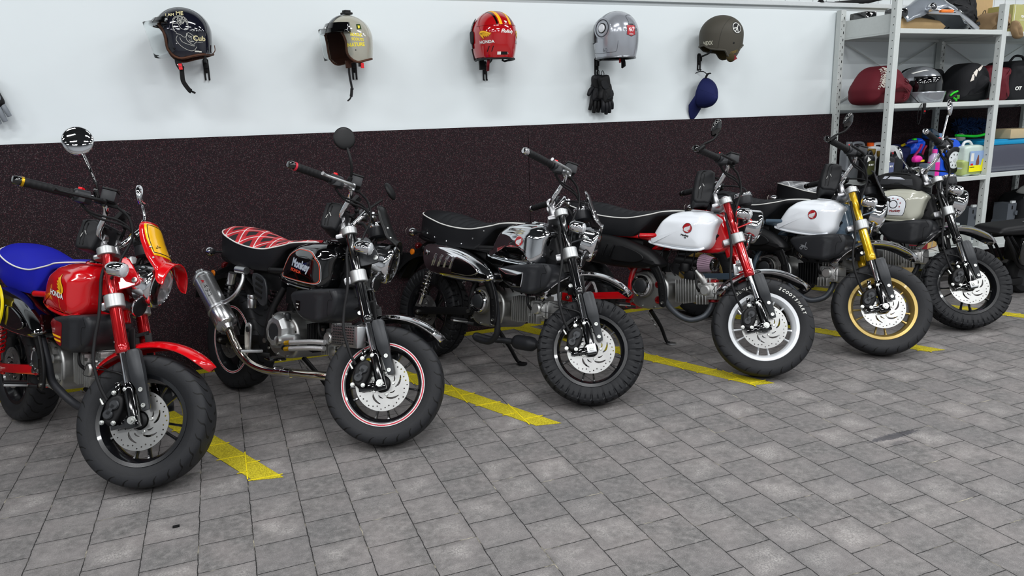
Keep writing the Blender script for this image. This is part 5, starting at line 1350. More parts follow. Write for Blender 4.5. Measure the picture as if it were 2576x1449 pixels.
MB().tube([V((.026 + .014*math.cos(a), .091, -.158 - .011*abs(math.sin(a)))) for a in [PI*k/10 for k in range(11)]], .0015, 6).build('buckle_ring', CH(), st_)
ribbon([(.022, .078, -.17), (.024, .078, -.21), (.022, .078, -.245), (.0, .076, -.285), (-.01, .075, -.292)], .022, .010).build('strap_pad', innerm, st_)
ribbon([(-.008, .075, -.290), (-.028, .073, -.302)], .010, .003).build('strap_end', strapm, st_)
# 2 cream
h2 = Hel(.134, .116, .128)
e2, s2, t2 = helmet('open_face_helmet', 'glossy cream open helmet with yellow lettering and a clear shield', place(203, .735, 1.772, sc_=.96, roll=0), h2, OPEN, OEDGE, mat('helmet_cream', '#a5a396', .1, coat=1, var=0), brown, inbrown)
fs_ = face_shield(e2, h2, .045, -.118, .19, .165, 1.1, visor, .126)
MB().loft([[h2.pt(a, z, g) for a in [(-1.15 + 2.3*k/20) for k in range(21)]] for z, g in ((.070, .002), (.070, .012), (.022, .022), (.020, .003))], closed=False).build('shield_band', BG(), fs_, solid=.003)
for y_ in (-.112, .0, .112):
    a_ = math.asin(y_/.125); MB().ball(h2.pt(a_, .045, .016), .0075, 12).build('press_stud', CH(), fs_)
MB().box((.0, .0, .136), (.05, .05, .012), bev=.003).box((.0, .0, .147), (.036, .034, .014), bev=.003).build('camera_mount', BM(), e2)
MB().loft([[h2.pt(0, 0, 0)*0 + V((h2.a*math.cos(t_)*1.02, y_, h2.c*math.sin(t_)*1.02)) for y_ in (-.018, .018)] for t_ in [math.radians(28 + 55*k/10) for k in range(11)]], closed=False).build('top_strip', mat('strip_grey', '#6d7174', .2, .5), s2, solid=.002)
yl = mat('print_yellow', '#f0dc4a', .4, var=0); gr_ = mat('print_green', '#22380f', .4, var=0)
def D2(me, m, u_, v_, nm='helmet_print', cell=.008, o=1, rot=0, par=None):
    c_, s_ = math.cos(math.radians(23)), math.sin(math.radians(23))
    # view axis: world -Y in helmet coordinates
    ax = Matrix.Rotation(math.radians(-203), 3, 'Z') @ V((0, -1, 0)); xx = Matrix.Rotation(math.radians(-203), 3, 'Z') @ V((1, 0, 0))
    yy = V((0, 0, 1)); xr = (xx*math.cos(rot) + yy*math.sin(rot)); yr = (yy*math.cos(rot) - xx*math.sin(rot))
    return decal(nm, me, m, par or s2, t2, xx*u_ + yy*v_ + ax*.25, xr, yr, .0011*o, cell)
D2(text2d('BEAGLE', .021, .0009, 0, .95), yl, .022, .012, 'helmet_lettering', rot=-.03); D2(text2d('SCOUTS', .020, .0009, 0, .95), yl, .030, -.012, 'helmet_lettering', rot=-.03); D2(text2d('NATURE', .026, .0012, 0, 1.0), yl, .020, -.040, 'helmet_lettering', rot=.08)
D2(fill2d([[(-.014, -.014), (.014, -.012), (.010, .016), (-.014, .014)]]), gr_, .045, .055, 'flag_print'); D2(fill2d([[(-.005, -.008), (.004, -.006), (.007, .008), (-.006, .008)]]), yl, .044, .054, 'flag_print', o=1.8)
D2(fill2d([circ(.0035, 12)]), BM(), .015, -.068, 'vent_hole')
st_ = ribbon([(.055, .06, -.12), (.05, .058, -.16)], .034, .008).build('chin_strap', inbrown, e2)
ribbon([(.05, .058, -.155), (.048, .056, -.20), (.038, .052, -.255), (.036, .050, -.275)], .012, .004).build('strap_web', strapm, st_)
ribbon([(.036, .050, -.27), (.04, .05, -.295), (.045, .05, -.315)], .014, .008).build('strap_pad', strapm, st_)
ribbon([(.043, .05, -.312), (.055, .05, -.328), (.07, .05, -.338)], .008, .003).build('strap_end', strapm, st_)
MB().box((.034, .050, -.272), (.014, .012, .012), bev=.003).build('strap_slider', BM(), st_)
r_ = ribbon([(.0, .10, -.118), (.0, .10, -.155)], .022, .008).build('cheek_tab', strapm, e2)
ribbon([(-.008, .105, -.135), (-.008, .106, -.163)], .018, .006).build('red_tab', redtab, r_)
# 3 red
h3 = Hel(.140, .125, .132, .26)
FULL = [(.3, -.135), (-.3, -.145), (-.3, .3), (.3, .3)]
P3 = [(.2, .05), (.07, .04), (.055, -.02), (.06, -.13), (-.3, -.137), (-.3, .3), (.3, .3)]
e3, s3, t3 = helmet('open_face_helmet', 'red helmet with yellow and black stripes, seen from behind, dark visor', place(101, 1.572, 1.800, sc_=1.0), h3, P3, [(-.13, -.137), (-.09, -.137), (-.04, -.137), (.02, -.137), (.062, -.135), (.06, -.06), (.056, -.02), (.07, .038)], mat('helmet_red', '#a80d14', .08, coat=1, var=0), BM(), innerm)
dark_v = mat('visor_smoke', '#2a2d30', .05, .2, coat=1, var=0)
rg = [[h3.pt(math.radians(a), z, .006) for a in range(-78, 79, 6)] for z in [.085 - .02*k for k in range(9)]]
vz = MB().loft(rg, closed=False).build('smoked_visor', dark_v, e3, solid=.003)
for s_ in (-1, 1): MB().pillow([(.015, .015), (.045, .015), (.045, -.03), (.038, -.048), (.020, -.048), (.013, -.03)], -.005, .005, .003, 3, dome=0).shift(Matrix.Translation(V((0, s_*.128, 0)))).build('visor_hinge', BM(), vz)
axB = Matrix.Rotation(math.radians(-101), 3, 'Z')
def D3(me, m, u_, v_, nm='helmet_print', cell=.008, o=1, rot=0, par=None, yawp=0):
    A = axB @ Matrix.Rotation(math.radians(yawp), 3, 'Z'); ax = A @ V((0, -1, 0)); xx = A @ V((1, 0, 0)); yy = V((0, 0, 1))
    xr = (xx*math.cos(rot) + yy*math.sin(rot)); yr = (yy*math.cos(rot) - xx*math.sin(rot))
    return decal(nm, me, m, par or s3, t3, xx*u_ + yy*v_ + ax*.25, xr, yr, .0011*o, cell)
ym = mat('logo_yellow', '#f0b21c', .3, var=0)
for y_, w_, m_ in ((.030, .017, ym), (-.030, .017, ym), (.050, .010, BG()), (-.050, .010, BG())):
    mb = MB(); rg = []
    for k in range(30):
        t_ = math.radians(lerp(30, 162, k/29)); x_ = h3.a*1.005*math.cos(t_)*(1.04 if math.cos(t_) < 0 else 1); zt = h3.c*math.sin(t_)
        row = []
        for q in (-.5, -.17, .17, .5):
            yy = y_ + q*w_; k2 = max(0, 1 - (abs(yy)/h3.b)**2.15)**(1/2.15)
            row.append(V((x_*k2*1.0, yy, zt*k2 + .0)) * 1.006)
        rg.append(row)
    # press onto the shell
    for row in rg:
        for p in row:
            h_ = t3.ray_cast(p*1.5, -p.normalized(), 1.)[0]
            if h_ is not None: p.xyz = h_*1.006
    mb.loft(rg, closed=False).build('yellow_stripe' if m_ is ym else 'black_stripe', m_, s3)
MB().tube([h3.pt(math.radians(a), .042, .001) for a in range(95, 266, 6)], .0022, 6).build('shell_seam', mat('helmet_red', '', 0), s3)
# frame on the back: world -Y view yawed so that the artwork faces back/left
honda(s3, t3, (-.068, -.20, -.045), (1, 0, 0), (0, 0, 1), .034, wrot=-1.1, ws=1.6, wo=(-.1, 1.15), flip=True) if False else None
def H3(u_, v_, yawp, size, wr=.9):
    A = axB @ Matrix.Rotation(math.radians(yawp), 3, 'Z'); ax = A @ V((0, -1, 0)); xx = A @ V((1, 0, 0))
    honda(s3, t3, xx*u_ + V((0, 0, v_)) + ax*.25, xx, (0, 0, 1), size, wrot=wr, ws=1.5, wo=(-.2, 1.35), flip=True, wst=1.25)
H3(-.018, -.048, -30, .034, -.95)
H3(-.0, -.048, 58, .034, -.95)
D3(text2d('Monkey', .024, .0011, .2, .95), WHI(), .030, .006, 'helmet_lettering', yawp=0)
D3(fill2d([wing(.016, .3), wing(.016, -.3, True)][:1]), WHI(), .026, .060, 'small_wing'); D3(text2d('Honda', .007, .0003), WHI(), .027, .044, 'helmet_lettering', .02)
D3(fill2d([[(-.02, -.008), (.02, -.008), (.02, .008), (-.02, .008)]]), mat('label_black', '#070707', .3), .012, -.110, 'rear_label'); D3(fill2d([[(-.010, -.008), (.010, -.008), (.010, .008), (-.010, .008)]]), WHI(), -.019, -.110, 'rear_label'); D3(text2d('L', .011, .0005), WHI(), .036, -.109, 'size_letter', .02)
for q in (0, .02): D3(fill2d(stroke([(-.07 + q, -.07), (-.078 + q, -.10)], .004)), BM(), 0, 0, 'vent_slot')
ribbon([(.05, .06, -.13), (.045, .06, -.19)], .03, .012, (0, 1, 0)).build('chin_strap', strapm, e3)
ribbon([(-.06, .075, -.13), (-.055, .078, -.17), (-.02, .06, -.20)], .016, .006, (0, 1, 0)).build('red_tab', mat('dark_red_tab', '#7a1520', .5), e3)
# 4 silver full face
h4 = Hel(.140, .132, .135, .30)
P4 = [(.3, .055), (.06, .048), (.055, -.05), (.3, -.06), (.3, -.142), (-.3, -.142), (-.3, .3), (.3, .3)]
silv = mat('helmet_silver', '#a9adb4', .2, .45, coat=.8, var=0)
e4, s4, t4 = helmet('full_face_helmet', 'metallic silver helmet with a round side pivot and red anniversary crest', place(98, 2.378, 1.812, sc_=1.0), h4, P4, [(-.12, -.142), (-.06, -.142), (.0, -.142), (.06, -.142), (.12, -.142)], silv, mat('trim_grey', '#7a7c80', .3, .6), innerm)
A4 = Matrix.Rotation(math.radians(-98), 3, 'Z')
def D4(me, m, u_, v_, yawp, nm='helmet_print', cell=.008, o=1.):
    A = A4 @ Matrix.Rotation(math.radians(yawp), 3, 'Z'); ax = A @ V((0, -1, 0)); xx = A @ V((1, 0, 0))
    return decal(nm, me, m, s4, t4, xx*u_ + V((0, 0, v_)) + ax*.25, xx, (0, 0, 1), .0011*o, cell)
lnm = mat('print_line_grey', '#3c3e44', .4, var=0); wb = mat('pivot_white', '#dfe2e6', .2, coat=.5, var=0)
pv = V((-.030, .1235, .028))
po_ = MB().lathe([(.062, -.004), (.062, .002), (.058, .003)], pv, (-.24, 1, .06), 40).build('pivot_plate', silv, e4)
MB().lathe([(.052, .0), (.052, .0045), (.046, .0045), (.046, .001)], pv, (-.24, 1, .06), 40, cap=False).build('pivot_ring', lnm, po_)
MB().lathe([(.024, 0), (.024, .010), (.020, .013), (.006, .013)], pv, (-.24, 1, .06), 32).build('pivot_knob', wb, po_)
MB().lathe([(.030, 0), (.030, .006), (.026, .007)], pv, (-.24, 1, .06), 32).build('pivot_collar', BM(), po_)
MB().loft([[h4.pt(math.radians(a), z, .008) for a in range(-80, 81, 8)] for z in [.07 - .02*k for k in range(7)]], closed=False).build('clear_visor', dark_v, e4, solid=.003)
D4(fill2d(stroke([(-.12, -.085), (-.118, -.112), (-.02, -.115), (.02, -.112), (.032, -.10), (.04, -.05)], .0018, 3)), lnm, 0, 0, -40, 'pin_line')
D4(text2d('60', .032, -.0004), lnm, .0, -.100, -60, 'helmet_lettering')
D4(fill2d(stroke([(-.045, .045), (-.042, .085), (-.02, .1), (.03, .1), (.05, .08), (.055, .02), (.05, -.09), (.045, -.10)], .002, 4)), lnm, 0, 0, 25, 'pin_line')
crest = [(-.030, .022), (-.018, .026), (.018, .026), (.030, .022), (.027, -.002), (.030, -.026), (.0, -.036), (-.030, -.026), (-.027, -.002)]
D4(fill2d([grow(crest, .004)]), lnm, .035, .012, -4, 'crest_outline', o=.8)
D4(fill2d([crest]), mat('crest_red', '#b1121f', .3, coat=.6, var=0), .035, .012, -4, 'crest')
D4(text2d('60', .034, .0002), wb, .035, .012, -4, 'crest_number', o=1.7); D4(text2d('Monkey', .012, .0005), lnm, .035, .044, -4, 'crest_word', o=1.3); D4(text2d('HONDA', .008, .0003), wb, .035, -.014, -4, 'crest_word', .02, 1.7)
for q in (-1, 1): D4(fill2d([circ(.007, 20), circ(.004, 20)]), lnm, .035 + q*.042, .014, -4, 'crest_ring', o=1.2)
st_ = ribbon([(.0, -.05, -.14), (-.005, -.055, -.165), (-.02, -.045, -.195)], .030, .010).build('chin_strap', strapm, e4)
ribbon([(.01, -.04, -.142), (.012, -.042, -.168)], .012, .006).build('red_tab', redtab, st_)
# 5 olive
h5 = Hel(.142, .120, .128, .27)
P5 = [(.3, -.045), (.125, -.062), (.092, -.088), (.035, -.098), (.0, -.103), (-.018, -.132), (-.04, -.148), (-.078, -.140), (-.108, -.092), (-.3, -.06), (-.3, .3), (.3, .3)]
olive = mat('helmet_olive_matte', '#45423a', .6, nb=.15, nscale=300)
e5, s5, t5 = helmet('open_face_helmet', 'matte olive helmet with a white peace sign, tilted forward on its hook', place(158, 3.162, 1.812, sc_=.98), h5, P5, [(-.135, -.072), (-.108, -.094), (-.090, -.125), (-.075, -.143), (-.04, -.149), (-.018, -.133), (-.002, -.105), (.035, -.099), (.09, -.090), (.122, -.066)], olive, olive, mat('lining_olive_brown', '#3a3118', .8, nb=.3))
A5 = Matrix.Rotation(math.radians(-158), 3, 'Z')
def D5(me, m, u_, v_, yawp, nm='helmet_print', cell=.008, o=1., rot=0):
    A = A5 @ Matrix.Rotation(math.radians(yawp), 3, 'Z'); ax = A @ V((0, -1, 0)); xx = A @ V((1, 0, 0)); yy = V((0, 0, 1))
    xr = (xx*math.cos(rot) + yy*math.sin(rot)); yr = (yy*math.cos(rot) - xx*math.sin(rot))
    return decal(nm, me, m, s5, t5, xx*u_ + V((0, 0, v_)) + ax*.25, xr, yr, .0011*o, cell)
D5(fill2d([circ(.037, 40)]), BM(), .018, .035, 8, 'patch'); D5(fill2d([circ(.033, 40), circ(.029, 40)]), WHI(), .018, .035, 8, 'peace_ring', o=1.8)
for a_, b_ in (((0, -.031), (0, .031)), ((0, 0), (-.022, .022)), ((0, 0), (.022, .022))): D5(fill2d(stroke([a_, b_], .005)), WHI(), .018, .035, 8, 'peace_bar', o=1.8, rot=2.5)
D5(text2d('NEXX', .034, .0012, 0, .72), mat('letter_sand', '#b9b7a6', .5, var=0), -.045, -.055, -55, 'helmet_lettering')
D5(fill2d([[(-.026, -.007), (.026, -.007), (.026, .007), (-.026, .007)], [(-.023, -.0045), (.023, -.0045), (.023, .0045), (-.023, .0045)]]), mat('label_gold', '#8a7436', .5), -.005, -.115, 15, 'label_frame', rot=.25); D5(dashes(.030, .004, 4), mat('label_gold', '#8a7436', .5), -.005, -.115, 15, 'label_text', .02, rot=.25)
D5(fill2d(stroke([(-.03, -.09), (-.02, -.02), (.0, .04), (.04, .09), (.09, .115)], .0016, 5)), mat('seam_olive', '#2f2d27', .7), 0, 0, -30, 'shell_seam')
D5(fill2d([circ(.006, 12), ]), BM(), -.02, -.06, 15, 'vent_hole')
MB().ball((-.045, .095, -.150), .030, 16, (1, .5, 1)).build('cheek_pad', mat('lining_olive_brown', '', 0), e5); ribbon([(-.06, .10, -.14), (-.075, .10, -.165)], .022, .010).build('red_tab', mat('dark_red_tab', '', 0), e5)

# ================================================================= gloves and cap hanging from the hooks
def glove(label, loc, rot, m1, m2=None, s_=1.):
    e = thing('riding_glove', label, 'glove', loc, rot); e.scale = (s_,)*3
    cuff = [(-.034, .0), (.036, .005), (.045, -.05), (.048, -.085), (-.030, -.085), (-.036, -.05)]
    palm = [(-.034, -.05), (.045, -.045), (.056, -.10), (.058, -.14), (.040, -.155), (-.01, -.16), (-.030, -.15), (-.034, -.10)]
    b = MB().pillow(cuff, -.020, .020, .014, 4).build('cuff', m1, e)
    p = MB().pillow(palm, -.019, .019, .015, 4, dome=.5).build('palm', m1, e)
    for i, (x, L_, sp, r_) in enumerate(((-.024, .070, -.14, .0125), (-.001, .085, -.04, .013), (.022, .080, .05, .013), (.044, .062, .16, .0115))):
        a = V((x, 0, -.142)); d_ = V((sp, -.12, -1)).normalized(); k = a + d_*L_*.5; t_ = k + V((sp*.6, .22, -1)).normalized()*L_*.5
        MB().tube([a - d_*.02, a + d_*.01, k, t_, t_ + (t_-k).normalized()*.004], [r_*.95, r_, r_*1.02, r_*.92, r_*.35], 12, sm=5).build('finger', m2 or m1, e)
    MB().tube([V((-.026, -.006, -.075)), V((-.046, -.014, -.095)), V((-.054, -.016, -.12)), V((-.052, -.014, -.128))], [.015, .0145, .013, .005], 12, sm=5).build('thumb', m1, e)
    MB().pillow([(-.036, -.02), (.0, -.03), (.02, -.07), (-.02, -.075), (-.042, -.05)], -.026, -.020, .003, 3, dome=0).build('wrist_strap', m2 or m1, e)
    MB().pillow([(-.01, -.10), (.045, -.085), (.052, -.125), (.0, -.14)], -.024, -.018, .004, 3, dome=.3).build('back_panel', m2 or m1, e)
    MB().tube([V((.0, 0, .0)), V((-.008, .004, .02)), V((.0, .0, .036)), V((.010, .0, .02)), V((.004, 0, .0))], .0022, 6, sm=4).build('hanging_loop', m1, e)
    return e
gk = mat('glove_black', '#0d0d0f', .6, nb=.4, nscale=220); gk2 = mat('glove_dark', '#141519', .5, nb=.4, nscale=180)
glove('black riding glove hanging in front under the silver helmet', (2.335, 4.285, 1.565), (0, math.radians(-8), math.radians(15)), gk, gk2, 1.02)
glove('black riding glove mostly hidden behind the other under the silver helmet', (2.318, 4.325, 1.572), (0, math.radians(6), math.radians(-8)), gk2, gk, 1.0)
glove('dark glove cut off by the left edge, pale patch above its fingertip', (-1.005, 4.30, 1.605), (0, math.radians(-13), 0), gk, mat('glove_grey', '#7f858b', .6), 1.0)
navy = mat('cap_navy_cloth', '#141c4e', .8, nb=.3, nscale=300)
cap_rot = Matrix(((-.25, 0, .968), (0, 1, 0), (-.968, 0, -.25)))
ce = thing('baseball_cap', 'navy blue baseball cap hanging by its strap under the olive helmet', 'cap', (3.115, 4.325, 1.455)); ce.rotation_euler = (Matrix.Rotation(math.radians(-66), 3, 'Z') @ cap_rot).to_euler()
rg = []
for i in range(13):
    t_ = PI/2*i/12; k = math.cos(t_); 
    rg.append([V((.098*k*math.cos(a)*(1 if math.cos(a) > 0 else 1.02), .080*k*math.sin(a), .115*math.sin(t_)**.9*(1.0 + .08*math.cos(a)) - .012*math.cos(a*6)*0)) + V((0, 0, 0)) for a in [2*PI*j/48 for j in range(48)]])
cw = MB().loft(rg, cap0=False).build('crown', navy, ce, ang=80, solid=.003)
rg = []
for i in range(9):
    q = i/8; row = []
    for j in range(17):
        y_ = (j/8 - 1); ed = math.sqrt(max(0, 1 - y_*y_*.96)); x0 = .090*math.sqrt(max(0, 1 - (y_*.99)**2)) - .004; x1 = .06 + .145*ed
        row.append(V((lerp(x0, max(x1, x0 + .002), q), .082*y_, .006 - (.026*y_*y_ + .010)*q)))
    rg.append(row)
MB().loft(rg, closed=False).build('brim', navy, ce, ang=80, solid=.004)
MB().ball((0, 0, .115), .007, 12).build('button', navy, cw)
for k in range(6):
    a = PI*k/3 + .26; MB().tube([V((.099*math.cos(t_)*math.cos(a), .081*math.cos(t_)*math.sin(a), .116*math.sin(t_)**.9*(1 + .08*math.cos(a)))) for t_ in [PI/2*j/10 for j in range(11)]], .0014, 6).build('seam', navy, cw)
tc_ = bvh(cw)
decal('oval_logo', fill2d([circ(.018, 32, (0, 0), .011), circ(.015, 32, (0, 0), .0075)]), WHI(), cw, tc_, (.26, 0, .20), (0, 1, 0), (-.7, 0, .7), .0028, .008)
ribbon([(-.090, -.02, .01), (-.125, -.02, .02), (-.135, .0, .03)], .014, .004, (0, 0, 1)).build('rear_strap', strapm, ce)
MB().tube([V((-.12, .0, .01)), V((-.135, -.01, -.02)), V((-.125, -.012, -.06)), V((-.10, -.012, -.09))], .003, 6, sm=4).build('strap_tail', strapm, ce)

# ================================================================= shelving
SX = [4.30, 5.325, 6.35, 7.375]; YF, YB = 3.85, 4.325
shm = mat('shelf_white_paint', '#c3c8c6', .42, nb=.04); holem = mat('hole_dark', '#101010', .9)
she = thing('metal_shelving', 'tall white slotted steel shelving full of gear, at the right against the wall', 'shelf', (SX[0], YB, 0))
T_ = Matrix.Translation(-V((SX[0], YB, 0)))
for i, x in enumerate(SX):
    for yy, fr in ((YF, True), (YB, False)):
        top = 2.06 if (i == 0 and fr) else 2.005
        po = MB().box((x + .0, yy, top/2), (.046, .046, top), bev=.003).build('post', shm, she, T_, flat=True)
        mb = MB(); k = 0; z = .1
        while z < top - .02:
            if fr:
                mb.cyl((x - .0225, yy - .004, z), (x - .0236, yy - .004, z), .0036, n=8)
            else:
                mb.box((x + .006, yy - .0232, z), (.006, .001, .018)); 
                mb.cyl((x - .014, yy - .0225, z + .025), (x - .014, yy - .0236, z + .025), .003, n=8)
            z += .05
        o_ = mb.build('post_hole', holem, po, T_, flat=True); o_['kind'] = 'stuff'
LV = [(1.825, 0), (1.337, 0), (.800, 0), (.262, 0)]
for i in range(3):
    x0, x1 = SX[i] + .023, SX[i+1] - .023
    for k, (z, _) in enumerate(LV):
        if i and k == 0: z = 1.815
        if i and k == 2: z = .812
        dk = MB().box(((x0+x1)/2, (YF+YB)/2, z - .008), (x1-x0, YB-YF, .010)).build('shelf_deck', shm, she, T_, flat=True)
        MB().box(((x0+x1)/2, YF - .012, z - .014), (x1-x0, .022, .032), bev=.003).build('front_beam', shm, dk, T_, flat=True)
        MB().box(((x0+x1)/2, YB + .012, z - .014), (x1-x0, .016, .032), bev=.002).build('rear_beam', shm, dk, T_, flat=True)
        for xx in ((x0 + .004, x1 - .004)): MB().box((xx, (YF+YB)/2, z - .01 + (.05 if k == 0 and xx < x0 + .1 else 0)), (.006, YB - YF - .04, .04 + (.09 if k == 0 and xx < x0 + .1 else 0))).build('side_rail', shm, dk, T_, flat=True)
    for (za, zb) in ((1.30, .85), (1.80, 1.36)):
        for (xa, xb) in ((x0, x1), (x1, x0)): MB().cyl((xa, YB + .012, za), (xb, YB + .012 + (.004 if xa > xb else 0), zb), .004, n=8).build('cross_brace', shm, she, T_)

def box_t(name, label, cat, c, d, m, rz=0, bev=.003, extra=None, rx=0):
    e = thing(name, label, cat, (c[0], c[1], c[2] - d[2]/2), (rx, 0, rz))
    b_ = MB().box((0, 0, d[2]/2), d, bev=bev).build('box_body', m, e, flat=False)
    if extra: extra(e, b_, d)
    return e
card = mat('cardboard', '#b89b70', .8, nb=.15); card2 = mat('cardboard_pale', '#b7a583', .8, nb=.15); tapem = mat('parcel_tape', '#a08a5e', .35)
def flaps(e, b_, d):
    MB().box((0, 0, d[2] + .001), (d[0]*.98, .045, .0012)).build('parcel_tape', tapem, b_)
    MB().box((0, -d[1]/2 - .0008, d[2]*.72), (.045, .0012, d[2]*.5)).build('parcel_tape', tapem, b_)
def blob(name, label, cat, loc, prof, yd, m, er=.03, extra=None, rz=0, part='body', lump=.006, sm=5, wf=None):
    """soft goods: rounded outline (x,z) with depth yd, gently rumpled"""
    e = thing(name, label, cat, loc, (0, 0, rz))
    mb = MB().pillow(prof, -yd/2, yd/2, er, sm, wf, dome=.5, steps=6)
    if lump:
        for v in mb.bm.verts:
            n_ = noise.noise(V(v.co)*14 + V(loc)); n2 = noise.noise(V(v.co)*35)
            v.co += V((n_, n2, n_*.6)) * lump
    b_ = mb.build(part, m, e, ang=80)
    if extra: extra(e, b_)
    return e, b_
# ---- top shelf
Z1 = 1.826
fm = mat('fender_grey_blue', '#8d949c', .18, .3, coat=1, var=0)
fe = thing('motorcycle_rear_fender', 'grey painted motorcycle rear fender with amber marker lamp on the top shelf', 'motorcycle part', (4.80, 3.96, Z1))
rg = []
for k in range(25):
    t_ = k/24; x = lerp(-.36, .36, t_)
    zc = interp([(-.36, .10), (-.28, .165), (-.18, .215), (-.02, .225), (.10, .185), (.20, .105), (.30, .035), (.36, .02)], x)
    wd = interp([(-.36, .06), (-.2, .095), (.1, .10), (.36, .085)], x); dp = interp([(-.36, .05), (-.28, .085), (-.18, .10), (0, .075), (.15, .07), (.36, .03)], x)
    row = [V((x + .02*abs(q)*(1 if x < 0 else -1), wd*q, zc - dp*abs(q)**2.4)) for q in [j/8 - 1 for j in range(17)]]
    rg.append(row)
fo_ = MB().loft(rg, closed=False).build('fender_shell', fm, fe, ang=80, solid=.004)
MB().bar((-.20, -.103, .118), (.10, -.106, .112), .012, .036, bev=.005).bar((.09, -.106, .115), (.30, -.10, .005), .012, .030, bev=.005).build('strut', CH(), fe)
MB().box((-.045, -.118, .119), (.115, .014, .022), bev=.006).build('marker_lens', mat('marker_orange', '#e8760c', .25, coat=.8, var=0), fe)
MB().lathe([(.022, 0), (.027, .01), (.027, .045), (.022, .05)], (-.20, -.10, .135), (-.2, -1, .1), 28).build('turn_signal', CH(), fe)
MB().lathe([(.022, .046), (.018, .053), (.001, .055)], (-.20, -.10, .135), (-.2, -1, .1), 28).build('signal_lens', mat('smoke_lens', '#3a3c40', .1, .2, coat=1), fe)
MB().lathe([(.009, 0), (.009, .006), (.004, .006)], (.045, -.113, .118), (0, -1, 0), 14).build('strut_bolt', CH(), fe)
MB().box((.315, -.055, .03), (.10, .02, .025), Matrix.Rotation(-.5, 3, 'Y'), .004).build('plate_mount', BM(), fe)
MB().box((-.38, 0, .115), (.12, .10, .06), bev=.02).build('tail_block', BG(), fe)
MB().pillow([(-.34, .001), (-.33, .09), (.02, .07), (.05, .001)], -.02, .13, .01, 2, dome=0).build('support_block', card, fe)
box_t('cardboard_box', 'taped cardboard box lying under the grey fender on the top shelf', 'box', (4.66, 4.225, Z1 + .05), (.34, .13, .10), card, extra=flaps)
blob('jacket', 'folded black jacket heaped on the top shelf behind the fender', 'jacket', (5.16, 4.15, Z1), [(-.13, .003), (-.17, .10), (-.16, .20), (-.05, .26), (.12, .26), (.16, .18), (.165, .07), (.12, .002)], .24, mat('jacket_black', '#17181b', .7, nb=.3, nscale=160), .05, lump=.012, extra=lambda e, b_: (MB().tube([V((-.12, -.126, .20)), V((.02, -.134, .17)), V((.14, -.122, .10))], .005, 8, sm=4).build('seam', BM(), b_), MB().tube([V((.02, -.13, .25)), V((.05, -.135, .15)), V((.02, -.13, .03))], .003, 6, sm=4).build('zipper', BM(), b_)))
def chain(e, b_, d):
    mb = MB()
    for k in range(3):
        c_ = V((-.02 + k*.03, -d[1]/2 - .001, d[2]*.35 + k*.03)); mb.tube([c_ + V((.014*math.cos(a)*.8 - .008*math.sin(a), 0, .016*math.cos(a)*.8 + .008*math.sin(a))) for a in [2*PI*j/16 for j in range(16)]], .0025, 6, closed=True)
    build_each(mb, 'printed_link', BM(), b_)
box_t('cardboard_box', 'tall cardboard carton with black printed links beside the folded jacket', 'box', (5.50, 4.235, Z1 + .15), (.24, .15, .30), card, rz=-.05, extra=chain)
crump = mat('kraft_paper', '#8c7456', .85, nb=.9, nscale=12)
blob('paper_bag', 'crumpled brown paper bag hanging over the end of the top shelf', 'bag', (5.41, 3.98, Z1), [(-.10, .003), (-.12, .05), (-.08, .12), (.0, .14), (.05, .10), (.058, .01), (.0, .002)], .20, crump, .04, lump=.024)
blob('paper_bundle', 'tan paper-wrapped bundle sagging off the shelf beside the right hand post', 'bundle', (5.415, 3.815, 1.828), [(-.035, .055), (.015, .05), (.055, -.005), (.07, -.045), (.045, -.062), (.0, -.05), (-.035, .0)], .05, crump, .02, lump=.006)
gb_ = box_t('storage_box', 'pale olive box with a small printed word on the top shelf', 'box', (5.72, 4.06, 1.815 + .105), (.29, .20, .21), mat('box_olive_green', '#a9a66a', .6))
MB().mesh(text2d('PEANUTS', .026, .001, 0, .8), Matrix.Translation((-.01, -.1012, .125)) @ Matrix.Rotation(PI/2, 4, 'X')).build('box_lettering', mat('print_pale', '#e4e4dc', .5), gb_.children[0], flat=True)
MB().box((-.01, -.1006, .10), (.11, .001, .003)).build('print_line', mat('print_pale', '', 0), gb_.children[0]); MB().box((-.125, -.1006, .105), (.004, .001, .20)).build('print_line', mat('print_pale', '', 0), gb_.children[0])
box_t('cardboard_box', 'brown cardboard box at the very back of the second bay, top shelf', 'box', (6.1, 4.15, 1.815 + .12), (.36, .25, .24), card, extra=flaps)
# ledge tools above the panel
um = thing('folded_umbrella', 'long black folded umbrella lying along the ledge above the white panel', 'umbrella', (4.45, WY - .015, 2.062))
MB().tube([V((-.20, 0, .0)), V((-.05, 0, .008)), V((.05, 0, .012)), V((.25, 0, .04))], [.006, .012, .024, .014], 12, sm=4).build('canopy', mat('umbrella_black', '#121214', .7, nb=.3), um)
MB().tube([V((-.20, 0, 0)), V((-.30, 0, -.001))], .004, 8).build('handle', BM(), um)
MB().lathe([(.026, -.003), (.020, .006), (.004, .03), (.003, .05)], (-.33, 0, 0), (0, 0, 1), 16).build('stand_cone', BM(), um)
box_t('tool_case', 'small black case at the left end of the top shelf', 'case', (4.375, 4.20, Z1 + .075), (.10, .15, .15), BG(), bev=.012)
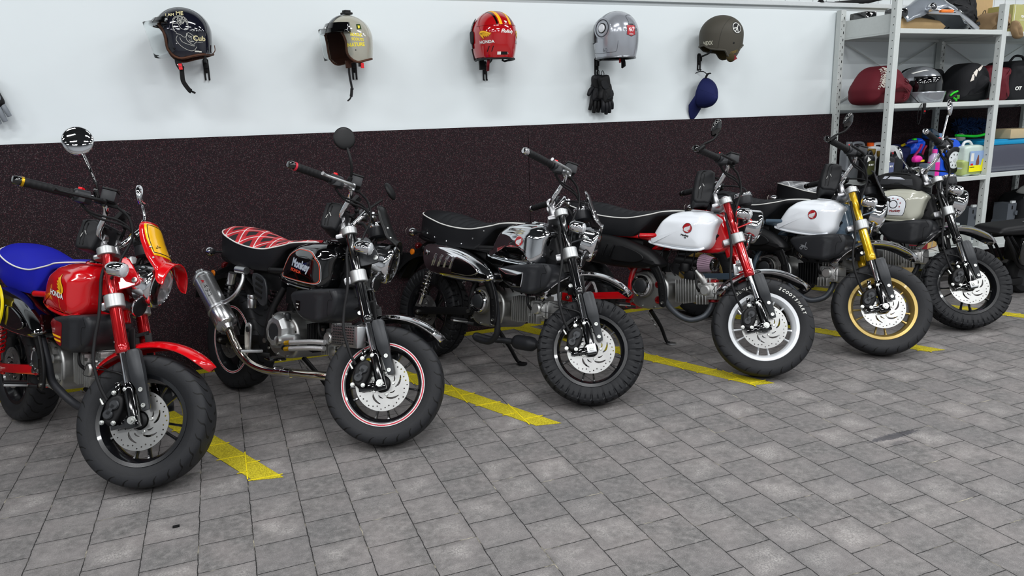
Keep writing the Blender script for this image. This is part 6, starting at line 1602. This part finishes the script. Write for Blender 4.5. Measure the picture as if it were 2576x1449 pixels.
# ---- second shelf
Z2 = 1.338
maroon = mat('maroon_fabric', '#5a0f1c', .75, nb=.4, nscale=220)
def mar1(e, b_):
    tr = bvh(b_)
    decal('bag_lettering', text2d('Indian', .062, .0026, .2, .95), mat('print_offwhite', '#d9d2c8', .6), b_, tr, (-.088, -.3, .178), (-.42, 0, -.9), (.9, 0, -.42), .002, .012)
    for k in range(9): decal('bag_lettering', text2d('MOTORCYCLE'[k], .018, .0006), mat('print_offwhite', '', 0), b_, tr, (-.098 - k*.0065, -.3, .235 - k*.0165), (-.42, 0, -.9), (.9, 0, -.42), .002, .012)
    MB().tube([V((.19, -.06, .10)), V((.20, -.10, .05)), V((.24, -.13, .0)), V((.25, -.14, .005))], .003, 6, sm=4).build('draw_cord', BM(), b_)
    mb = MB()
    for k in range(9):
        a = k*.12 - .5; mb.tube([V((.185, -.035 + k*.004, .10)), V((.14, -.11, .10 + .10*math.sin(a))), V((.08, -.135, .10 + .16*math.sin(a)))], .0035, 6, sm=4)
    build_each(mb, 'gather_fold', maroon, b_)
blob('helmet_bag', 'maroon drawstring helmet bag with white script, left end of the middle shelf', 'bag', (4.425, 4.05, Z2), [(-.165, .003), (-.20, .08), (-.185, .14), (-.12, .225), (-.04, .262), (.06, .24), (.14, .17), (.20, .12), (.19, .07), (.16, .01), (.05, .002)], .27, maroon, .08, mar1, lump=.004)
sv = thing('full_face_helmet', 'silver motocross style helmet with a black visor on the middle shelf', 'helmet', (4.775, 4.03, Z2)); sv.rotation_euler = (0, 0, math.radians(-84))
slv = mat('helmet_silver_bright', '#9ca0a6', .2, .6, coat=.8, var=0)
H6 = Hel(.155, .125, .130, .30)
P6 = [(.3, .050), (.055, .045), (.035, .0), (.06, -.050), (.3, -.060), (.3, -.125), (-.3, -.125), (-.3, .3), (.3, .3)]
sh6 = H6.shell(P6, zmin=-.128); sh6.shift(Matrix.Translation((0, 0, .128))); sh6o = sh6.build('shell', slv, sv, ang=75)
MB().loft([[H6.pt(math.radians(a), z, .003) + V((0, 0, .128)) for a in range(-75, 76, 6)] for z in [.054 - .0145*k for k in range(9)]], closed=False).build('black_visor', mat('visor_black', '#060608', .04, coat=1, var=0), sv, solid=.003)
rg = []
for k in range(9):
    q = k/8; z = lerp(-.05, -.125, q); rg.append([H6.pt(math.radians(a), z, .004 + .030*max(0, math.cos(math.radians(a)))**3*(1 - .3*q)) + V((0, 0, .128)) for a in range(-80, 81, 8)])
MB().loft(rg, closed=False).build('chin_guard', slv, sv, ang=70, solid=.006)
MB().pillow([(-.02, .115), (.04, .16), (.13, .125), (.10, .105)], -.06, .06, .008, 3, dome=.2).shift(Matrix.Translation((0, 0, .128))).build('top_vent', slv, sv) if False else None
tr6_ = bvh(sh6o); decal('visor_trim', fill2d([[(-.05, -.006), (.03, .012), (.045, .008), (-.03, -.012)]]), WHI(), sh6o, tr6_, (.05, -.3, .215), (1, 0, 0), (0, 0, 1), .002)
MB().lathe([(.022, 0), (.022, .006), (.012, .009)], (.03, -.122, .135), (0, -1, 0), 24).build('visor_pivot', BM(), sv)
blkf = mat('bag_black_fabric', '#0f1014', .75, nb=.3, nscale=220)
blob('duffel_bag', 'black gathered cloth bag behind the silver helmet on the middle shelf', 'bag', (5.03, 4.215, Z2), [(-.16, .003), (-.17, .20), (-.10, .262), (.05, .25), (.13, .23), (.14, .10), (.12, .003)], .18, blkf, .05, lump=.012)
ggl = thing('riding_glove', 'black and bright green glove pushed between silver helmet and black helmet bag', 'glove', (4.985, 3.955, Z2))
MB().pillow([(-.05, .002), (-.055, .05), (-.02, .085), (.03, .08), (.055, .04), (.05, .003)], -.05, .05, .03, 5, dome=.5).build('palm', BM(), ggl)
grn = mat('glove_green', '#22c41e', .5)
MB().tube([V((-.045, -.052, .045)), V((-.02, -.060, .065)), V((.02, -.056, .075))], .007, 8, sm=4).build('green_band', grn, ggl)
MB().tube([V((-.02, -.062, .03)), V((.0, -.064, .018)), V((.01, -.062, .008))], .006, 8, sm=3).build('green_flash', grn, ggl); MB().box((.03, -.055, .035), (.03, .008, .03), bev=.003).build('green_flash', mat('glove_green_dull', '#3f8a2a', .6), ggl)
def hb_(e, b_):
    tr = bvh(b_); wm = mat('print_offwhite', '', 0)
    for k, lp in enumerate(([(-.115, .03), (-.10, .075), (-.085, .085), (-.09, .04)], [(-.088, .09), (-.06, .115), (-.05, .11), (-.075, .06)], [(-.05, .118), (-.015, .135), (.0, .128), (-.045, .10)], [(-.01, .138), (.045, .148), (.02, .138), (.0, .13)])): decal('bag_print', fill2d([lp]), wm, b_, tr, (.0, -.3, .11), (1, 0, 0), (0, 0, 1), .002, .012)
    MB().tube([V((.13, -.10, .20)), V((.08, -.138, .12)), V((-.02, -.142, .06)), V((-.12, -.13, .05))], .0018, 6, sm=5).build('seam', BM(), b_)
blob('helmet_bag', 'black helmet bag with a white wing-like print, middle shelf beside the post', 'bag', (5.25, 4.03, Z2), [(-.155, .003), (-.165, .10), (-.14, .20), (-.06, .27), (.02, .272), (.09, .24), (.125, .17), (.13, .05), (.12, .003)], .27, blkf, .09, hb_, lump=.004)
blob('helmet_bag', 'maroon helmet bag without visible script, just right of the front post', 'bag', (5.50, 4.09, Z2), [(-.13, .003), (-.15, .14), (-.10, .235), (.0, .26), (.12, .245), (.17, .235), (.16, .15), (.165, .003)], .24, maroon, .05, lump=.006, extra=lambda e, b_: MB().tube([V((.12, -.122, .23)), V((.10, -.125, .12)), V((.13, -.122, .02))], .002, 6, sm=4).build('seam', BM(), b_))
def ott(e, b_):
    decal('bag_lettering', text2d('OT', .036, .0016, .1, 1.3), WHI(), b_, bvh(b_), (-.088, -.3, .085), (1, 0, 0), (0, 0, 1), .002, .012)
    MB().tube([V((-.06, -.02, .29)), V((-.02, -.03, .33)), V((.06, -.03, .325)), V((.10, -.02, .29))], .009, 8, sm=4).build('carry_handle', blkf, b_)
blob('holdall', 'black holdall with white capital letters at the right edge, middle shelf', 'bag', (5.83, 4.10, Z2), [(-.15, .003), (-.155, .20), (-.13, .285), (.10, .29), (.16, .26), (.16, .003)], .24, blkf, .03, ott, lump=.006)
MB_ = thing('pull_cord_remote', 'small black handset with a red button hanging below the middle shelf edge', 'remote', (4.60, 3.825, 1.30))
MB().box((0, 0, 0), (.024, .014, .075), bev=.004).build('handset', BM(), MB_); MB().ball((0, -.008, -.018), .006, 12).build('red_button', redtab, MB_)
MB().tube([V((-.02, 0, .035)), V((-.06, -.01, .0)), V((-.065, -.01, -.07)), V((-.05, -.01, -.105)), V((-.035, -.01, -.05)), V((-.03, 0, .035))], .0022, 6, sm=5).build('cord', BM(), MB_)

# ---- third shelf : bottles and boxes
Z3 = .801
def jug(name, label, loc, w_, d_, h_, m, capm, cap=(.0, .018), hand=True, cat='canister', lab=None, rz=0):
    e = thing(name, label, cat, loc, (0, 0, rz))
    o_ = [(-w_/2, .004), (-w_/2, h_*.72), (-w_/2 + w_*.12, h_*.86), (cap[0] - .022, h_*.93), (cap[0] + .022, h_*.93), (w_/2 - w_*.1, h_*.86), (w_/2, h_*.74), (w_/2, .004)]
    b_ = MB().pillow([(-w_/2, .002), (-w_/2, h_*.4), (-w_/2, h_*.74), (-w_*.40, h_*.86), (cap[0], h_*.92), (w_*.36, h_*.86), (w_/2, h_*.74), (w_/2, h_*.4), (w_/2, .002), (0, .002)], -d_/2, d_/2, min(.02, d_*.3), 4, dome=.15).build('jug_body', m, e, ang=60)
    MB().cyl((cap[0], 0, h_*.88), (cap[0], 0, h_*.92), cap[1]*.85, n=18).build('neck', m, b_)
    MB().lathe([(cap[1], 0), (cap[1]*1.02, .004), (cap[1], h_*.1), (cap[1]*.9, h_*.105)], (cap[0], 0, h_*.915), (0, 0, 1), 24).build('cap', capm, e)
    if hand:
        hx = cap[0] + cap[1] + .012
        MB().tube([V((hx, 0, h_*.86)), V((hx + .01, 0, h_*.97)), V((w_/2 - .02, 0, h_*.96)), V((w_/2 - .004, 0, h_*.80)), V((w_/2 - .008, 0, h_*.66))], [.012, .011, .012], 12, sm=5).build('handle', m, e)
    if lab: lab(e, b_)
    return e
gs_ = mat('plastic_silver', '#8b9096', .35, .3); wp = mat('plastic_white', '#d5dadb', .35); orc = mat('cap_orange', '#e2570c', .4, var=0)
jug('oil_canister', 'silver grey plastic oil canister at the back left of the bottle shelf', (4.42, 4.24, Z3), .20, .09, .27, gs_, gs_, (-.05, .022))
jug('fluid_canister', 'white plastic canister with an orange cap, back of the bottle shelf', (4.62, 4.24, Z3), .19, .09, .255, wp, orc, (-.04, .024))
blko = mat('oil_bottle_black', '#0c0d0f', .3, coat=.3); goldc = mat('gold_plastic', '#9a8240', .3, .5)
def olab(txt, yc=.12, col='#5c6488'):
    def f_(e, b_):
        tr = bvh(b_); q = decal('bottle_label', fill2d([[(-.035, -.05), (.04, -.05), (.04, .045), (-.02, .05)]]), mat('label_' + col[1:], col, .4), b_, tr, (0, -.2, yc), (1, 0, 0), (0, 0, 1), .0015, .02)
        decal('bottle_label', fill2d([[(-.033, .06), (.0, .075), (-.028, .10)]]), WHI(), q, tr, (0, -.2, yc - .02), (1, 0, 0), (0, 0, 1), .0022, .02)
        decal('label_print', dashes(.05, .012, 3), WHI(), q, tr, (.005, -.2, yc + .02), (1, 0, 0), (0, 0, 1), .0026, .02)
    return f_
jug('oil_bottle', 'black oil bottle half hidden at the left end of the bottle shelf', (4.33, 4.03, Z3), .105, .07, .215, blko, blko, (-.02, .016), lab=olab('4T', .10, '#3c3f20'))
jug('oil_bottle', 'black oil bottle with a blue-grey label directly left of the front post', (4.445, 3.97, Z3), .12, .075, .20, blko, blko, (-.02, .016), lab=olab('MOTUL' if False else 'OIL', .085))
jug('oil_bottle', 'plain black oil bottle directly right of the front post', (4.575, 4.0, Z3), .10, .07, .20, mat('oil_bottle_grey', '#1c1f22', .4), blko, (.0, .016))
gp_ = thing('sachet', 'bright green sachet lying over the black bottles', 'packet', (4.345, 4.14, 1.005)); MB().pillow([(-.045, -.02), (-.045, .025), (.0, .03), (.045, .015), (.04, -.02)], -.015, .015, .012, 3, dome=.6).build('pouch', mat('sachet_green', '#79c417', .35), gp_)
for k, (x, y, z, lb) in enumerate(((4.40, 4.10, .985, 'gold funnel-shaped cup standing left among the bottles'), (4.455, 4.12, .99, 'gold screw-topped flask at centre behind the labelled black bottle'), (4.505, 4.06, .975, 'gold cup on the right partly behind the front post'))):
    e = thing('gold_cup', lb, 'cup', (x, y, Z3)); h_ = z - Z3
    MB().lathe([(.018, 0), (.020, .10), (.026, h_*.9), (.034, h_), (.036, h_ + .012), (.036, h_ + .032), (.033, h_ + .034), (.001, h_ + .03)], (0, 0, 0), (0, 0, 1), 28).build('cup_body', goldc, e)
# spray bottles, funnels, cloths
sp_ = thing('spray_bottle', 'red-collared spray bottle with a white trigger head right of the post', 'spray bottle', (4.665, 4.12, Z3))
MB().lathe([(.034, 0), (.036, .01), (.036, .12), (.028, .15), (.016, .165)], (0, 0, 0), (0, 0, 1), 24).build('bottle', mat('bottle_dark', '#1b2026', .25), sp_)
MB().lathe([(.045, 0), (.045, .014), (.02, .03)], (0, 0, .155), (0, 0, 1), 24).build('collar', redtab, sp_)
MB().pillow([(-.075, .0), (-.085, .022), (-.04, .04), (.03, .036), (.045, .015), (.03, -.01), (-.02, -.012)], -.014, .014, .008, 3).shift(Matrix.Translation((0, 0, .20))).build('spray_head', wp, sp_)
bx = box_t('small_bottle', 'small dark bottle with a square blue top beside the red spray collar', 'bottle', (4.61, 4.09, Z3 + .165), (.03, .03, .026), mat('cap_blue', '#2a55c8', .4), bev=.004)
bx.location.z = Z3 + .0; bx.scale = (1, 1, 1); MB().cyl((0, 0, -.0), (0, 0, .15), .014, n=14).build('tube', BM(), bx); bx.children[0].data.transform(Matrix.Translation((0, 0, .148)))
cloth = mat('cloth_blue', '#12349c', .8, nb=.4); cloth2 = mat('cloth_navy', '#121a44', .8, nb=.4); pinkm = mat('strap_magenta', '#a81a62', .5)
blob('cloth_heap', 'dark navy cloth heap with a yellow tag on the bottle shelf', 'cloth', (4.82, 4.22, Z3), [(-.09, .003), (-.12, .12), (-.09, .20), (.0, .235), (.09, .20), (.11, .10), (.08, .003)], .14, cloth2, .05, lump=.018, extra=lambda e, b_: MB().box((.01, -.06, .235), (.045, .02, .014), Matrix.Rotation(-.3, 3, 'Y'), .004).build('yellow_tag', mat('tag_yellow', '#d9c016', .5), e))
blob('cloth_heap', 'bright blue plastic cape draped over the heap behind the pink bottle', 'cloth', (4.965, 4.19, Z3), [(-.05, .003), (-.07, .14), (-.03, .26), (.06, .27), (.075, .22), (.03, .12), (.02, .003)], .10, mat('cape_blue', '#0f4fd6', .35), .03, lump=.015)
bt = thing('bottle', 'small dark blue bottle with a green cap lying on top of the heap', 'bottle', (4.86, 4.12, 1.055)); MB().tube([V((-.055, 0, -.008)), V((-.02, 0, .0)), V((.05, 0, .004))], [.008, .016, .015], 14, sm=3).build('bottle_body', mat('bottle_indigo', '#1c1c6a', .2, coat=.5), bt); MB().cyl((.01, 0, .016), (.04, 0, .018), .010, n=12).build('green_cap', grn, bt)
pk = thing('harness_straps', 'magenta webbing straps crossing in front of the blue cape', 'strap', (4.885, 4.07, Z3))
MB().tube([V((-.05, 0, .15)), V((-.01, -.01, .20)), V((.02, 0, .235))], .009, 8, sm=4).build('strap', pinkm, pk); MB().tube([V((.035, 0, .16)), V((.05, 0, .20)), V((.07, 0, .225))], .009, 8, sm=4).build('strap', mat('strap_crimson', '#8c0f38', .5), pk); MB().pillow([(-.06, .003), (-.06, .14), (.0, .17), (.06, .15), (.06, .003)], -.01, .06, .02, 3).build('pouch', blkf, pk)
sc_ = thing('scrub_brush', 'pink and yellow brush head above the grey tub', 'brush', (4.775, 3.99, .93)); MB().pillow([(-.03, -.012), (-.035, .02), (.0, .035), (.035, .02), (.03, -.01)], -.02, .02, .01, 3).build('brush_head', mat('pink_bright', '#e032a0', .5), sc_); MB().box((.035, -.01, -.005), (.04, .022, .016), bev=.005).build('yellow_grip', mat('tag_yellow', '', 0), sc_); MB().cyl((0, 0, -.13), (0, 0, -.01), .012, n=12).build('brush_stem', BM(), sc_)
box_t('plastic_tub', 'blue-grey plastic tub beside the pink bottle', 'tub', (4.775, 3.90, Z3 + .055), (.085, .07, .11), mat('tub_bluegrey', '#5d6a78', .45), bev=.008)
pb = thing('bottle', 'clear bottle half full of pink liquid with a pink cap', 'bottle', (4.875, 3.93, Z3))
MB().lathe([(.036, .002), (.040, .008), (.040, .125), (.034, .155), (.016, .175), (.014, .185)], (0, 0, 0), (0, 0, 1), 28).build('bottle_body', mat('bottle_clear', '#b7a6c6', .12, coat=.6), pb)
MB().lathe([(.037, .004), (.0408, .008), (.0408, .115), (.001, .1155)], (0, 0, 0), (0, 0, 1), 28).build('pink_liquid', mat('liquid_pink', '#e22ba0', .2, var=0), pb)
MB().lathe([(.017, 0), (.017, .022), (.013, .026)], (0, 0, .180), (0, 0, 1), 20).build('pink_cap', mat('pink_cap', '#e0409a', .4), pb)
# blue wheel-shaped case
bc = thing('tyre_inflator_case', 'blue plastic case with a round white and black wheel face', 'tool case', (5.085, 3.995, Z3))
bcb = MB().pillow([(-.10, .003), (-.115, .10), (-.105, .20), (-.06, .262), (.03, .268), (.085, .22), (.115, .12), (.105, .003)], -.05, .045, .018, 4, dome=.2).build('case_body', mat('case_blue', '#1552cf', .35, coat=.3), bc)
MB().lathe([(.095, 0), (.097, .012), (.088, .018), (.066, .018), (.064, .010)], (.0, -.052, .118), (0, -1, 0), 48).build('tyre_ring', BM(), bc)
wf_ = MB().lathe([(.064, .008), (.062, .014), (.02, .016), (.001, .016)], (.0, -.052, .118), (0, -1, 0), 48).build('wheel_face', wp, bc)
mb = MB()
for k in range(8):
    a = PI*k/4 + .3; mb.box((.042*math.cos(a), -.0686, .118 + .042*math.sin(a)), (.013, .001, .005), Matrix.Rotation(-a, 3, 'Y'))
build_each(mb, 'vent_slot', BM(), wf_)
MB().lathe([(.014, 0), (.014, .003), (.010, .003)], (0, -.068, .118), (0, -1, 0), 24).build('hub_cap', mat('hub_grey', '#c0c4c6', .4), wf_)
gb2 = thing('goggles_box', 'clear tinted blue shell standing on top of the blue case', 'goggles', (5.09, 4.15, 1.075)); MB().pillow([(-.06, .0), (-.065, .055), (-.02, .075), (.05, .04), (.06, -.02), (.0, -.015)], -.03, .03, .01, 3).build('shell', mat('tint_blue', '#1c3a50', .1, coat=1), gb2); MB().box((.065, 0, .0), (.05, .05, .07), bev=.008).build('clip', mat('clip_clear_blue', '#8fb0d8', .1, .2), gb2)
# jerry can
jc = thing('jerry_can', 'translucent jerry can of pale green liquid with a yellow label', 'canister', (5.222, 3.93, Z3))
jb = MB().pillow([(-.098, .002), (-.102, .10), (-.102, .185), (-.085, .215), (.0, .222), (.085, .218), (.104, .185), (.104, .10), (.10, .002), (.0, .002)], -.055, .055, .02, 3, dome=.1).build('can_body', mat('can_translucent', '#bfcfc6', .3), jc)
MB().pillow([(-.100, .003), (-.104, .06), (-.1035, .118), (.1055, .110), (.1055, .06), (.102, .003), (.0, .0025)], -.0562, .0562, .02, 3, dome=.1).build('green_liquid', mat('liquid_green', '#a3b26a', .3, var=0), jc)
MB().tube([V((-.07, 0, .212)), V((-.05, 0, .243)), V((.0, 0, .246)), V((.035, 0, .215))], .010, 10, sm=5).build('handle', wp, jc)
lab = MB().box((.018, -.0635, .105), (.158, .001, .15)).build('label', mat('label_sky', '#8fa9cf', .4), jc, flat=True)
MB().box((.018, -.0645, .052), (.158, .001, .046)).build('label_yellow', mat('label_yellow', '#f0e80c', .4), lab, flat=True)
mb = MB().box((-.035, -.0645, .135), (.03, .001, .06)); MB().merge; mb.build('label_picture', mat('label_picture_white', '#dcdcd8', .5), lab, flat=True)
MB().pillow([(.005, .08), (.02, .14), (.03, .15), (.035, .12), (.04, .08)], -.0652, -.0642, .0003, 2, dome=0).build('label_picture', mat('label_picture_brown', '#7a4a3a', .5), lab)
MB().pillow([(.065, .07), (.062, .09), (.078, .125), (.085, .09), (.085, .07)], -.0652, -.0642, .0003, 2, dome=0).build('label_picture', mat('label_yellow', '', 0), lab)
MB().box((-.035, -.0652, .082), (.024, .001, .014)).build('label_badge', redtab, lab)
MB().mesh(dashes(.05, .006, 4), Matrix.Translation((-.03, -.0656, .062)) @ Matrix.Rotation(PI/2, 4, 'X')).build('label_print', BM(), lab, flat=True)
wbx = box_t('carton', 'white printed carton behind the jerry can', 'box', (5.215, 4.12, Z3 + .135), (.13, .08, .27), mat('carton_white', '#dfe2e4', .5), rz=.08)
for k in range(2): MB().tube([V((.0 + k*.03 + .02*math.cos(a), -.041, .235 - .0 + .02*math.sin(a))) for a in [PI/2*j for j in range(4)]], .0015, 4, closed=True).build('hazard_diamond', mat('print_dark_red', '#6a2830', .5), wbx.children[0])
MB().box((.045, -.0405, .24), (.02, .001, .04)).build('print_block', mat('print_grey', '#8c9095', .5), wbx.children[0])
gh = thing('green_handle', 'bright green plastic pole lying across the bottle shelf', 'pole', (5.34, 4.02, 1.083)); MB().tube([V((-.15, 0, .01)), V((-.05, 0, .002)), V((.08, 0, -.004)), V((.2, .0, .012))], .010, 12, sm=4).build('pole', mat('pole_green', '#17c22a', .35), gh)
gc = thing('grey_bottle', 'tall grey rounded bottle behind the jerry can', 'bottle', (5.435, 4.17, Z3)); MB().lathe([(.034, 0), (.036, .01), (.036, .26), (.030, .285), (.012, .298)], (0, 0, 0), (0, 0, 1), 24).build('bottle_body', mat('bottle_grey', '#8f9290', .4), gc)
# duster (loose fibres)
du = thing('microfibre_duster', 'fuzzy dark blue microfibre duster resting on the storage box', 'duster', (5.62, 4.24, 1.135))
mb = MB()
rnd = random.Random(3)
for k in range(420):
    x = rnd.uniform(-.15, .17); a = rnd.uniform(0, 2*PI); r_ = .035 + .02*rnd.random(); p = V((x, r_*math.cos(a)*.8, r_*math.sin(a) + .01)); q = p + V((rnd.uniform(-.012, .012), math.cos(a)*.014, math.sin(a)*.018))
    mb.tube([p*.6 + V((x*.4, 0, 0)), p, q], [.004, .0035, .0025], 4)
fb = mb.build('fibres', mat('fibre_blue', '#1c3a66', .8), du); fb['kind'] = 'stuff'
MB().tube([V((-.16, 0, .0)), V((.18, 0, .01))], .022, 10).build('core', mat('fibre_core', '#0e1a30', .9), du)
# storage box with lid and carton
stb = thing('storage_box', 'clear plastic storage box with a turquoise lid on the bottle shelf', 'storage box', (5.675, 4.03, .813))
rg = []
for z, k in ((.0, .92), (.006, .94), (.19, 1.0), (.2, 1.01)):
    rg.append([V((.29*k*x + .0, .15*k*y, z)) for x, y in [(p.x, p.y) for p in cr([V((-1, -.9, 0)), V((-.95, -1, 0)), V((.95, -1, 0)), V((1, -.9, 0)), V((1, .9, 0)), V((.95, 1, 0)), V((-.95, 1, 0)), V((-1, .9, 0))], 3, True)]])
MB().loft(rg, cap1=False).build('box_body', mat('box_clear_grey', '#4d505e', .2, coat=.6, nb=.02), stb, solid=.003)
MB().box((0, 0, .215), (.60, .32, .03), bev=.008).box((0, 0, .232), (.50, .24, .012), bev=.004).build('lid', mat('lid_turquoise', '#1289b8', .4), stb)
for (x, y, z, d, c_) in ((-.20, 0, .03, (.12, .18, .10), '#b3932e'), (.02, .0, .02, (.20, .2, .12), '#3a3a58'), (.2, 0, .02, (.10, .18, .05), '#8a8276')): MB().box((x, y, z + d[2]/2), d, bev=.02).build('contents', mat('contents_' + c_[1:], c_, .6), stb)
MB().lathe([(.038, 0), (.036, .003)], (.17, -.151, .11), (0, -1, 0), 24).build('sticker', mat('sticker_magenta', '#c01c98', .4), stb); MB().mesh(dashes(.03, .02, 2), Matrix.Translation((.17, -.1552, .11)) @ Matrix.Rotation(PI/2, 4, 'X')).build('sticker_print', mat('sticker_blue', '#1a2aa0', .4), stb, flat=True)
box_t('cardboard_box', 'flat pale cardboard box lying on the turquoise lid', 'box', (5.77, 4.0, 1.052 + .036), (.33, .20, .07), card2, rz=.04, extra=lambda e, b_, d: MB().box((0, 0, d[2]/2), (.002, d[1] + .001, d[2] + .001)).build('fold_line', tapem, b_))
# ---- bottom shelf and floor
Z4 = .263
pr = box_t('snack_box', 'printed box in turquoise, red and white on the bottom shelf', 'box', (4.955, 4.02, Z4 + .115), (.17, .13, .23), mat('print_red', '#8e1f2c', .5), rz=.3)
MB().box((-.035, -.0655, .16), (.10, .001, .14), Matrix.Rotation(.2, 3, 'Y')).build('print_panel', mat('print_turquoise', '#2a8fb8', .5), pr.children[0]); MB().box((.015, -.066, .115), (.02, .001, .22), Matrix.Rotation(.2, 3, 'Y')).build('print_panel', mat('carton_white', '', 0), pr.children[0]); MB().box((.0, -.066, .03), (.16, .001, .05)).build('print_panel', mat('print_amber', '#b8965a', .5), pr.children[0])
jug('white_tub', 'white plastic container low behind the last bike, bottom shelf', (5.25, 4.02, Z4), .25, .16, .16, mat('tub_white', '#b9bcb8', .5), wp, (.0, .05), hand=False, cat='tub')
bgc = thing('kraft_bag', 'tall beige bag with white ring print standing under the bottom shelf', 'bag', (4.70, 3.95, 0))
bgb = MB().lathe([(.075, .0), (.082, .02), (.080, .19), (.072, .235), (.03, .24)], (0, 0, 0), (0, 0, 1), 28).build('bag_body', mat('kraft_beige', '#b79e68', .6), bgc)
decal('bag_print', fill2d([circ(.038, 32), circ(.030, 32)]), WHI(), bgb, bvh(bgb), (.02, -.2, .09), (1, 0, 0), (0, 0, 1), .002, .012); decal('bag_print', dashes(.07, .018, 3), WHI(), bgb, bvh(bgb), (-.03, -.2, .11), (1, 0, 0), (0, 0, 1), .002, .012)
def pstand(x, lb):
    e = thing('axle_stand', lb, 'stand', (x, 4.12, Z4)); gm = mat('stand_grey', '#5a5f66', .5)
    MB().loft([[V((sx*w_, sy*.06, z)) for sx, sy in ((-1, -1), (1, -1), (1, 1), (-1, 1))] for z, w_ in ((.0, .12), (.12, .055), (.125, .05), (.26, .05))]).build('stand_body', gm, e, flat=True)
    MB().cyl((.04, -.062, .18), (.04, -.075, .18), .018, n=20).build('knob', gm, e); MB().box((0, -.06, .27), (.045, .02, .02), bev=.003).build('saddle', wp, e); MB().box((0, -.0615, .225), (.012, .002, .03)).build('slot', BM(), e)
pstand(5.97, 'light grey tapered stand on the bottom shelf at the far right'); pstand(5.52, 'dark grey tapered stand in shadow behind the right front post')
blob('backpack', 'black crumpled backpack on the bottom shelf at the right edge', 'bag', (6.17, 4.13, Z4), [(-.13, .003), (-.15, .20), (-.10, .31), (.0, .34), (.13, .33), (.16, .10), (.12, .003)], .24, blkf, .05, lump=.014, extra=lambda e, b_: MB().tube([V((-.13, -.10, .30)), V((-.10, -.12, .34)), V((.0, -.11, .36))], .008, 8, sm=4).build('strap', BG(), b_))
blob('rag', 'white and orange rag on top of the black backpack', 'cloth', (6.20, 4.08, .60), [(-.10, -.01), (-.05, .04), (.06, .06), (.12, .02), (.08, -.01)], .12, mat('rag_white', '#c9c9c7', .7), .02, lump=.01, extra=lambda e, b_: MB().box((.03, -.05, .03), (.04, .04, .02), bev=.006).build('orange_patch', mat('rag_orange', '#d04a18', .6), b_))
# ---- partly visible black moped at the right edge
mp_ = thing('moped', 'black moped with a flat pad seat, cut off by the right edge', 'motorcycle', (5.12, 3.42, 0)); mp_.rotation_euler = (0, 0, math.radians(-8))
st_ = MB().pillow([(-.26, .455), (-.265, .485), (-.22, .505), (.0, .515), (.30, .52), (.32, .49), (.28, .455), (.0, .44)], -.12, .12, .022, 4, dome=.3).build('seat', mat('seat_black_soft', '#121214', .6, nb=.2), mp_)
sttr = bvh(st_)
mb = MB()
for k in range(4): mb.bar((-.02 + k*.07, -.05, .524), (.035 + k*.07, -.045, .525), .016, .003)
build_each(mb, 'seat_stripe', mat('stripe_silver', '#8c8e90', .4), st_)
mb = MB()
for s_ in (-1, 1):
    mb.tube([V((-.20, s_*.09, .44)), V((-.12, s_*.09, .33)), V((-.05, s_*.09, .22)), V((.10, s_*.09, .19)), V((.35, s_*.09, .20))], .014, 10, sm=4); mb.tube([V((-.16, s_*.09, .44)), V((-.07, s_*.09, .33)), V((-.01, s_*.09, .23))], .010, 8, sm=3)
mb.tube([V((-.20, 0, .44)), V((.30, 0, .45))], .02, 10); mb.box((.1, 0, .33), (.28, .14, .18), bev=.03).build('frame', BM(), mp_)
MB().pillow([(-.08, .24), (-.10, .38), (-.04, .42), (.20, .43), (.24, .30), (.18, .23)], -.135, -.115, .01, 3, dome=.2).build('side_panel', BG(), mp_)
for x, z in ((-.04, .30), (.05, .32), (.02, .25)): MB().lathe([(.011, 0), (.011, .005), (.005, .006)], (x, -.137, z), (0, -1, 0), 12).build('panel_bolt', STEEL(), mp_)
wl = MB().lathe([(.085, -.045), (.12, -.045), (.135, -.03), (.14, 0), (.135, .03), (.12, .045), (.085, .045)], (.10, .02, .14), (0, 1, 0), 48, cap=False).build('wheel_tyre', RUB(), mp_); MB().lathe([(.086, -.04), (.06, -.02), (.02, -.03), (.02, .03), (.06, .02), (.086, .04)], (.10, .02, .14), (0, 1, 0), 32).build('wheel_rim', GUN(), wl)
MB().cyl((-.14, -.03, .085), (-.14, .03, .085), .045, n=28, bev=.008).build('roller', mat('roller_grey', '#4b4d50', .5), mp_); MB().box((-.06, 0, .10), (.20, .10, .05), bev=.008).box((-.13, 0, .13), (.06, .06, .05), bev=.005).build('roller_bracket', BM(), mp_)
wh2 = MB().lathe([(.085, -.045), (.12, -.045), (.135, -.03), (.14, 0), (.135, .03), (.12, .045), (.085, .045)], (.62, .02, .14), (0, 1, 0), 40, cap=False).build('wheel_tyre', RUB(), mp_); MB().bar((.3, .0, .2), (.62, .0, .14), .1, .05, bev=.01).build('fork', BM(), mp_)
